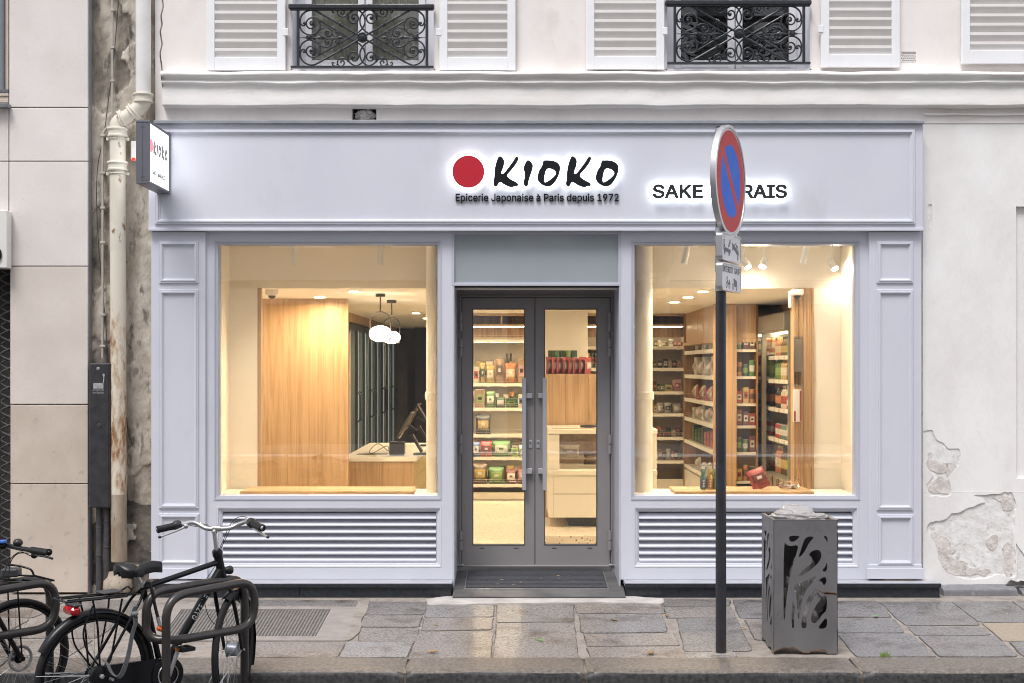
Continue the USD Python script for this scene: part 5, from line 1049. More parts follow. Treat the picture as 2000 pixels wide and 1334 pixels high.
for a in ((1, 924, 936, 716, 'box', 'cream', 'red', 'cream box with red panel, leftmost on the top stocked shelf'), (1, 937, 948, 709, 'pack', 'yellow', 'dark_green', 'yellow pouch with dark label on the top stocked shelf'), (1, 949, 966, 714, 'pack', 'yellow', 'white', 'yellow and white tea pouch on the top stocked shelf'),
          (1, 967, 984, 700, 'pack', 'kraft', 'brown', 'brown paper bag with a dark stamp on the top stocked shelf'), (1, 985, 1009, 710, 'pack', 'orange', 'cream', 'orange pouch with cream label on the top stocked shelf'), (1, 1011, 1026, 701, 'box', 'kraft', 'pink', 'tall kraft packet at the right end of the top stocked shelf'),
          (2, 922, 927, 764, 'box', 'cream', 'kraft', 'narrow cream box at the left end of the second stocked shelf'), (2, 928, 947, 761, 'box', 'kraft', 'lime', 'kraft box with a bright green label on the second stocked shelf'), (2, 948, 967, 765, 'pack', 'green', 'white', 'green and white tapered pouch on the second stocked shelf'), (2, 968, 987, 776, 'pack', 'dark_green', 'silver', 'dark green crinkled packet on the second stocked shelf'),
          (2, 988, 1010, 778, 'box', 'dark_green', 'green', 'low dark green box on the second stocked shelf'), (2, 1012, 1024, 771, 'box', 'white', 'blue', 'small white box at the right end of the second stocked shelf'),
          (3, 929, 958, 811, 'bag', 'black', 'yellow', 'lone black crisp bag with golden pictures on the third shelf'), (4, 922, 937, 864, 'pack', 'blue', 'white', 'blue packet at the left end of the fourth shelf'), (4, 938, 961, 863, 'pack', 'red', 'maroon', 'dark red pouch on the fourth shelf'),
          (4, 962, 996, 862, 'bag', 'green', 'white', 'large green and white vegetable snack bag on the fourth shelf'), (4, 998, 1012, 876, 'box', 'lime', 'green', 'small lime green box on the fourth shelf'), (4, 1013, 1025, 870, 'pack', 'white', 'green', 'white packet with green mark on the fourth shelf'),
          (5, 922, 952, 906, 'bag', 'brown', 'yellow', 'brown and gold snack bag at the left end of the lowest shelf'), (5, 954, 985, 913, 'bag', 'green', 'lime', 'green tea snack bag on the lowest shelf'), (5, 987, 1009, 917, 'bag', 'maroon', 'white', 'maroon snack bag with white strip on the lowest shelf'), (5, 1010, 1028, 915, 'bag', 'maroon', 'pink', 'maroon bag at the right end of the lowest shelf')):
    put(*a[:7], a[7] + V_, dp=.09 if a[4] != 'bag' else .13)
for px, lab in ((990, 'left one of two black sauce bottles at the back of the top stocked shelf'), (998, 'right one of two black sauce bottles at the back of the top stocked shelf')): put(1, px - 4, px + 4, 690, 'bottle', 'black', 'black', lab, y=YB + .24)
for px, c in ((940, 'yellow'), (952, 'cream'), (974, 'kraft'), (1004, 'kraft')): put(1, px - 10, px + 10, 706, 'box', c, 'white', '%s packet in the back row, top stocked shelf, left door leaf, %s' % (c, 'left end' if px == 940 else 'right end' if px == 1004 else 'left of centre' if px == 952 else 'right of centre'), y=YB + .2)
R_ = ', left part of right window'
for a in ((2, 1300, 1313, 752, 'box', 'yellow', 'green', 'yellow and green box on the third back shelf'), (2, 1314, 1332, 742, 'pack', 'pink', 'red', 'pink and red pouch on the third back shelf'), (3, 1284, 1297, 787, 'pack', 'grey', 'white', 'grey pouch, first of the row on the fourth back shelf'), (3, 1298, 1312, 787, 'pack', 'silver', 'black', 'silver pouch in the middle of the fourth back shelf'),
          (3, 1314, 1331, 789, 'pack', 'grey', 'cream', 'grey pouch with cream label, right of fourth back shelf'), (4, 1281, 1291, 834, 'box', 'red', 'maroon', 'red box on the fifth back shelf'), (4, 1293, 1311, 842, 'box', 'dark_green', 'red', 'low dark green tray on the fifth back shelf')):
    put(*a[:7], a[7] + R_, zs=rr_)
for k, px in enumerate((1068, 1080, 1150, 1158, 1164)):
    put(1, px - 6, px + 6, 690, 'box', ('cream', 'white', 'yellow', 'green', 'white')[k], 'red', '%s carton on the back shelf past the crisps, %s from left' % (('cream', 'white', 'yellow', 'green', 'white')[k], ORD[k]), zs=rl if px < 1138 else rr_)

for row, a, b, h in ((1, 906, 1040, .27), (2, 906, 1040, .2), (4, 906, 1040, .22), (5, 906, 1040, .24)): filler(rl, row, a, b, 'left door leaf', h * .7, h, 9, 17, YB + .2)
for row, a, b, h in ((0, 1278, 1334, .10), (1, 1276, 1334, .12), (2, 1276, 1300, .14), (3, 1276, 1334, .12), (4, 1300, 1334, .12), (5, 1276, 1330, .14)): filler(rr_, row, a, b, 'right window', h * .6, h, 6, 11, YB + .16)
for row in (1, 2, 3): filler(rr_, row, 1143, 1170, 'right door leaf', .1, .2, 7, 12, YB + .14)
# side shelving on the right, its open side facing left
sx, ya, yb = 2.2, 3.5, 5.95
su = thing('side_shelving', 'wooden side shelving with wire fronted white shelves right of the round column', 'shelving')
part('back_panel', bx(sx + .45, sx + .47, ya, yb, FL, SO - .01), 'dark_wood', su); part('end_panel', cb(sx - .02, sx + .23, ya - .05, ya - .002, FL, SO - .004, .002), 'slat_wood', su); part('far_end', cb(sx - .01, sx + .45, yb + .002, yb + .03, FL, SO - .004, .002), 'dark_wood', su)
ssz = []
for i, py in enumerate((687, 732, 777, 814, 858, 906)):
    z = CZ - (py - HOR) * (D + yb) / F; ssz.append(z)
    s = part('shelf', cb(sx + .01, sx + .449, ya, yb, z - .03, z, .002), 'shelf_white', su); part('price_strip', cb(sx - .002, sx + .009, ya, yb, z - .04, z + .006, .001), 'price_strip', s)
    part('wire_rail', [rod((sx + .015, ya + .02, z + q), (sx + .015, yb - .02, z + q), .0022, 5) for q in (.03, .06)], 'wire', s)
    for y in np.arange(ya + .15, yb, .3): part('price_ticket', cb(sx - .004, sx - .0022, y, y + .06, z - .036, z + .004, .0005), 'price_ticket', s)
part('base', cb(sx + .0, sx + .449, ya, yb, FL + .005, ssz[-1] - .06, .002), 'shelf_white', su)
part('upper_cabinet', [cb(sx + .02, sx + .449, ya + k * .49 + .004, ya + (k + 1) * .49 - .004, 2.18, SO - .006, .002) for k in range(5)], 'ash_wood', su)
part('upper_board', cb(sx - .01, sx + .449, ya, yb, 2.14, 2.178, .002), 'ash_wood', su)
goods('box', (sx + .05, 4.9, 2.181), .12, .33, .1, 'lime', 'tall green and yellow carton on the board above the side shelving', 'box', 'yellow', -math.pi / 2)
SC = [('pack', 'white', 'cream'), ('box', 'white', 'grey'), ('pack', 'cream', 'kraft'), ('pack', 'grey', 'pink'), ('box', 'red', 'maroon'), ('pack', 'cream', 'white')]
for r, z in enumerate(ssz):
    n = (4, 10, 11, 9, 9, 5)[r]
    for k in range(n):
        kind, c, s2 = SC[(k * 2 + r * 3) % 6] if r != 4 else (('box', 'red', 'red') if k < 5 else ('box', 'dark_green', 'green'))
        y = 3.62 + k * (2.25 / n)
        if r == 0: kind, c, s2 = 'box', 'white', 'white'
        goods(kind, (sx + .06, y, z + .001), .17 if n > 4 else .26, (.30, .22, .17, .17, .2, .12)[r] * (1 - .12 * ((k + r) % 3)), .12, c, '%s %s, %s from near end, %s shelf of side shelving' % (c.replace('_', ' '), CAT[kind], ORD[k], ORD[r]), CAT[kind], s2, -math.pi / 2)
for r, z in enumerate(ssz):
    for k in range(3):
        kind, c, s2 = (('can', 'green', 'white'), ('box', 'yellow', 'red'), ('box', 'maroon', 'cream'), ('can', 'orange', 'brown'), ('box', 'brown', 'white'), ('can', 'dark_green', 'lime'), ('box', 'red', 'white'))[(r * 3 + k * 2) % 7]
        goods(kind, (sx + .27 + k * .07, ya + .012, z + .001), .062, .17 - .02 * ((k + r) % 3), .08, c, '%s %s, %s from left at the %s shelf end right of the divider' % (c.replace('_', ' '), CAT[kind], ORD[k], ORD[r]), CAT[kind], s2)
# open chiller cabinet along the right wall
ch = thing('drinks_chiller', 'grey open drinks chiller with glass end and sloping canopy, left of the wood post', 'chiller')
cx0, cy0, cy1 = 2.75, 2.2, 4.85
part('base', cb(cx0 - .03, 3.38, cy0, cy1, FL, .74, .006), 'multideck_grey', ch); part('back', bx(3.33, 3.38, cy0, cy1, .741, 2.3), 'multideck_grey', ch)
part('canopy', cb(cx0 - .08, 3.38, cy0, cy1, 2.24, 2.42, .01), 'multideck_grey', ch); part('canopy_light', bx(cx0 + .1, cx0 + .15, cy0 + .1, cy1 - .1, 2.226, 2.239), 'strip_glow', ch)
for y in (cy0 + .002, 3.55, cy1 - .03):
    part('end_frame', [cb(cx0 - .03, cx0 + .02, y, y + .028, .741, 2.239, .003), cb(cx0 + .021, 3.32, y, y + .028, 2.19, 2.238, .003)], 'multideck_grey', ch); part('end_glass', bx(cx0 + .021, 3.32, y + .01, y + .016, .742, 2.189), 'plastic_clear', ch)
shz = [(.745, 'near'), (1.11, 'near'), (1.43, 'near'), (1.73, 'near'), (1.98, 'near')]
DR = [('bottle', 'yellow', 'white', 'lime'), ('bottle', 'green', 'lime', 'green'), ('bottle', 'brown', 'yellow', 'black'), ('bottle', 'orange', 'cream', 'yellow'), ('can', 'teal', 'white', ''), ('can', 'red', 'white', ''), ('bottle', 'cream', 'red', 'white'), ('bottle', 'black', 'orange', 'red')]
for bay, (b0, b1) in enumerate(((cy0 + .05, 3.53), (3.6, cy1 - .05))):
    for r in range(5):
        z = (.745, 1.11, 1.43, 1.73, 1.98)[r] if bay == 0 else (.78, 1.12, 1.44, 1.755, 2.03)[r]
        if r:
            s = part('shelf', cb(cx0 + .06, 3.32, b0, b1, z - .022, z, .002), 'shelf_white', ch); part('price_strip', cb(cx0 + .04, cx0 + .059, b0, b1, z - .03, z + .012, .001), 'price_strip', s)
            for y in np.arange(b0 + .05, b1 - .06, .13): part('price_ticket', cb(cx0 + .0365, cx0 + .0395, y, y + .06, z - .028, z + .010, .0005), 'price_ticket' if (int(y * 100) % 2) else 'pack_white', s)
        n = 12 if bay == 0 else 8
        hmax = .21 if r == 4 else .25
        for k in range(n):
            kind, c, s2, cap = DR[(k // 3 + r * 2 + bay * 3) % 8]
            y = b0 + .08 + k * (b1 - b0 - .12) / n
            goods(kind, (cx0 + .085 + .0, y, z + .001), .075 if r else .085, (hmax if kind == 'bottle' else .15) * (1.0 if r else 1.15), cap or 'white', c, '%s %s, %s from near end, %s shelf, %s chiller bay' % (c.replace('_', ' '), 'drink ' + CAT[kind], ORD[k], ORD[4 - r], ('near', 'far')[bay]), CAT[kind], s2, -math.pi / 2)
for i, y in enumerate((2.4, 2.65, 2.95)):
    t = thing('chalk_tag', 'small wood framed black price tag on the chiller front, %s from the wood post' % ORD[i], 'price tag', (cx0 - .034, y, .64)); part('board', cb(-.004, .0, 0, .1, 0, .1, .002), 'black_plastic', t); part('frame_edge', [cb(-.007, -.0042, 0, .1, 0, .012, .001), cb(-.007, -.0042, 0, .1, .088, .1, .001), cb(-.007, -.0042, 0, .012, .0121, .0879, .001), cb(-.007, -.0042, .088, .1, .0121, .0879, .001)], 'ash_board', t)
hd = thing('wood_header', 'ash wood panelling over the drinks chiller', 'panelling'); part('panel', bx(2.95, 3.39, 2.0, 5.9, 2.43, SO - .003), 'ash_wood', hd); part('upper_board', cb(2.5, 2.94, 3.52, 5.0, 2.30, 2.33, .002), 'ash_wood', hd)
for k, (c, s2) in enumerate((('black', 'white'), ('orange', 'red'), ('yellow', 'orange'))): goods('bottle', (X(1441 + k * 12, 4.0), 4.0, 2.331), .05, .17, 'black', c, '%s sauce bottle, %s from the left on the board by the ceiling' % (c, ORD[k]), 'bottle', s2)
for px0, px1, mm, lab, nm in ((1549.5, 1574, 'slat_wood', 'left half of the grooved wood post beside the chiller', 'wood_post'), (1574.5, 1590, 'slat_wood', 'right half of the grooved wood post beside the cream wall', 'wood_post')):
    t = thing(nm, lab, 'post'); n = 5 if px0 < 1560 else 3
    for k in range(n):
        a, b = X(px0 + (px1 - px0) * k / n, YSO - .06), X(px0 + (px1 - px0) * (k + 1) / n, YSO - .06); part('batten', cb(a + .001, b - .0015, YSO - .062 + .006 * (k % 2), YSO + .06, FL, SO + .0, .003), mm, t)
t = thing('wall_notice', 'faded printed notice held by steel studs on the wood post', 'notice'); y = YSO - .07
part('sheet', pb(1551, 656, 1567, 752, y, y + .004, .001), 'plastic_clear', t); part('paper', pb(1552, 662, 1566, 726, y + .0045, y + .006, 0), 'paper_white', t); part('stud', [lathe([(.008, 0), (.008, .012)], W(a, b, y), (0, -1, 0), 10) for a, b in ((1551, 657), (1566, 657), (1551, 752), (1566, 752))], 'brushed_steel', t)
t = thing('extinguisher_sign', 'white and red safety leaflet box fixed to the wood post', 'sign'); part('board', pb(1550, 761, 1565, 824, y - .03, y + .005, .002), 'paper_white', t); part('red_band', pb(1550.5, 803, 1554.5, 823, y - .032, y - .0302, .0005), 'pack_red', t); part('side', pb(1562, 763, 1565.3, 823, y - .033, y - .0305, .0005), 'pack_red', t)

# freezer on its terrazzo platform, low wood wall, pillar, crisps
room('terrazzo_step', cb(.31, 1.62, 1.55, 3.4, FL - .01, .30, .006), 'terrazzo', 'raised terrazzo platform that carries the chest freezer', 'platform')
fz = thing('chest_freezer', 'cream white chest freezer with glass front panel behind the right door leaf', 'freezer')
yf = 2.15; f0, f1 = X(1071.5, yf), 1.42; zt = Z(838, yf); fb = 2.95
part('foot', [cb(f0 + .2, f1 - .05, yf + .12, fb - .05, .303, Z(1011, yf) - .001, .004)], 'freezer_dark', fz)
part('body', cb(f0, f1, yf, fb, Z(1011, yf), Z(917, yf), .006), 'freezer_white', fz); part('body_seam', [cb(f0 + .045, f1 - .02, yf - .002, yf, Z(965.6, yf), Z(964, yf), .0005), cb(f0 + .045, f0 + .048, yf - .002, yf, Z(1010, yf), Z(932, yf), .0005)], 'shelf_back', fz)
part('ledge', cb(f0 - .004, f1 + .004, yf - .02, yf + .05, Z(928, yf), Z(918, yf), .006), 'freezer_white', fz)
part('frame', [cb(f0, f0 + .105, yf + .004, yf + .06, Z(916.5, yf), zt - .05, .004), cb(f1 - .105, f1, yf + .004, yf + .06, Z(916.5, yf), zt - .05, .004), cb(f0, f0 + .03, yf + .061, fb, Z(916.5, yf), zt - .05, .003), cb(f1 - .03, f1, yf + .061, fb, Z(916.5, yf), zt - .05, .003)], 'freezer_white', fz)
part('rim', [cb(f0 - .006, f1 + .006, yf - .008, yf + .05, zt - .049, zt, .006), cb(f0 - .006, f1 + .006, fb - .05, fb, zt - .049, zt, .006), cb(f0 - .006, f0 + .04, yf + .051, fb - .051, zt - .049, zt, .004), cb(f1 - .04, f1 + .006, yf + .051, fb - .051, zt - .049, zt, .004)], 'freezer_white', fz)
part('front_glass', bx(f0 + .106, f1 - .106, yf + .02, yf + .026, Z(916, yf), zt - .05), 'plastic_clear', fz); part('inner_back', bx(f0 + .032, f1 - .032, fb - .06, fb - .04, Z(916, yf), zt - .06), 'pack_kraft', fz)
part('sliding_lid', bx(f0 + .041, f1 - .041, yf + .06, fb - .06, zt - .02, zt - .014), 'plastic_clear', fz)
part('lid_handle', torus((X(1150, yf + .3), yf + .35, zt + .01), (0, 0, 1), .075, .012, 24, 8), 'black_plastic', fz, smooth=True)
for k in range(6): part('basket_wire', rod((f0 + .12, yf + .1 + k * .1, Z(898, yf)), (f1 - .12, yf + .1 + k * .1, Z(898, yf)), .004, 6), 'wire', fz)
for k, c in enumerate(('cream', 'brown', 'orange', 'cream')): goods('pack', (f0 + .22 + k * .24, yf + .25, Z(898, yf) + .005 if k % 2 == 0 else Z(912, yf)), .2, .12, .14, c, '%s frozen packet inside the chest freezer, %s from the left' % (c, ORD[k]), 'pouch', 'kraft')
lw = thing('low_wood_wall', 'wood veneer screen behind the chest freezer', 'partition'); yw = 3.0; lz = 1.80
for a, b in ((1060, 1104), (1104.4, 1150), (1150.4, 1196)): part('veneer_panel', cb(X(a, yw), X(b, yw), yw, yw + .5, FL, lz, .002), 'ash_wood', lw)
single('cream_pillar', cb(X(1040, 3.62), X(1148, 3.62), 3.62, 4.4, FL, SO - .002, .004), 'cream_wall', 'plain cream pillar rising behind the crisp bags', 'pillar')
for k in range(8):
    t = goods('bag', (X(1078 + k * 10.6, yw + .1), yw + .10, lz + .001), .17, .175 - .006 * (k % 3), .05, 'red' if k % 2 == 0 else 'red', 'red and silver crisp bag standing on the wood screen, %s from the left' % ORD[k], 'snack bag', 'silver', 1.05 + .1 * math.sin(k * 2.1), 'red crisp bags on the wood screen')
for k in range(5): goods('can', (X(1077 + k * 11, yw + .36), yw + .36, lz + .001), .072, .25, .1, ('dark_green', 'green', 'dark_green', 'lime', 'dark_green')[k], 'green drink can stacked behind the crisp bags, %s from the left' % ORD[k], 'can', ('white', 'cream', 'white', 'dark_green', 'silver')[k])
# things on the window boards
for i, (px, c, lc) in enumerate(((1373.5, 'teal', 'blue'), (1386.5, 'yellow', 'orange'), (1398, 'lime', 'green'))):
    y = .3; k = (D + y) / F; t = thing('marble_soda_bottle', '%s soda bottle with pinched neck and white cap on the window board' % ('teal labelled', 'yellow labelled', 'lime green half hidden')[i], 'bottle', (X(px, y), y, BT), group='soda bottles on the window board')
    part('bottle', lathe([(5.6, 0), (6.2, 1), (6.2, 22), (5.4, 26), (3.6, 29), (3.3, 31), (4.6, 34), (4.4, 38), (2.9, 41)], (0, 0, 0), (0, 0, 1), 20).apply_scale(k), 'pack_' + c, t, smooth=40)
    part('label', lathe([(6.3, 2), (6.35, 2.2), (6.35, 20), (6.3, 20.2)], (0, 0, 0), (0, 0, 1), 20).apply_scale(k), 'pack_' + lc, t, smooth=40); part('label_mark', [cb(-1.6 * k, 1.6 * k, -6.6 * k, -6.2 * k, q * k, (q + 3) * k, .0005) for q in (5, 10, 15)], 'pack_white', t)
    part('cap', lathe([(3.7, 39.5), (3.9, 40), (3.9, 43.5), (2.9, 44), (2.9, 51), (2.6, 51.5)], (0, 0, 0), (0, 0, 1), 18).apply_scale(k), 'pack_white', t, smooth=40); part('seal_print', lathe([(3.0, 46), (3.05, 46.1), (3.05, 48)], (0, 0, 0), (0, 0, 1), 16).apply_scale(k), 'pack_teal' if i != 1 else 'pack_red', t)
t = goods('bag', (X(1490, .34), .30, BT + .012), .165, .175, .075, 'red', 'shiny red snack bag leaning back on the window board', 'snack bag', 'maroon', .2)
xf = UsdGeom.Xformable(t); xf.AddRotateYOp().Set(-19.0); xf.AddRotateXOp().Set(-14.0)
pk = thing('candy_bag', 'clear bag of pink and white sweets lying on the window board', 'sweets', (X(1540, .34), .34, BT))
r_ = random.Random(3)
for k in range(34): part('sweet', ball((r_.uniform(-.07, .07), r_.uniform(-.03, .03), .012 + r_.uniform(0, .016)), .011, 1, (1.2, 1, .8)), 'pack_pink' if k % 3 else 'pack_white', pk, smooth=True)
v = trimesh.creation.icosphere(3, 1.0); n = meshkit.fbm(v.vertices * 3, 3, 5)
part('bag', TM(v.vertices * (.8 + .5 * n[:, None]) * [.088, .045, .034] + [0, 0, .03], v.faces), 'plastic_clear', pk); part('knot', lathe([(.004, 0), (.016, .03), (.026, .05)], (.045, 0, .05), (.5, 0, 1), 8), 'plastic_clear', pk)

# ------------------------------------------------------------------ the no-parking post
gp = ground(1408, 1275); px_, py_ = gp[0], gp[1]; zp = gz(py_)
po = thing('sign_post', 'slim black painted steel post standing in the pavement near the kerb', 'post')
dpo = D + py_; rp = 10.2 * dpo / F
part('tube', rod((px_, py_, zp - .05), (px_, py_, Z(249, py_)), rp, 24), 'pole_paint', po, smooth=50); part('cap', lathe([(rp, 0), (rp * .98, .004), (rp * .6, .006)], (px_, py_, Z(249, py_)), (0, 0, 1), 20), 'black_plastic', po)
single('post_collar', on_ground([(1392, 1270), (1428, 1269), (1433, 1280), (1388, 1281)], -.02, .0035, .012, 9), 'concrete_frame', 'pale cement patch round the foot of the sign post', 'cement patch')
na = math.radians(-25); nv = np.array([math.cos(na), math.sin(na), 0]); tv = np.array([-math.sin(na), math.cos(na), 0]); up = np.array([0, 0, 1.0])
base = np.array([px_, py_, 0]) + nv * (rp + .012) - tv * 0.045
def onsign(s, zc_, d0, d1, cshift=0.0):                          # a shape in (t, z) round a sign's centre, thick along the normal
    out = []
    for q in polys(s):
        m = trimesh.creation.extrude_polygon(q, d1 - d0, engine='earcut'); v = m.vertices; out.append(TM(base + tv * (v[:, :1] + cshift) + up * (zc_ + v[:, 1:2]) + nv * (d0 + v[:, 2:]), m.faces))
    return trimesh.util.concatenate(out)
R0 = .363; zc0 = Z(357.5, py_)
rs = thing('no_parking_sign', 'round red and blue no-parking sign seen nearly edge-on, with an aluminium rim', 'sign')
C = Point(0, 0); th = .035
part('back_plate', onsign(C.buffer(R0 - .004, quad_segs=24), zc0, .0, .004), 'sign_alu', rs)
ring = [(R0, -.002), (R0 + .001, .002), (R0 + .001, th), (R0 - .006, th + .004), (R0 - .018, th + .003), (R0 - .022, th - .002), (R0 - .022, .004)]
m = lathe(ring, (0, 0, 0), (0, 0, 1), 72); m = TM(base + tv * m.vertices[:, :1] + up * (zc0 + m.vertices[:, 1:2]) + nv * m.vertices[:, 2:], m.faces[:-2 * 72]); part('rim', m, 'sign_alu', rs, smooth=40)
part('white_edge', onsign(C.buffer(R0 - .020, quad_segs=24), zc0, th - .012, th - .004), 'sign_face_white', rs)
red, inner = C.buffer(R0 - .034, quad_segs=24), C.buffer(.236, quad_segs=24)
bar = affinity.rotate(sbox(-.5, -.030, .5, .030), -45, origin=(0, 0))
part('red_field', onsign(red.difference(inner.difference(bar)), zc0, th - .0035, th - .002), 'road_red', rs); part('blue_field', onsign(inner.difference(bar), zc0, th - .0035, th - .0022), 'road_blue', rs)
def clampband(z, owner): part('clamp', [lathe([(rp, -.02), (rp + .005, -.02), (rp + .005, .02), (rp, .02)], (px_, py_, z), (0, 0, 1), 20), local(cb(rp, rp + .013, -.03, .06, -.018, .018, .002), (px_, py_, z), nv, tv, up)], 'galvanised', owner)
for py in (257, 451): clampband(Z(py, py_), rs)
def rr(w, h, r): return sbox(-w / 2 + r, -h / 2 + r, w / 2 - r, h / 2 - r).buffer(r, quad_segs=8)
def plate(py0, py1, label):
    zc_, h, w = (Z(py0, py_) + Z(py1, py_)) / 2, (py1 - py0) * dpo / F, .46
    t = thing('sign_plate', label, 'sign'); part('back_plate', onsign(rr(w - .01, h - .01, .026), zc_, 0, .004, -.0), 'sign_alu', t)
    o = rr(w, h, .03)
    part('rim', onsign(o.difference(rr(w - .02, h - .02, .022)), zc_, 0, .04), 'sign_alu', t); part('face', onsign(rr(w - .021, h - .021, .022), zc_, .026, .036), 'sign_face_white', t)
    for q in (py0 + 8, py1 - 8): clampband(Z(q, py_), t)
    return t, zc_, h, w
def ink(t, s, zc_, nm='pictogram'): part(nm, onsign(s, zc_, .0362, .0372), 'pictogram', t)
t, zc_, h, w = plate(460, 514, 'upper white plate with a tow truck pictogram below the round sign')
q = lambda p: Polygon([((x - 450) / 330 * (w - .03), -(y - 355) / 470 * h * .93) for x, y in p])       # drawn on the enlargement
wh = lambda x, y, a, b: affinity.scale(Point((x - 450) / 330 * (w - .03), -(y - 355) / 470 * h * .93).buffer(1, quad_segs=8), a, b)
ink(t, unary_union([q([(308,230),(332,230),(332,365),(436,385),(430,450),(345,440),(308,420)]).difference(q([(314,242),(327,242),(327,320),(314,320)])), q([(386,350),(425,200),(434,205),(430,260),(406,352)]), q([(317,170),(321,170),(321,206),(317,206)])]).difference(unary_union([wh(328, 440, .019, .026), wh(410, 450, .019, .026)])), zc_, 'tow_truck')
ink(t, unary_union([wh(328, 440, .015, .021), wh(410, 450, .015, .021)]), zc_, 'wheel')
ink(t, unary_union([q([(458,250),(492,275),(500,290),(520,240),(570,290),(590,440),(580,455),(560,450),(500,370),(470,330)]).difference(q([(508,290),(524,256),(540,290),(540,335)])).difference(q([(548,300),(564,315),(576,400),(550,350)])), wh(476, 345, .011, .018), wh(572, 500, .011, .021)]), zc_, 'lifted_car')
t, zc_, h, w = plate(517, 571, 'lower white plate reading INTERDIT SAUF over two cycle pictograms')
for txt, a, b in (('INTERDIT', 290, 480), ('SAUF', 505, 610)):
    m = meshkit.text_mesh(txt, .05, .001, True); v = m.vertices; lo, hi = v.min(0), v.max(0); f = lambda x: (x - 450) / 330 * (w - .03)
    m = TM(base + tv * (f(a) + (v[:, :1] - lo[0]) / (hi[0] - lo[0]) * (f(b) - f(a))) + up * (zc_ + h * .16 + (v[:, 1:2] - lo[1]) / (hi[1] - lo[1]) * h * .22) + nv * (.0362 + v[:, 2:]), m.faces); part('lettering', m, 'pictogram', t)
q = lambda p: Polygon([((x - 450) / 330 * (w - .03), -(y - 880) / 500 * h * .93) for x, y in p]); wh = lambda x, y, a, b: affinity.scale(Point((x - 450) / 330 * (w - .03), -(y - 880) / 500 * h * .93).buffer(1, quad_segs=8), a, b)
rg = lambda x, y, a, b, k: wh(x, y, a, b).difference(wh(x, y, a * k, b * k))
ink(t, unary_union([rg(363, 1035, .017, .022, .75), rg(414, 1045, .016, .019, .75), q([(372,865),(380,868),(376,930),(404,1000),(412,960),(400,935),(412,925),(425,960),(428,1020),(396,1030),(372,960),(364,900)])]), zc_, 'bicycle')
ink(t, unary_union([rg(482, 1040, .015, .024, .6), rg(548, 1050, .015, .022, .6), q([(490,895),(512,880),(520,905),(550,920),(556,1000),(540,1040),(506,1040),(500,960)])]), zc_, 'motorcycle')

# ------------------------------------------------------------------ litter bin of pierced sheet steel
b0 = ground(1511, 1277); byf = b0[1]; kb = (D + byf) / F; bx0, bx1 = X(1511, byf), X(1636, byf); bz0, bz1 = gz(byf), Z(1016, byf); bd = .40
lbn = thing('litter_bin', 'tall grey sheet steel litter bin pierced with curling cut-outs and rusted at the foot', 'litter bin')
def zb2(p): return [((x - 130) / 540 * (bx1 - bx0), bz1 - bz0 - (y - 150) / 1135 * (bz1 - bz0)) for x, y in p]
CUT = [[(215,328),(240,362),(280,372),(320,360),(338,374),(330,410),(290,540),(262,660),(240,800),(224,1000),(212,1000)], [(262,282),(354,282),(335,310),(300,335),(270,332),(260,310)], [(395,290),(482,288),(430,340),(392,420),(352,466),(340,455),(362,400)],
       [(545,285),(585,285),(585,352),(574,318)], [(424,442),(450,415),(490,400),(525,410),(537,450),(520,500),(470,550),(410,600),(348,632),(338,622),(380,570),(440,530),(460,495),(450,462)], [(582,498),(582,592),(533,580),(566,548)],
       [(503,666),(535,640),(567,631),(578,660),(570,690),(553,707),(543,680),(525,668)], [(304,700),(380,672),(450,640),(491,619),(470,670),(420,720),(385,790),(365,860),(346,988),(334,984),(330,900),(320,780),(302,742)], [(285,828),(300,850),(312,900),(300,980),(306,1068),(280,1068)],
       [(480,733),(497,745),(500,775),(460,830),(420,920),(405,1000),(412,1070),(358,1068),(375,960),(395,870),(430,790)], [(580,780),(580,920),(545,945),(510,1000),(480,1030),(450,1016),(444,980),(470,900),(530,810)], [(581,968),(581,1072),(498,1072),(535,1020)]]
holes = unary_union([Polygon(chaikin(zb2(c), 2)).buffer(0) for c in CUT]); bw, bh = bx1 - bx0, bz1 - bz0
tear = jitter(Polygon(zb2([(490,742),(540,760),(672,776),(672,782),(600,780),(520,776),(492,756)])), .006, .01, 6)
foot = jitter(Polygon(zb2([(95,1300),(150,1262),(215,1238),(300,1240),(345,1270),(430,1282),(455,1262),(560,1256),(580,1284),(600,1300)])), .008, .012, 7)
sheet_ = sbox(0, 0, bw, bh)
fm = ext(sheet_.difference(holes).difference(tear).difference(foot), 0, .003); v = fm.vertices
part('front_sheet', TM(v + [bx0, byf, bz0], fm.faces), 'bin_paint', lbn)
sm = ext(affinity.scale(sheet_.difference(holes).difference(foot), bd / bw, 1, origin=(0, 0)), 0, .003); v = sm.vertices
side = np.c_[v[:, 1] * 1.0, v[:, 0] - .0, v[:, 2]]
part('side_sheet', TM(np.c_[bx0 + v[:, 1] + .0006 * np.sin(v[:, 2] * 30), byf + bd - v[:, 0], bz0 + v[:, 2]], sm.faces), 'bin_paint', lbn); part('side_sheet', TM(np.c_[bx1 - .003 + v[:, 1], byf + bd - v[:, 0], bz0 + v[:, 2]], sm.faces), 'bin_paint', lbn)
v = fm.vertices; part('rear_sheet', TM(v + [bx0, byf + bd - .003, bz0], fm.faces), 'bin_paint', lbn)
part('top_rim', [bx(bx0 - .001, bx1 + .001, byf - .001, byf + .016, bz1 - .002, bz1 + .003), bx(bx0 - .001, bx1 + .001, byf + bd - .016, byf + bd + .001, bz1 - .002, bz1 + .003), bx(bx0 - .001, bx0 + .016, byf + .0161, byf + bd - .0161, bz1 - .002, bz1 + .003), bx(bx1 - .028, bx1 + .001, byf + .0161, byf + bd - .0161, bz1 - .002, bz1 + .003)], 'stone_beige' if False else 'bin_paint', lbn)
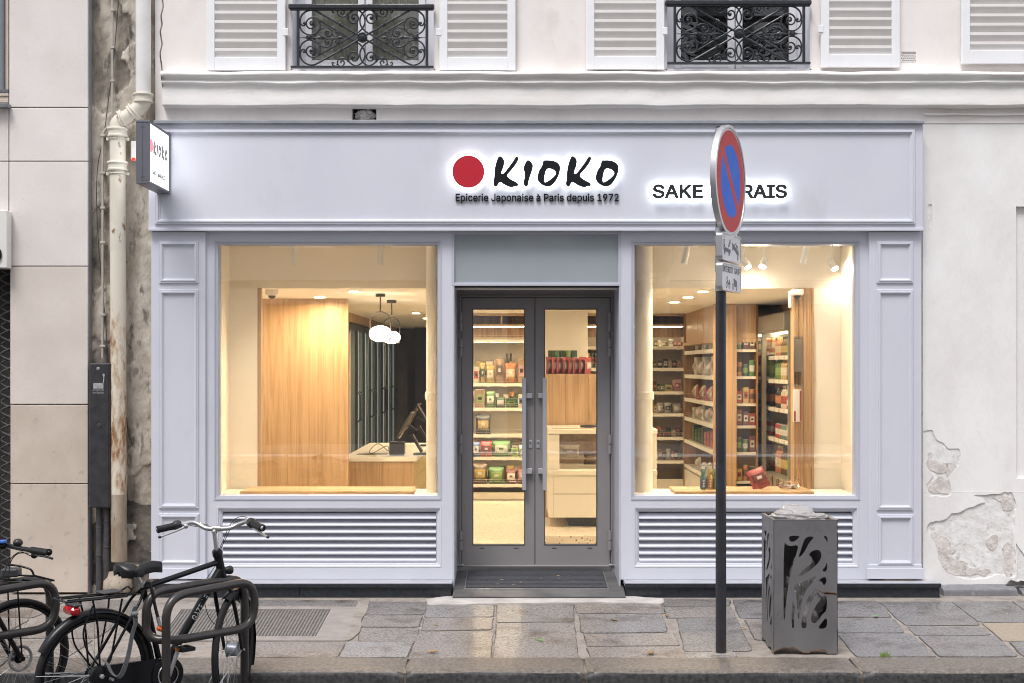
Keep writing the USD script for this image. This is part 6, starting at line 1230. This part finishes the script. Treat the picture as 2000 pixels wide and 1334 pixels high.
part('rust_edge', ext(tear.buffer(.004).difference(tear).intersection(sheet_.difference(holes)), -.0008, .0002).apply_translation([bx0, byf, bz0]), 'rust', lbn); part('rust_edge', ext(foot.buffer(.006).difference(foot).intersection(sheet_), -.0008, .0002).apply_translation([bx0, byf, bz0]), 'rust', lbn)
cu = [(478,735),(500,742),(520,765),(548,772),(556,790),(530,798),(505,772)]
part('curled_tear', ext(Polygon(zb2(cu)).buffer(0), -.010, -.003).apply_translation([bx0, byf, bz0]), 'bin_paint', lbn)
part('latch_strip', [cb(bx1 - .002, bx1 + .004, byf + .004, byf + .02, bz0 + bh * (1285 - c) / 1135, bz0 + bh * (1285 - a) / 1135, .001) for a, c in ((255, 395), (1075, 1215))], 'bin_paint', lbn)
part('scratched_tag', [tube(spline([(bx0 + x, byf - .0004, bz0 + z) for x, z in zb2(p)], 6), .0007, 5) for p in ([(218,215),(262,210)], [(240,195),(244,238)], [(300,165),(280,210),(300,255),(325,215),(305,170)], [(335,170),(350,240),(372,165)], [(400,215),(425,200),(420,230),(402,215)], [(380,175),(440,190),(400,245)], [(470,175),(500,240)], [(500,180),(468,245)], [(520,180),(515,240),(545,230)], [(560,190),(590,180),(600,240)])], 'bin_inner', lbn)
bg = thing('bin_bag', 'crumpled translucent grey rubbish bag bulging from the litter bin', 'rubbish bag')
v = trimesh.creation.icosphere(5, 1.0).vertices; fcs = trimesh.creation.icosphere(5, 1.0).faces
def crumple(v, s, c, k, amp, seed):
    r = .75 * np.abs(meshkit.noise(v * k + 7, seed) - .5) * 2 + .25 * np.abs(meshkit.noise(v * k * 2.6 + 3, seed + 1) - .5) * 2; return v * (1 - amp * .5 + amp * r[:, None]) * s + c
cx, cy = (bx0 + bx1) / 2, byf + bd / 2
part('inner_liner', [bx(bx0 + .012, bx1 - .012, byf + bd - .03, byf + bd - .026, bz0 + .03, bz1 - .05), bx(bx0 + .010, bx0 + .013, byf + .06, byf + bd - .031, bz0 + .03, bz1 - .05), bx(bx1 - .016, bx1 - .013, byf + .02, byf + bd - .031, bz0 + .03, bz1 - .05)], 'bin_inner', lbn); part('bag_body', TM(crumple(v, np.array([bw * .33, bd * .34, bh * .30]), np.array([cx + bw * .09, cy + .02, bz0 + bh * .38]), 2.2, .5, 3), fcs), 'bin_bag', bg, smooth=True)
part('bag_top', TM(crumple(v, np.array([.135, .11, .058]), np.array([bx0 + .185, cy - .01, bz1 + .026]), 1.3, .30, 9), fcs), 'bin_bag', bg, smooth=True)
part('bag_rim', TM(crumple(v, np.array([bw * .45, bd * .44, .05]), np.array([cx - .01, cy, bz1 - .012]), 2.0, .5, 5), fcs), 'bin_bag', bg, smooth=True)
part('bag_fold', TM(crumple(v, np.array([.12, .07, .03]), np.array([bx0 + .27, byf + .11, bz1 + .010]), 1.7, .5, 15), fcs), 'bin_bag', bg, smooth=True)

# ------------------------------------------------------------------ cycle racks
def rack_path():
    d = lambda px, py, dd: np.array([(px - 1000) * dd / F, dd - D, CZ - (py - HOR) * dd / F])
    u = np.array([.63, .78, 0]); A = np.array([-1.925, -3.32, 0]); zt_, zl_ = .60, .335
    ft = np.array([-1.53, -2.83, 0]); Bt = np.array([-1.625, -2.665, 0]); lf = np.array([-2.065, -3.22, 0])
    Z_ = lambda p, z: np.array([p[0], p[1], z])
    return bend([Z_(A, ROADZ - .02), Z_(A, zt_ - .005), Z_(ft, zt_ + .012), Z_(ft, zl_ + .0), Z_(A + u * .05 + np.array([.02, -.0, 0]) * 0 + np.array([-.01, .055, 0]), zl_), Z_(lf, zl_ + .01), Z_(lf, zt_), Z_(Bt, zt_ + .006), Z_(Bt, ROADZ - .02)], .135, 9)
RP = rack_path(); ro = RP[0].copy(); ro[2] = ROADZ
def rack(label):
    t = thing('cycle_rack', label, 'cycle rack', tuple(ro), group='looped steel cycle racks')
    part('bent_tube', tube(RP - ro, .0245, 14), 'rack_paint', t, smooth=True)
    for e in (RP[0], RP[-1]): part('foot_flange', lathe([(.06, .02), (.06, .026), (.03, .03)], e - ro, (0, 0, 1), 18), 'rack_paint', t)
    return t
rk = rack('dark brown looped tube cycle rack in front of the bicycle with silver handlebar')
copy_of(rk, 'cycle_rack', 'dark brown looped tube cycle rack cut by the left edge of the photo', ro + np.array([-1.175, -.02, 0.0]))

# ------------------------------------------------------------------ bicycles
def wheel(parent, c, axis, R, hub='bike_black', hubr=.03, hubw=.04, seed=0):
    c = np.asarray(c, float); u, w, a = frame_of(axis)
    g = part('tyre', torus(c, axis, R - .018, .019, 64, 10), 'tyre_rubber', parent, smooth=True); part('tread_line', [torus(c + a * s * .0135, axis, R - .022, .0022, 64, 4) for s in (-1, 1)], 'bike_letters' if seed == 0 else 'tyre_rubber', g)
    part('rim', [torus(c + a * s * .008, axis, R - .044, .0075, 64, 6) for s in (-1, 1)], 'bike_black', parent, smooth=True)
    sp = []
    for k in range(32):
        t = 2 * np.pi * k / 32; s = 1 if k % 2 else -1; t2 = t + (.62 if (k // 2) % 2 else -.62)
        p = c + (R - .05) * (math.cos(t) * u + math.sin(t) * w); q_ = c + a * s * hubw * .8 + hubr * .9 * (math.cos(t2) * u + math.sin(t2) * w); sp.append(rod(p, q_, .0011, 4))
    part('spokes', sp, 'spoke_steel', parent, kind='stuff')
    h = part('hub', lathe([(hubr, -hubw), (hubr * 1.05, -hubw + .004), (hubr * .85, -hubw + .006), (hubr * .85, hubw - .006), (hubr * 1.05, hubw - .004), (hubr, hubw)], c, axis, 18), hub, parent, smooth=40)
    part('axle', rod(c - a * .072, c + a * .072, .006, 8), 'bike_silver', h)
Rw = .34; hz_ = ROADZ + Rw
def hubat(px, y): return np.array([(px - 1000) * (D + y) / F, y, hz_])
Rb, Fb = hubat(184, -3.36), hubat(455.5, -2.74)
hu = Fb - Rb; hu[2] = 0; hu /= np.linalg.norm(hu); rn = np.array([hu[1], -hu[0], 0])                # heading, and the right-hand side that faces the street
def onp(px, py, off=0.0):
    r = np.array([(px - 1000) / F, 1.0, -(py - HOR) / F]); o = np.array([0, -D, CZ]); p0 = Rb + rn * off
    return o + r * (((p0 - o) @ rn) / (r @ rn))
bk = thing('bicycle', 'black city bicycle with silver handlebar and red rear light at the left', 'bicycle')
wheel(bk, Rb, rn, Rw, hubr=.035); 
fa_ = math.radians(7); fh = np.array([math.sin(fa_), math.cos(fa_), 0]); fn = np.array([fh[1], -fh[0], 0])
wheel(bk, Fb, fn, Rw, hub='galvanised', hubr=.047, hubw=.036)
ST, SC_, HT, HB = onp(278, 1141), onp(273, 1118), onp(424.5, 1080), onp(434.5, 1127); BB = onp(316, 1314)
fr_ = part('frame', tube([HT + (HT - HB) * .0, HB], .026, 14), 'bike_black', bk, smooth=50)
part('top_tube', tube([onp(425, 1098), onp(283, 1147)], .0165, 12), 'bike_black', bk, smooth=50); dA, dB = onp(430, 1112), BB + np.array([0, 0, .01])
part('down_tube', tube([dA, dB], .0245, 14), 'bike_black', bk, smooth=50); part('seat_tube', tube([ST, BB], .017, 12), 'bike_black', bk, smooth=50)
for s in (-1, 1):
    part('seat_stay', tube(bend([ST + rn * s * .015 - np.array([0, 0, .03]), ST + rn * s * .055 - hu * .04 - np.array([0, 0, .08]), Rb + rn * s * .066], .06), .0085, 8), 'bike_black', bk, smooth=True); part('chain_stay', tube([BB + rn * s * .03, Rb + rn * s * .064], .010, 8), 'bike_black', bk, smooth=True)
part('bottom_bracket', rod(BB - rn * .05, BB + rn * .05, .024, 14), 'bike_black', bk)
cr = HB - np.array([0, 0, .045]); up_s = (HT - HB) / np.linalg.norm(HT - HB)
fk = part('fork', [tube(bend([cr + fn * s * .012, cr + fn * s * .052 - np.array([0, 0, .03]), (cr + fn * s * .055 + Fb + fn * s * .055) / 2 + fh * .0, Fb + fn * s * .055], .05), np.linspace(.0145, .010, len(bend([cr, cr + fn * s * .05 - np.array([0, 0, .03]), (cr + Fb) / 2, Fb], .05))), 10) for s in (-1, 1)] + [tube([HB, cr - np.array([0, 0, .012])], .02, 12), tube([cr - fn * .03, cr + fn * .03], .016, 10)], 'bike_black', bk, smooth=50)
part('headset', lathe([(.029, 0), (.031, .01), (.029, .035), (.02, .045)], HT - up_s * .02, up_s, 16), 'bike_black', bk, smooth=40)
# mudguards
def guard_arc(c, axis, R, a0, a1, w, e0=None):
    u_ = np.array([0, 0, 1.0]); f_ = np.cross(u_, axis) * 1.0; f_ = f_ / np.linalg.norm(f_); V, Fc = [], []; n = 36; prof_ = [(-1, -.012), (-.75, .002), (-.3, .008), (.3, .008), (.75, .002), (1, -.012)]
    for k in range(n + 1):
        t = a0 + (a1 - a0) * k / n; rad = u_ * math.cos(t) + f_ * math.sin(t)
        for s, dd in prof_: V.append(c + rad * (R + dd) + axis * s * w)
    m_ = len(prof_)
    for k in range(n):
        for j in range(m_ - 1): a = k * m_ + j; Fc += [(a, a + 1, a + m_ + 1), (a, a + m_ + 1, a + m_)]
    Fc = np.array(Fc); Vv = np.array(V); V2 = Vv + (c - Vv) / np.linalg.norm(Vv - c, axis=1)[:, None] * .0015; return TM(np.vstack([Vv, V2]), np.vstack([Fc, Fc[:, ::-1] + len(Vv)]))
# f_ points forward for axis=-right, so angles run from the top towards the front
ax = -rn; 
mg = part('rear_mudguard', guard_arc(Rb, ax, Rw + .012, math.radians(-112), math.radians(62), .031), 'bike_black', bk, smooth=50)
part('mud_flap', guard_arc(Rb, ax, Rw + .016, math.radians(-128), math.radians(-96), .036), 'anthracite_dark', mg, smooth=50, label='dull grey rubber flap on the mudguard')
part('sticker', guard_arc(Rb, ax, Rw + .0145, math.radians(-63), math.radians(-58), .016), 'cream_sticker', mg)
part('front_mudguard', guard_arc(Fb, -fn, Rw + .012, math.radians(-118), math.radians(24), .030), 'bike_black', bk, smooth=50)
for s in (-1, 1):
    part('mudguard_stay', rod(Rb + rn * s * .066, Rb + rn * s * .033 + (-hu * math.sin(math.radians(82)) + up * math.cos(math.radians(82))) * (Rw + .01), .0028, 6), 'bike_silver', bk); part('mudguard_stay', rod(Fb + fn * s * .055, Fb + fn * s * .032 + (-fh * .93 - up * .36) * (Rw + .01), .0028, 6), 'bike_silver', bk)
# carrier
ra, rb_, rc_ = onp(122, 1172), onp(236, 1161), onp(250, 1150)
for s in (-1, 1):
    part('carrier_rail', tube([ra + rn * s * .084, rb_ + rn * s * .075], .0062, 8), 'bike_black', bk, smooth=True); part('carrier_rail', tube([ra + rn * s * .034 + hu * .01, rb_ + rn * s * .034], .005, 8), 'bike_black', bk, smooth=True)
    m_ = onp(178, 1188); part('carrier_leg', tube(bend([onp(168, 1170) + rn * s * .082, onp(178, 1215) + rn * s * .076, Rb + rn * s * .07 + up * .03], .05), .0058, 8), 'bike_black', bk, smooth=True)
    part('carrier_leg', tube(bend([onp(226, 1166) + rn * s * .075, onp(222, 1195) + rn * s * .066, onp(204, 1290) + rn * s * .068, Rb + rn * s * .07 + up * .028], .04), .0058, 8), 'bike_black', bk, smooth=True)
    part('carrier_leg', tube(bend([onp(168, 1180) + rn * s * .08, onp(150, 1230) + rn * s * .068, onp(156, 1264) + rn * s * .069, Rb + rn * s * .07 + up * .034 + hu * .01], .04), .0052, 8), 'bike_black', bk, smooth=True)
part('carrier_end', tube(bend([ra - rn * .084, ra - hu * .014 - rn * .084, ra - hu * .014 + rn * .084, ra + rn * .084], .01), .0062, 8), 'bike_black', bk, smooth=True)
part('carrier_loop', tube(spline([rb_ - rn * .05, rb_ - rn * .045 + hu * .04 + up * .02, rc_ + up * .012, rb_ + rn * .045 + hu * .04 + up * .02, rb_ + rn * .05], 8), .0055, 8), 'bike_black', bk, smooth=True)
part('carrier_plate', local(cb(-.06, .055, -.052, .052, .004, .012, .003), onp(214, 1158), hu, rn, up), 'anthracite_dark', bk)
part('carrier_stay', [rod(rb_ + rn * s * .03, ST + rn * s * .02 - up * .05, .005, 6) for s in (-1, 1)], 'bike_black', bk)
lt = onp(139.5, 1188) + rn * .0
tl = part('tail_light', local(cb(-.026, .030, -.060, .060, -.034, .012, .014), lt, hu, rn, up), 'red_reflector', bk); part('light_housing', local(cb(-.014, .036, -.058, .058, .0125, .028, .006), lt, hu, rn, up), 'plastic_clear' if False else 'anthracite_dark', tl)
# drive side
cc = part('chain_case', [trimesh.convex.convex_hull(np.vstack([lathe([(.095, -.012), (.095, .012)], BB + rn * .052, rn, 24).vertices, lathe([(.048, -.012), (.048, .012)], Rb + rn * .052 + hu * .05, rn, 24).vertices]))], 'bike_black', bk, smooth=30)
part('chain_guard_disc', lathe([(.10, 0), (.098, .006), (.07, .008), (.068, .002)], BB + rn * .066, rn, 32), 'bike_black', cc, smooth=30); part('chainring_ring', torus(BB + rn * .073, rn, .062, .004, 32, 6), 'bike_silver', cc)
part('gear_cap', lathe([(.06, -.01), (.055, .012), (.03, .016)], Rb + rn * .066, rn, 24), 'bike_black', cc, smooth=30); part('axle_nut', [lathe([(.014, 0), (.014, .016), (.008, .02)], Rb + rn * .08, rn, 6), lathe([(.010, 0), (.008, .03)], Rb + rn * .09 + up * -.02 + hu * .05, rn, 8)], 'bike_silver', cc)
ca = onp(331, 1272) - onp(316, 1314); ca /= np.linalg.norm(ca); pe = BB + rn * .085 + ca * .165
part('crank', trimesh.convex.convex_hull(np.vstack([ball(BB + rn * .08, .016, 1).vertices, ball(pe - rn * .0, .011, 1).vertices])), 'bike_silver', bk, smooth=40); part('crank', trimesh.convex.convex_hull(np.vstack([ball(BB - rn * .08, .016, 1).vertices, ball(BB - rn * .085 - ca * .165, .011, 1).vertices])), 'bike_silver', bk, smooth=40)
for s, o in ((1, pe), (-1, BB - rn * .085 - ca * .165)):
    pd = part('pedal', local(trimesh.util.concatenate([cb(-.045, .045, .012, .022, -.011, .011, .003), cb(-.045, .045, .095, .105, -.011, .011, .003), cb(-.047, -.036, .0221, .0949, -.010, .010, .003), cb(.036, .047, .0221, .0949, -.010, .010, .003), cb(-.007, .007, .0, .0949, -.007, .007, .003)]), o, hu, rn * s, up), 'grip_rubber', bk); part('reflector', local(cb(-.0485, -.0472, .035, .082, -.007, .007, .0005), o, hu, rn * s, up), 'amber_reflector', pd)
# saddle on its post
sd_o = onp(262, 1108); nx, ny = 22, 13; V, Fc = [], []
for i in range(nx):
    t = i / (nx - 1); xx = -.12 + .27 * t; wd = .105 * (1 - t) ** .55 * (1 if t < .5 else 1) + .024 * t + .012 if t > .0 else .09
    wd = np.interp(t, [0, .08, .25, .45, .7, .92, 1], [.055, .088, .098, .062, .034, .028, .014]); hgt = np.interp(t, [0, .2, .5, .8, 1], [.030, .036, .022, .026, .016])
    for j in range(ny):
        q_ = -1 + 2 * j / (ny - 1); V.append((xx - .02 * (1 - abs(q_)) * (t < .05), q_ * wd, hgt - .012 * math.exp(-(q_ / .25) ** 2) * (t < .5) - .045 * abs(q_) ** 2.6 * (1 if t < .5 else .7)))
n0 = len(V); V += [(x, y * .84, z - .032) for x, y, z in V]
for i in range(nx - 1):
    for j in range(ny - 1): a = i * ny + j; Fc += [(a, a + ny, a + ny + 1), (a, a + ny + 1, a + 1), (n0 + a, n0 + a + ny + 1, n0 + a + ny), (n0 + a, n0 + a + 1, n0 + a + ny + 1)]
edge = [j for j in range(ny)] + [i * ny + ny - 1 for i in range(1, nx)] + [(nx - 1) * ny + j for j in range(ny - 2, -1, -1)] + [i * ny for i in range(nx - 2, 0, -1)]
for a, b in zip(edge, edge[1:] + edge[:1]): Fc += [(a, b, n0 + b), (a, n0 + b, n0 + a)]
sdl = part('saddle', local(TM(V, Fc), sd_o + hu * .02, hu, rn, up), 'saddle_vinyl', bk, smooth=60); [part('spring', lathe([(.016, -.05), (.018, -.03), (.016, -.01)], sd_o - hu * .05 + rn * s * .055, up, 12), 'grip_rubber', sdl) for s in (-1, 1)]; part('rail', [tube([sd_o - hu * .05 + rn * s * .05 - up * .03, sd_o + hu * .02 + rn * s * .02 - up * .042, sd_o + hu * .13 + up * -.005], .0045, 6) for s in (-1, 1)], 'bike_silver', sdl)
part('seat_post', tube([ST - (SC_ - ST) * .2, sd_o + hu * .005 - up * .03], .0135, 12), 'bike_silver', bk, smooth=50); part('seat_clamp', lathe([(.021, -.014), (.022, 0), (.02, .014)], ST, SC_ - ST, 16), 'bike_letters', bk, smooth=40)
# steering: stem, bar, grips, levers
S0, S1, Bc = onp(423, 1076), onp(419, 1044), onp(424, 1032)
sv = (S1 - S0); 
stm = part('stem', tube([S0 - sv * .1, S1, S1 + sv * .15], .0125, 12), 'bike_silver', bk, smooth=50); part('stem_head', tube([S1 + sv * .12, S1 + sv * .25 + fh * .03 + up * .012, Bc], [.016, .017, .016], 12), 'bike_silver', stm, smooth=50); part('bar_clamp', rod(Bc - fn * .024, Bc + fn * .024, .019, 14), 'bike_silver', stm, smooth=50)
def bp(px, py, lat): 
    d = (D + Bc[1]) * 1.0; return None
def pix(px, py, depth): return np.array([(px - 1000) * depth / F, depth - D, CZ - (py - HOR) * depth / F])
d0_ = D + Bc[1]
L = [pix(306, 1035, d0_ - .10), pix(332, 1029, d0_ - .06), pix(357, 1024, d0_ - .02), pix(373, 1020.5, d0_ + .01), pix(385, 1023, d0_ + .015), pix(400, 1031, d0_ + .005), pix(412, 1033, d0_)]
Rr = [pix(437, 1032.5, d0_), pix(450, 1031, d0_ + .01), pix(464, 1025, d0_ + .02), pix(477, 1020, d0_ + .01), pix(485, 1018, d0_ - .03), pix(497, 1024, d0_ - .12), pix(513, 1031.5, d0_ - .22)]
bar_ = spline(L + Rr, 6); part('handlebar', tube(bar_, .0138, 10), 'bike_silver', bk, smooth=True)
for g0, g1_, nm in ((L[0], L[1] + (L[2] - L[1]) * .3, 'l'), (Rr[6], Rr[5] + (Rr[4] - Rr[5]) * .25, 'r')):
    u_ = (g1_ - g0) / np.linalg.norm(g1_ - g0); ln = np.linalg.norm(g1_ - g0)
    gp_ = part('grip', lathe([(.017, 0), (.0225, .005), (.0205, .03), (.0215, ln * .55), (.0205, ln * .56), (.022, ln)], g0, u_, 16), 'grip_rubber', bk, smooth=40); part('shifter', lathe([(.024, 0), (.029, .006), (.029, .034), (.024, .042)], g0 + u_ * ln, u_, 18), 'black_plastic', gp_, smooth=40)
    e0, e1 = (pix(364, 1027, d0_ - .03), pix(312, 1049, d0_ - .14)) if nm == 'l' else (pix(489, 1026, d0_ - .06), pix(523, 1049, d0_ - .26))
    lv = part('brake_lever', tube(spline([e0, e0 + (e1 - e0) * .3 - up * .004, e1], 6), np.linspace(.009, .006, 13), 8), 'bike_silver', bk, smooth=True); part('lever_tip', ball(e1, .0085, 2, (1.2, 1, 1)), 'black_plastic', lv, smooth=True); part('lever_clamp', ball(e0 + (e1 - e0) * .02, .016, 2), 'bike_silver', lv, smooth=True)
part('bell', ball(pix(484, 1015, d0_ + .0), .016, 2, (1, 1, .8)), 'bike_silver', bk, smooth=True)
for pts in ([(486, 1017), (478, 1009), (462, 1012), (448, 1028), (436, 1055), (424, 1085), (420, 1102)], [(485, 1019), (470, 1016), (455, 1024), (440, 1054), (428, 1080), (424, 1096)], [(370, 1026), (385, 1028), (392, 1024), (404, 1025), (414, 1033)], [(425, 1098), (412, 1118), (402, 1134), (398, 1160), (404, 1195), (415, 1215), (430, 1224)]):
    part('brake_cable', tube(spline([pix(a, b, d0_ + .03 - .004 * i) for i, (a, b) in enumerate(pts)], 8), .0025, 6), 'black_plastic', bk, smooth=True)
part('head_light', lathe([(.010, -.04), (.022, -.025), (.027, 0), (.023, .01)], onp(441, 1114) + hu * .03, hu, 18), 'black_plastic', bk, smooth=40)
# lettering on the down tube, read upwards
m = meshkit.text_mesh('GAZELLE', .034, .001, True); v = m.vertices; du = (dA - dB) / np.linalg.norm(dA - dB); dn = np.cross(du, rn); dn /= np.linalg.norm(dn); dn = dn if dn[2] > 0 else -dn
wdt = v[:, 0].max(); ang = (v[:, 1] - .016) / .0255; o = dB + du * (np.linalg.norm(dA - dB) * .50)
part('lettering', TM(o + du * (v[:, :1] * .78) + (rn * np.cos(ang)[:, None] + dn * np.sin(ang)[:, None]) * (.0247 + v[:, 2:]), m.faces), 'bike_letters', bk)
# bungee cords and the lock
V_o = [pix(a, b, D + Rb[1] - .06 + .0) for a, b in ((262, 1184), (258, 1196), (262, 1215), (255, 1240), (247, 1280), (236, 1312), (226, 1321), (215, 1312), (207, 1296), (200, 1288))]
bc = thing('bungee_cord', 'grey elastic luggage cords hanging in a loop from the bicycle carrier', 'cord')
for k in range(4): part('strand', tube(spline([p + np.array([.005 * k, .003 * k, -.004 * k * (i > 3)]) for i, p in enumerate(V_o)], 6), .0032, 6), 'strap_grey', bc, smooth=True)
part('knot', [ball(pix(263, 1199, D + Rb[1] - .06), .016, 2, (1.3, 1, .9)), torus(pix(265, 1207, D + Rb[1] - .06), (0, 1, 0), .012, .0025, 14, 5)], 'strap_grey', bc, smooth=True)
lk = thing('bicycle_lock', 'thick cable lock with silver and orange ends hooked under the saddle', 'lock'); ld = D + ST[1] - .05
lp = spline([pix(a, b, ld) for a, b in ((282, 1146), (290, 1136), (296, 1150), (302, 1180), (308, 1204), (313, 1215))], 8)
part('cable', tube(lp, .009, 10), 'grip_rubber', lk, smooth=True); part('silver_end', rod(pix(309.5, 1205, ld), pix(314, 1222, ld), .015, 14), 'bike_silver', lk, smooth=50); part('orange_end', trimesh.convex.convex_hull(np.vstack([ball(pix(311, 1227, ld), .016, 2).vertices, ball(pix(318, 1230, ld), .014, 2).vertices])), 'orange_plastic', lk, smooth=True)

# second bicycle, cut by the left edge
F2, = (hubat(31, -2.95),); h2 = math.radians(40); hu2 = np.array([math.sin(h2), math.cos(h2), 0]); rn2 = np.array([hu2[1], -hu2[0], 0]); R2 = F2 - hu2 * 1.06
b2 = thing('bicycle', 'black bicycle with flat bar and disc brake cut by the left edge', 'bicycle')
wheel(b2, F2, rn2, Rw, seed=1); wheel(b2, R2, rn2, Rw, seed=1)
L2 = lambda f_, z, r_=0.0: F2 + hu2 * f_ + rn2 * r_ + up * (z - F2[2])
cw2 = L2(-.16, .58 - .02); ht2, hb2 = L2(-.27, .80), L2(-.215, .62)
part('frame', tube([ht2, hb2], .028, 14), 'bike_black', b2, smooth=50); part('down_tube', tube([hb2 + up * .03, L2(-.66, .10)], .025, 12), 'bike_black', b2, smooth=50); part('top_tube', tube([ht2 - up * .04, L2(-.83, .60)], .017, 12), 'bike_black', b2, smooth=50); part('seat_tube', tube([L2(-.86, .66), L2(-.66, .10)], .017, 12), 'bike_black', b2, smooth=50)
for s in (-1, 1):
    part('fork', tube(bend([hb2 - up * .02, hb2 - up * .05 + rn2 * s * .06, F2 + rn2 * s * .06], .04), .0145, 10), 'bike_black', b2, smooth=True); part('seat_stay', tube([L2(-.85, .62, s * .02), R2 + rn2 * s * .065], .009, 8), 'bike_black', b2, smooth=True); part('chain_stay', tube([L2(-.66, .10, s * .03), R2 + rn2 * s * .065], .011, 8), 'bike_black', b2, smooth=True)
part('brake_disc', tube([F2 + rn2 * .05 + .068 * (math.cos(t) * hu2 + math.sin(t) * up) for t in np.linspace(0, 2 * np.pi, 33)[:-1]], .009, 6, closed=True), 'anthracite_metal', b2); part('axle_nut', lathe([(.016, 0), (.014, .022)], F2 + rn2 * .06, rn2, 12), 'bike_black', b2)
for s in (-1, 1): part('front_stay', rod(F2 + rn2 * s * .07, L2(-.02, .59, s * .055), .005, 6), 'bike_black', b2)
gz2 = pix(20, 1064, D + F2[1] - .1); dd2 = D + F2[1]
part('stem', tube([ht2, ht2 + up * .06, pix(10, 1066, dd2 - .1)], .019, 12), 'bike_black', b2, smooth=True)
hb_ = [pix(-120, 1050, dd2 + .15), pix(-40, 1058, dd2 + .0), pix(10, 1065, dd2 - .1), pix(45, 1072, dd2 - .2), pix(97, 1079, dd2 - .38)]; part('handlebar', tube(spline(hb_, 6), .0135, 10), 'bike_black', b2, smooth=True)
u_ = (hb_[4] - hb_[3]); part('grip', [lathe([(.018, 0), (.019, .01), (.018, np.linalg.norm(u_) * .62), (.020, np.linalg.norm(u_) * .66)], hb_[4] - u_ * .68, u_, 14)], 'grip_rubber', b2, smooth=40)
part('brake_lever', [tube(spline([pix(66, 1084, dd2 - .28), pix(84, 1086, dd2 - .36), pix(102, 1091, dd2 - .44)], 6), .007, 8), ball(pix(67, 1084, dd2 - .27), .02, 2)], 'bike_black', b2, smooth=True); part('bell', ball(pix(35, 1060, dd2 - .15), .028, 2, (1, 1, .85)), 'black_plastic', b2, smooth=True); part('phone_clip', local(cb(-.022, .022, -.02, .02, -.009, .009, .004), pix(4, 1058, dd2 - .12), (1, 0, 0), (0, 1, 0), up), 'blue_plastic', b2)
for pts in ([(60, 1086), (40, 1078), (22, 1090), (12, 1110), (4, 1130)], [(58, 1080), (34, 1082), (20, 1100), (17, 1130)]): part('brake_cable', tube(spline([pix(a, b, dd2 - .16) for a, b in pts], 8), .003, 6), 'black_plastic', b2, smooth=True)
c0 = dd2 + .05; top = [pix(12, 1102, c0), pix(42, 1106, c0 - .02), pix(62, 1112, c0 - .03), pix(67, 1126, c0 - .03)]
part('front_carrier', [tube(bend(top, .05), .0065, 8), tube([pix(5, 1122, c0), pix(66, 1125, c0 - .03)], .006, 8), tube([pix(0, 1130, c0 + .08), pix(100, 1136, c0 + .02)], .006, 8), tube([pix(66, 1124, c0 - .03), pix(106, 1134, c0 + .06)], .006, 8), tube([pix(15, 1136, c0 - .05), pix(84, 1138, c0 - .03)], .006, 8)], 'bike_black', b2, smooth=True); part('carrier_bag', local(cb(-.05, .05, -.04, .04, 0, .05, .008), pix(22, 1126, c0), (1, 0, 0), (0, 1, 0), up), 'anthracite_dark', b2)
part('saddle', local(TM(V, Fc), L2(-.87, .80), hu2, rn2, up), 'saddle_vinyl', b2, smooth=60); part('seat_post', tube([L2(-.86, .66), L2(-.885, .78)], .014, 10), 'bike_silver', b2)
part('crank', tube([L2(-.66, .10, .08), L2(-.58, -.02, .085)], .010, 8), 'bike_silver', b2); part('chainring', lathe([(.09, 0), (.09, .006)], L2(-.66, .10, .05), rn2, 28), 'bike_black', b2)
part('mudguard', guard_arc(R2, -rn2, Rw + .012, math.radians(-100), math.radians(50), .03), 'bike_black', b2, smooth=50)
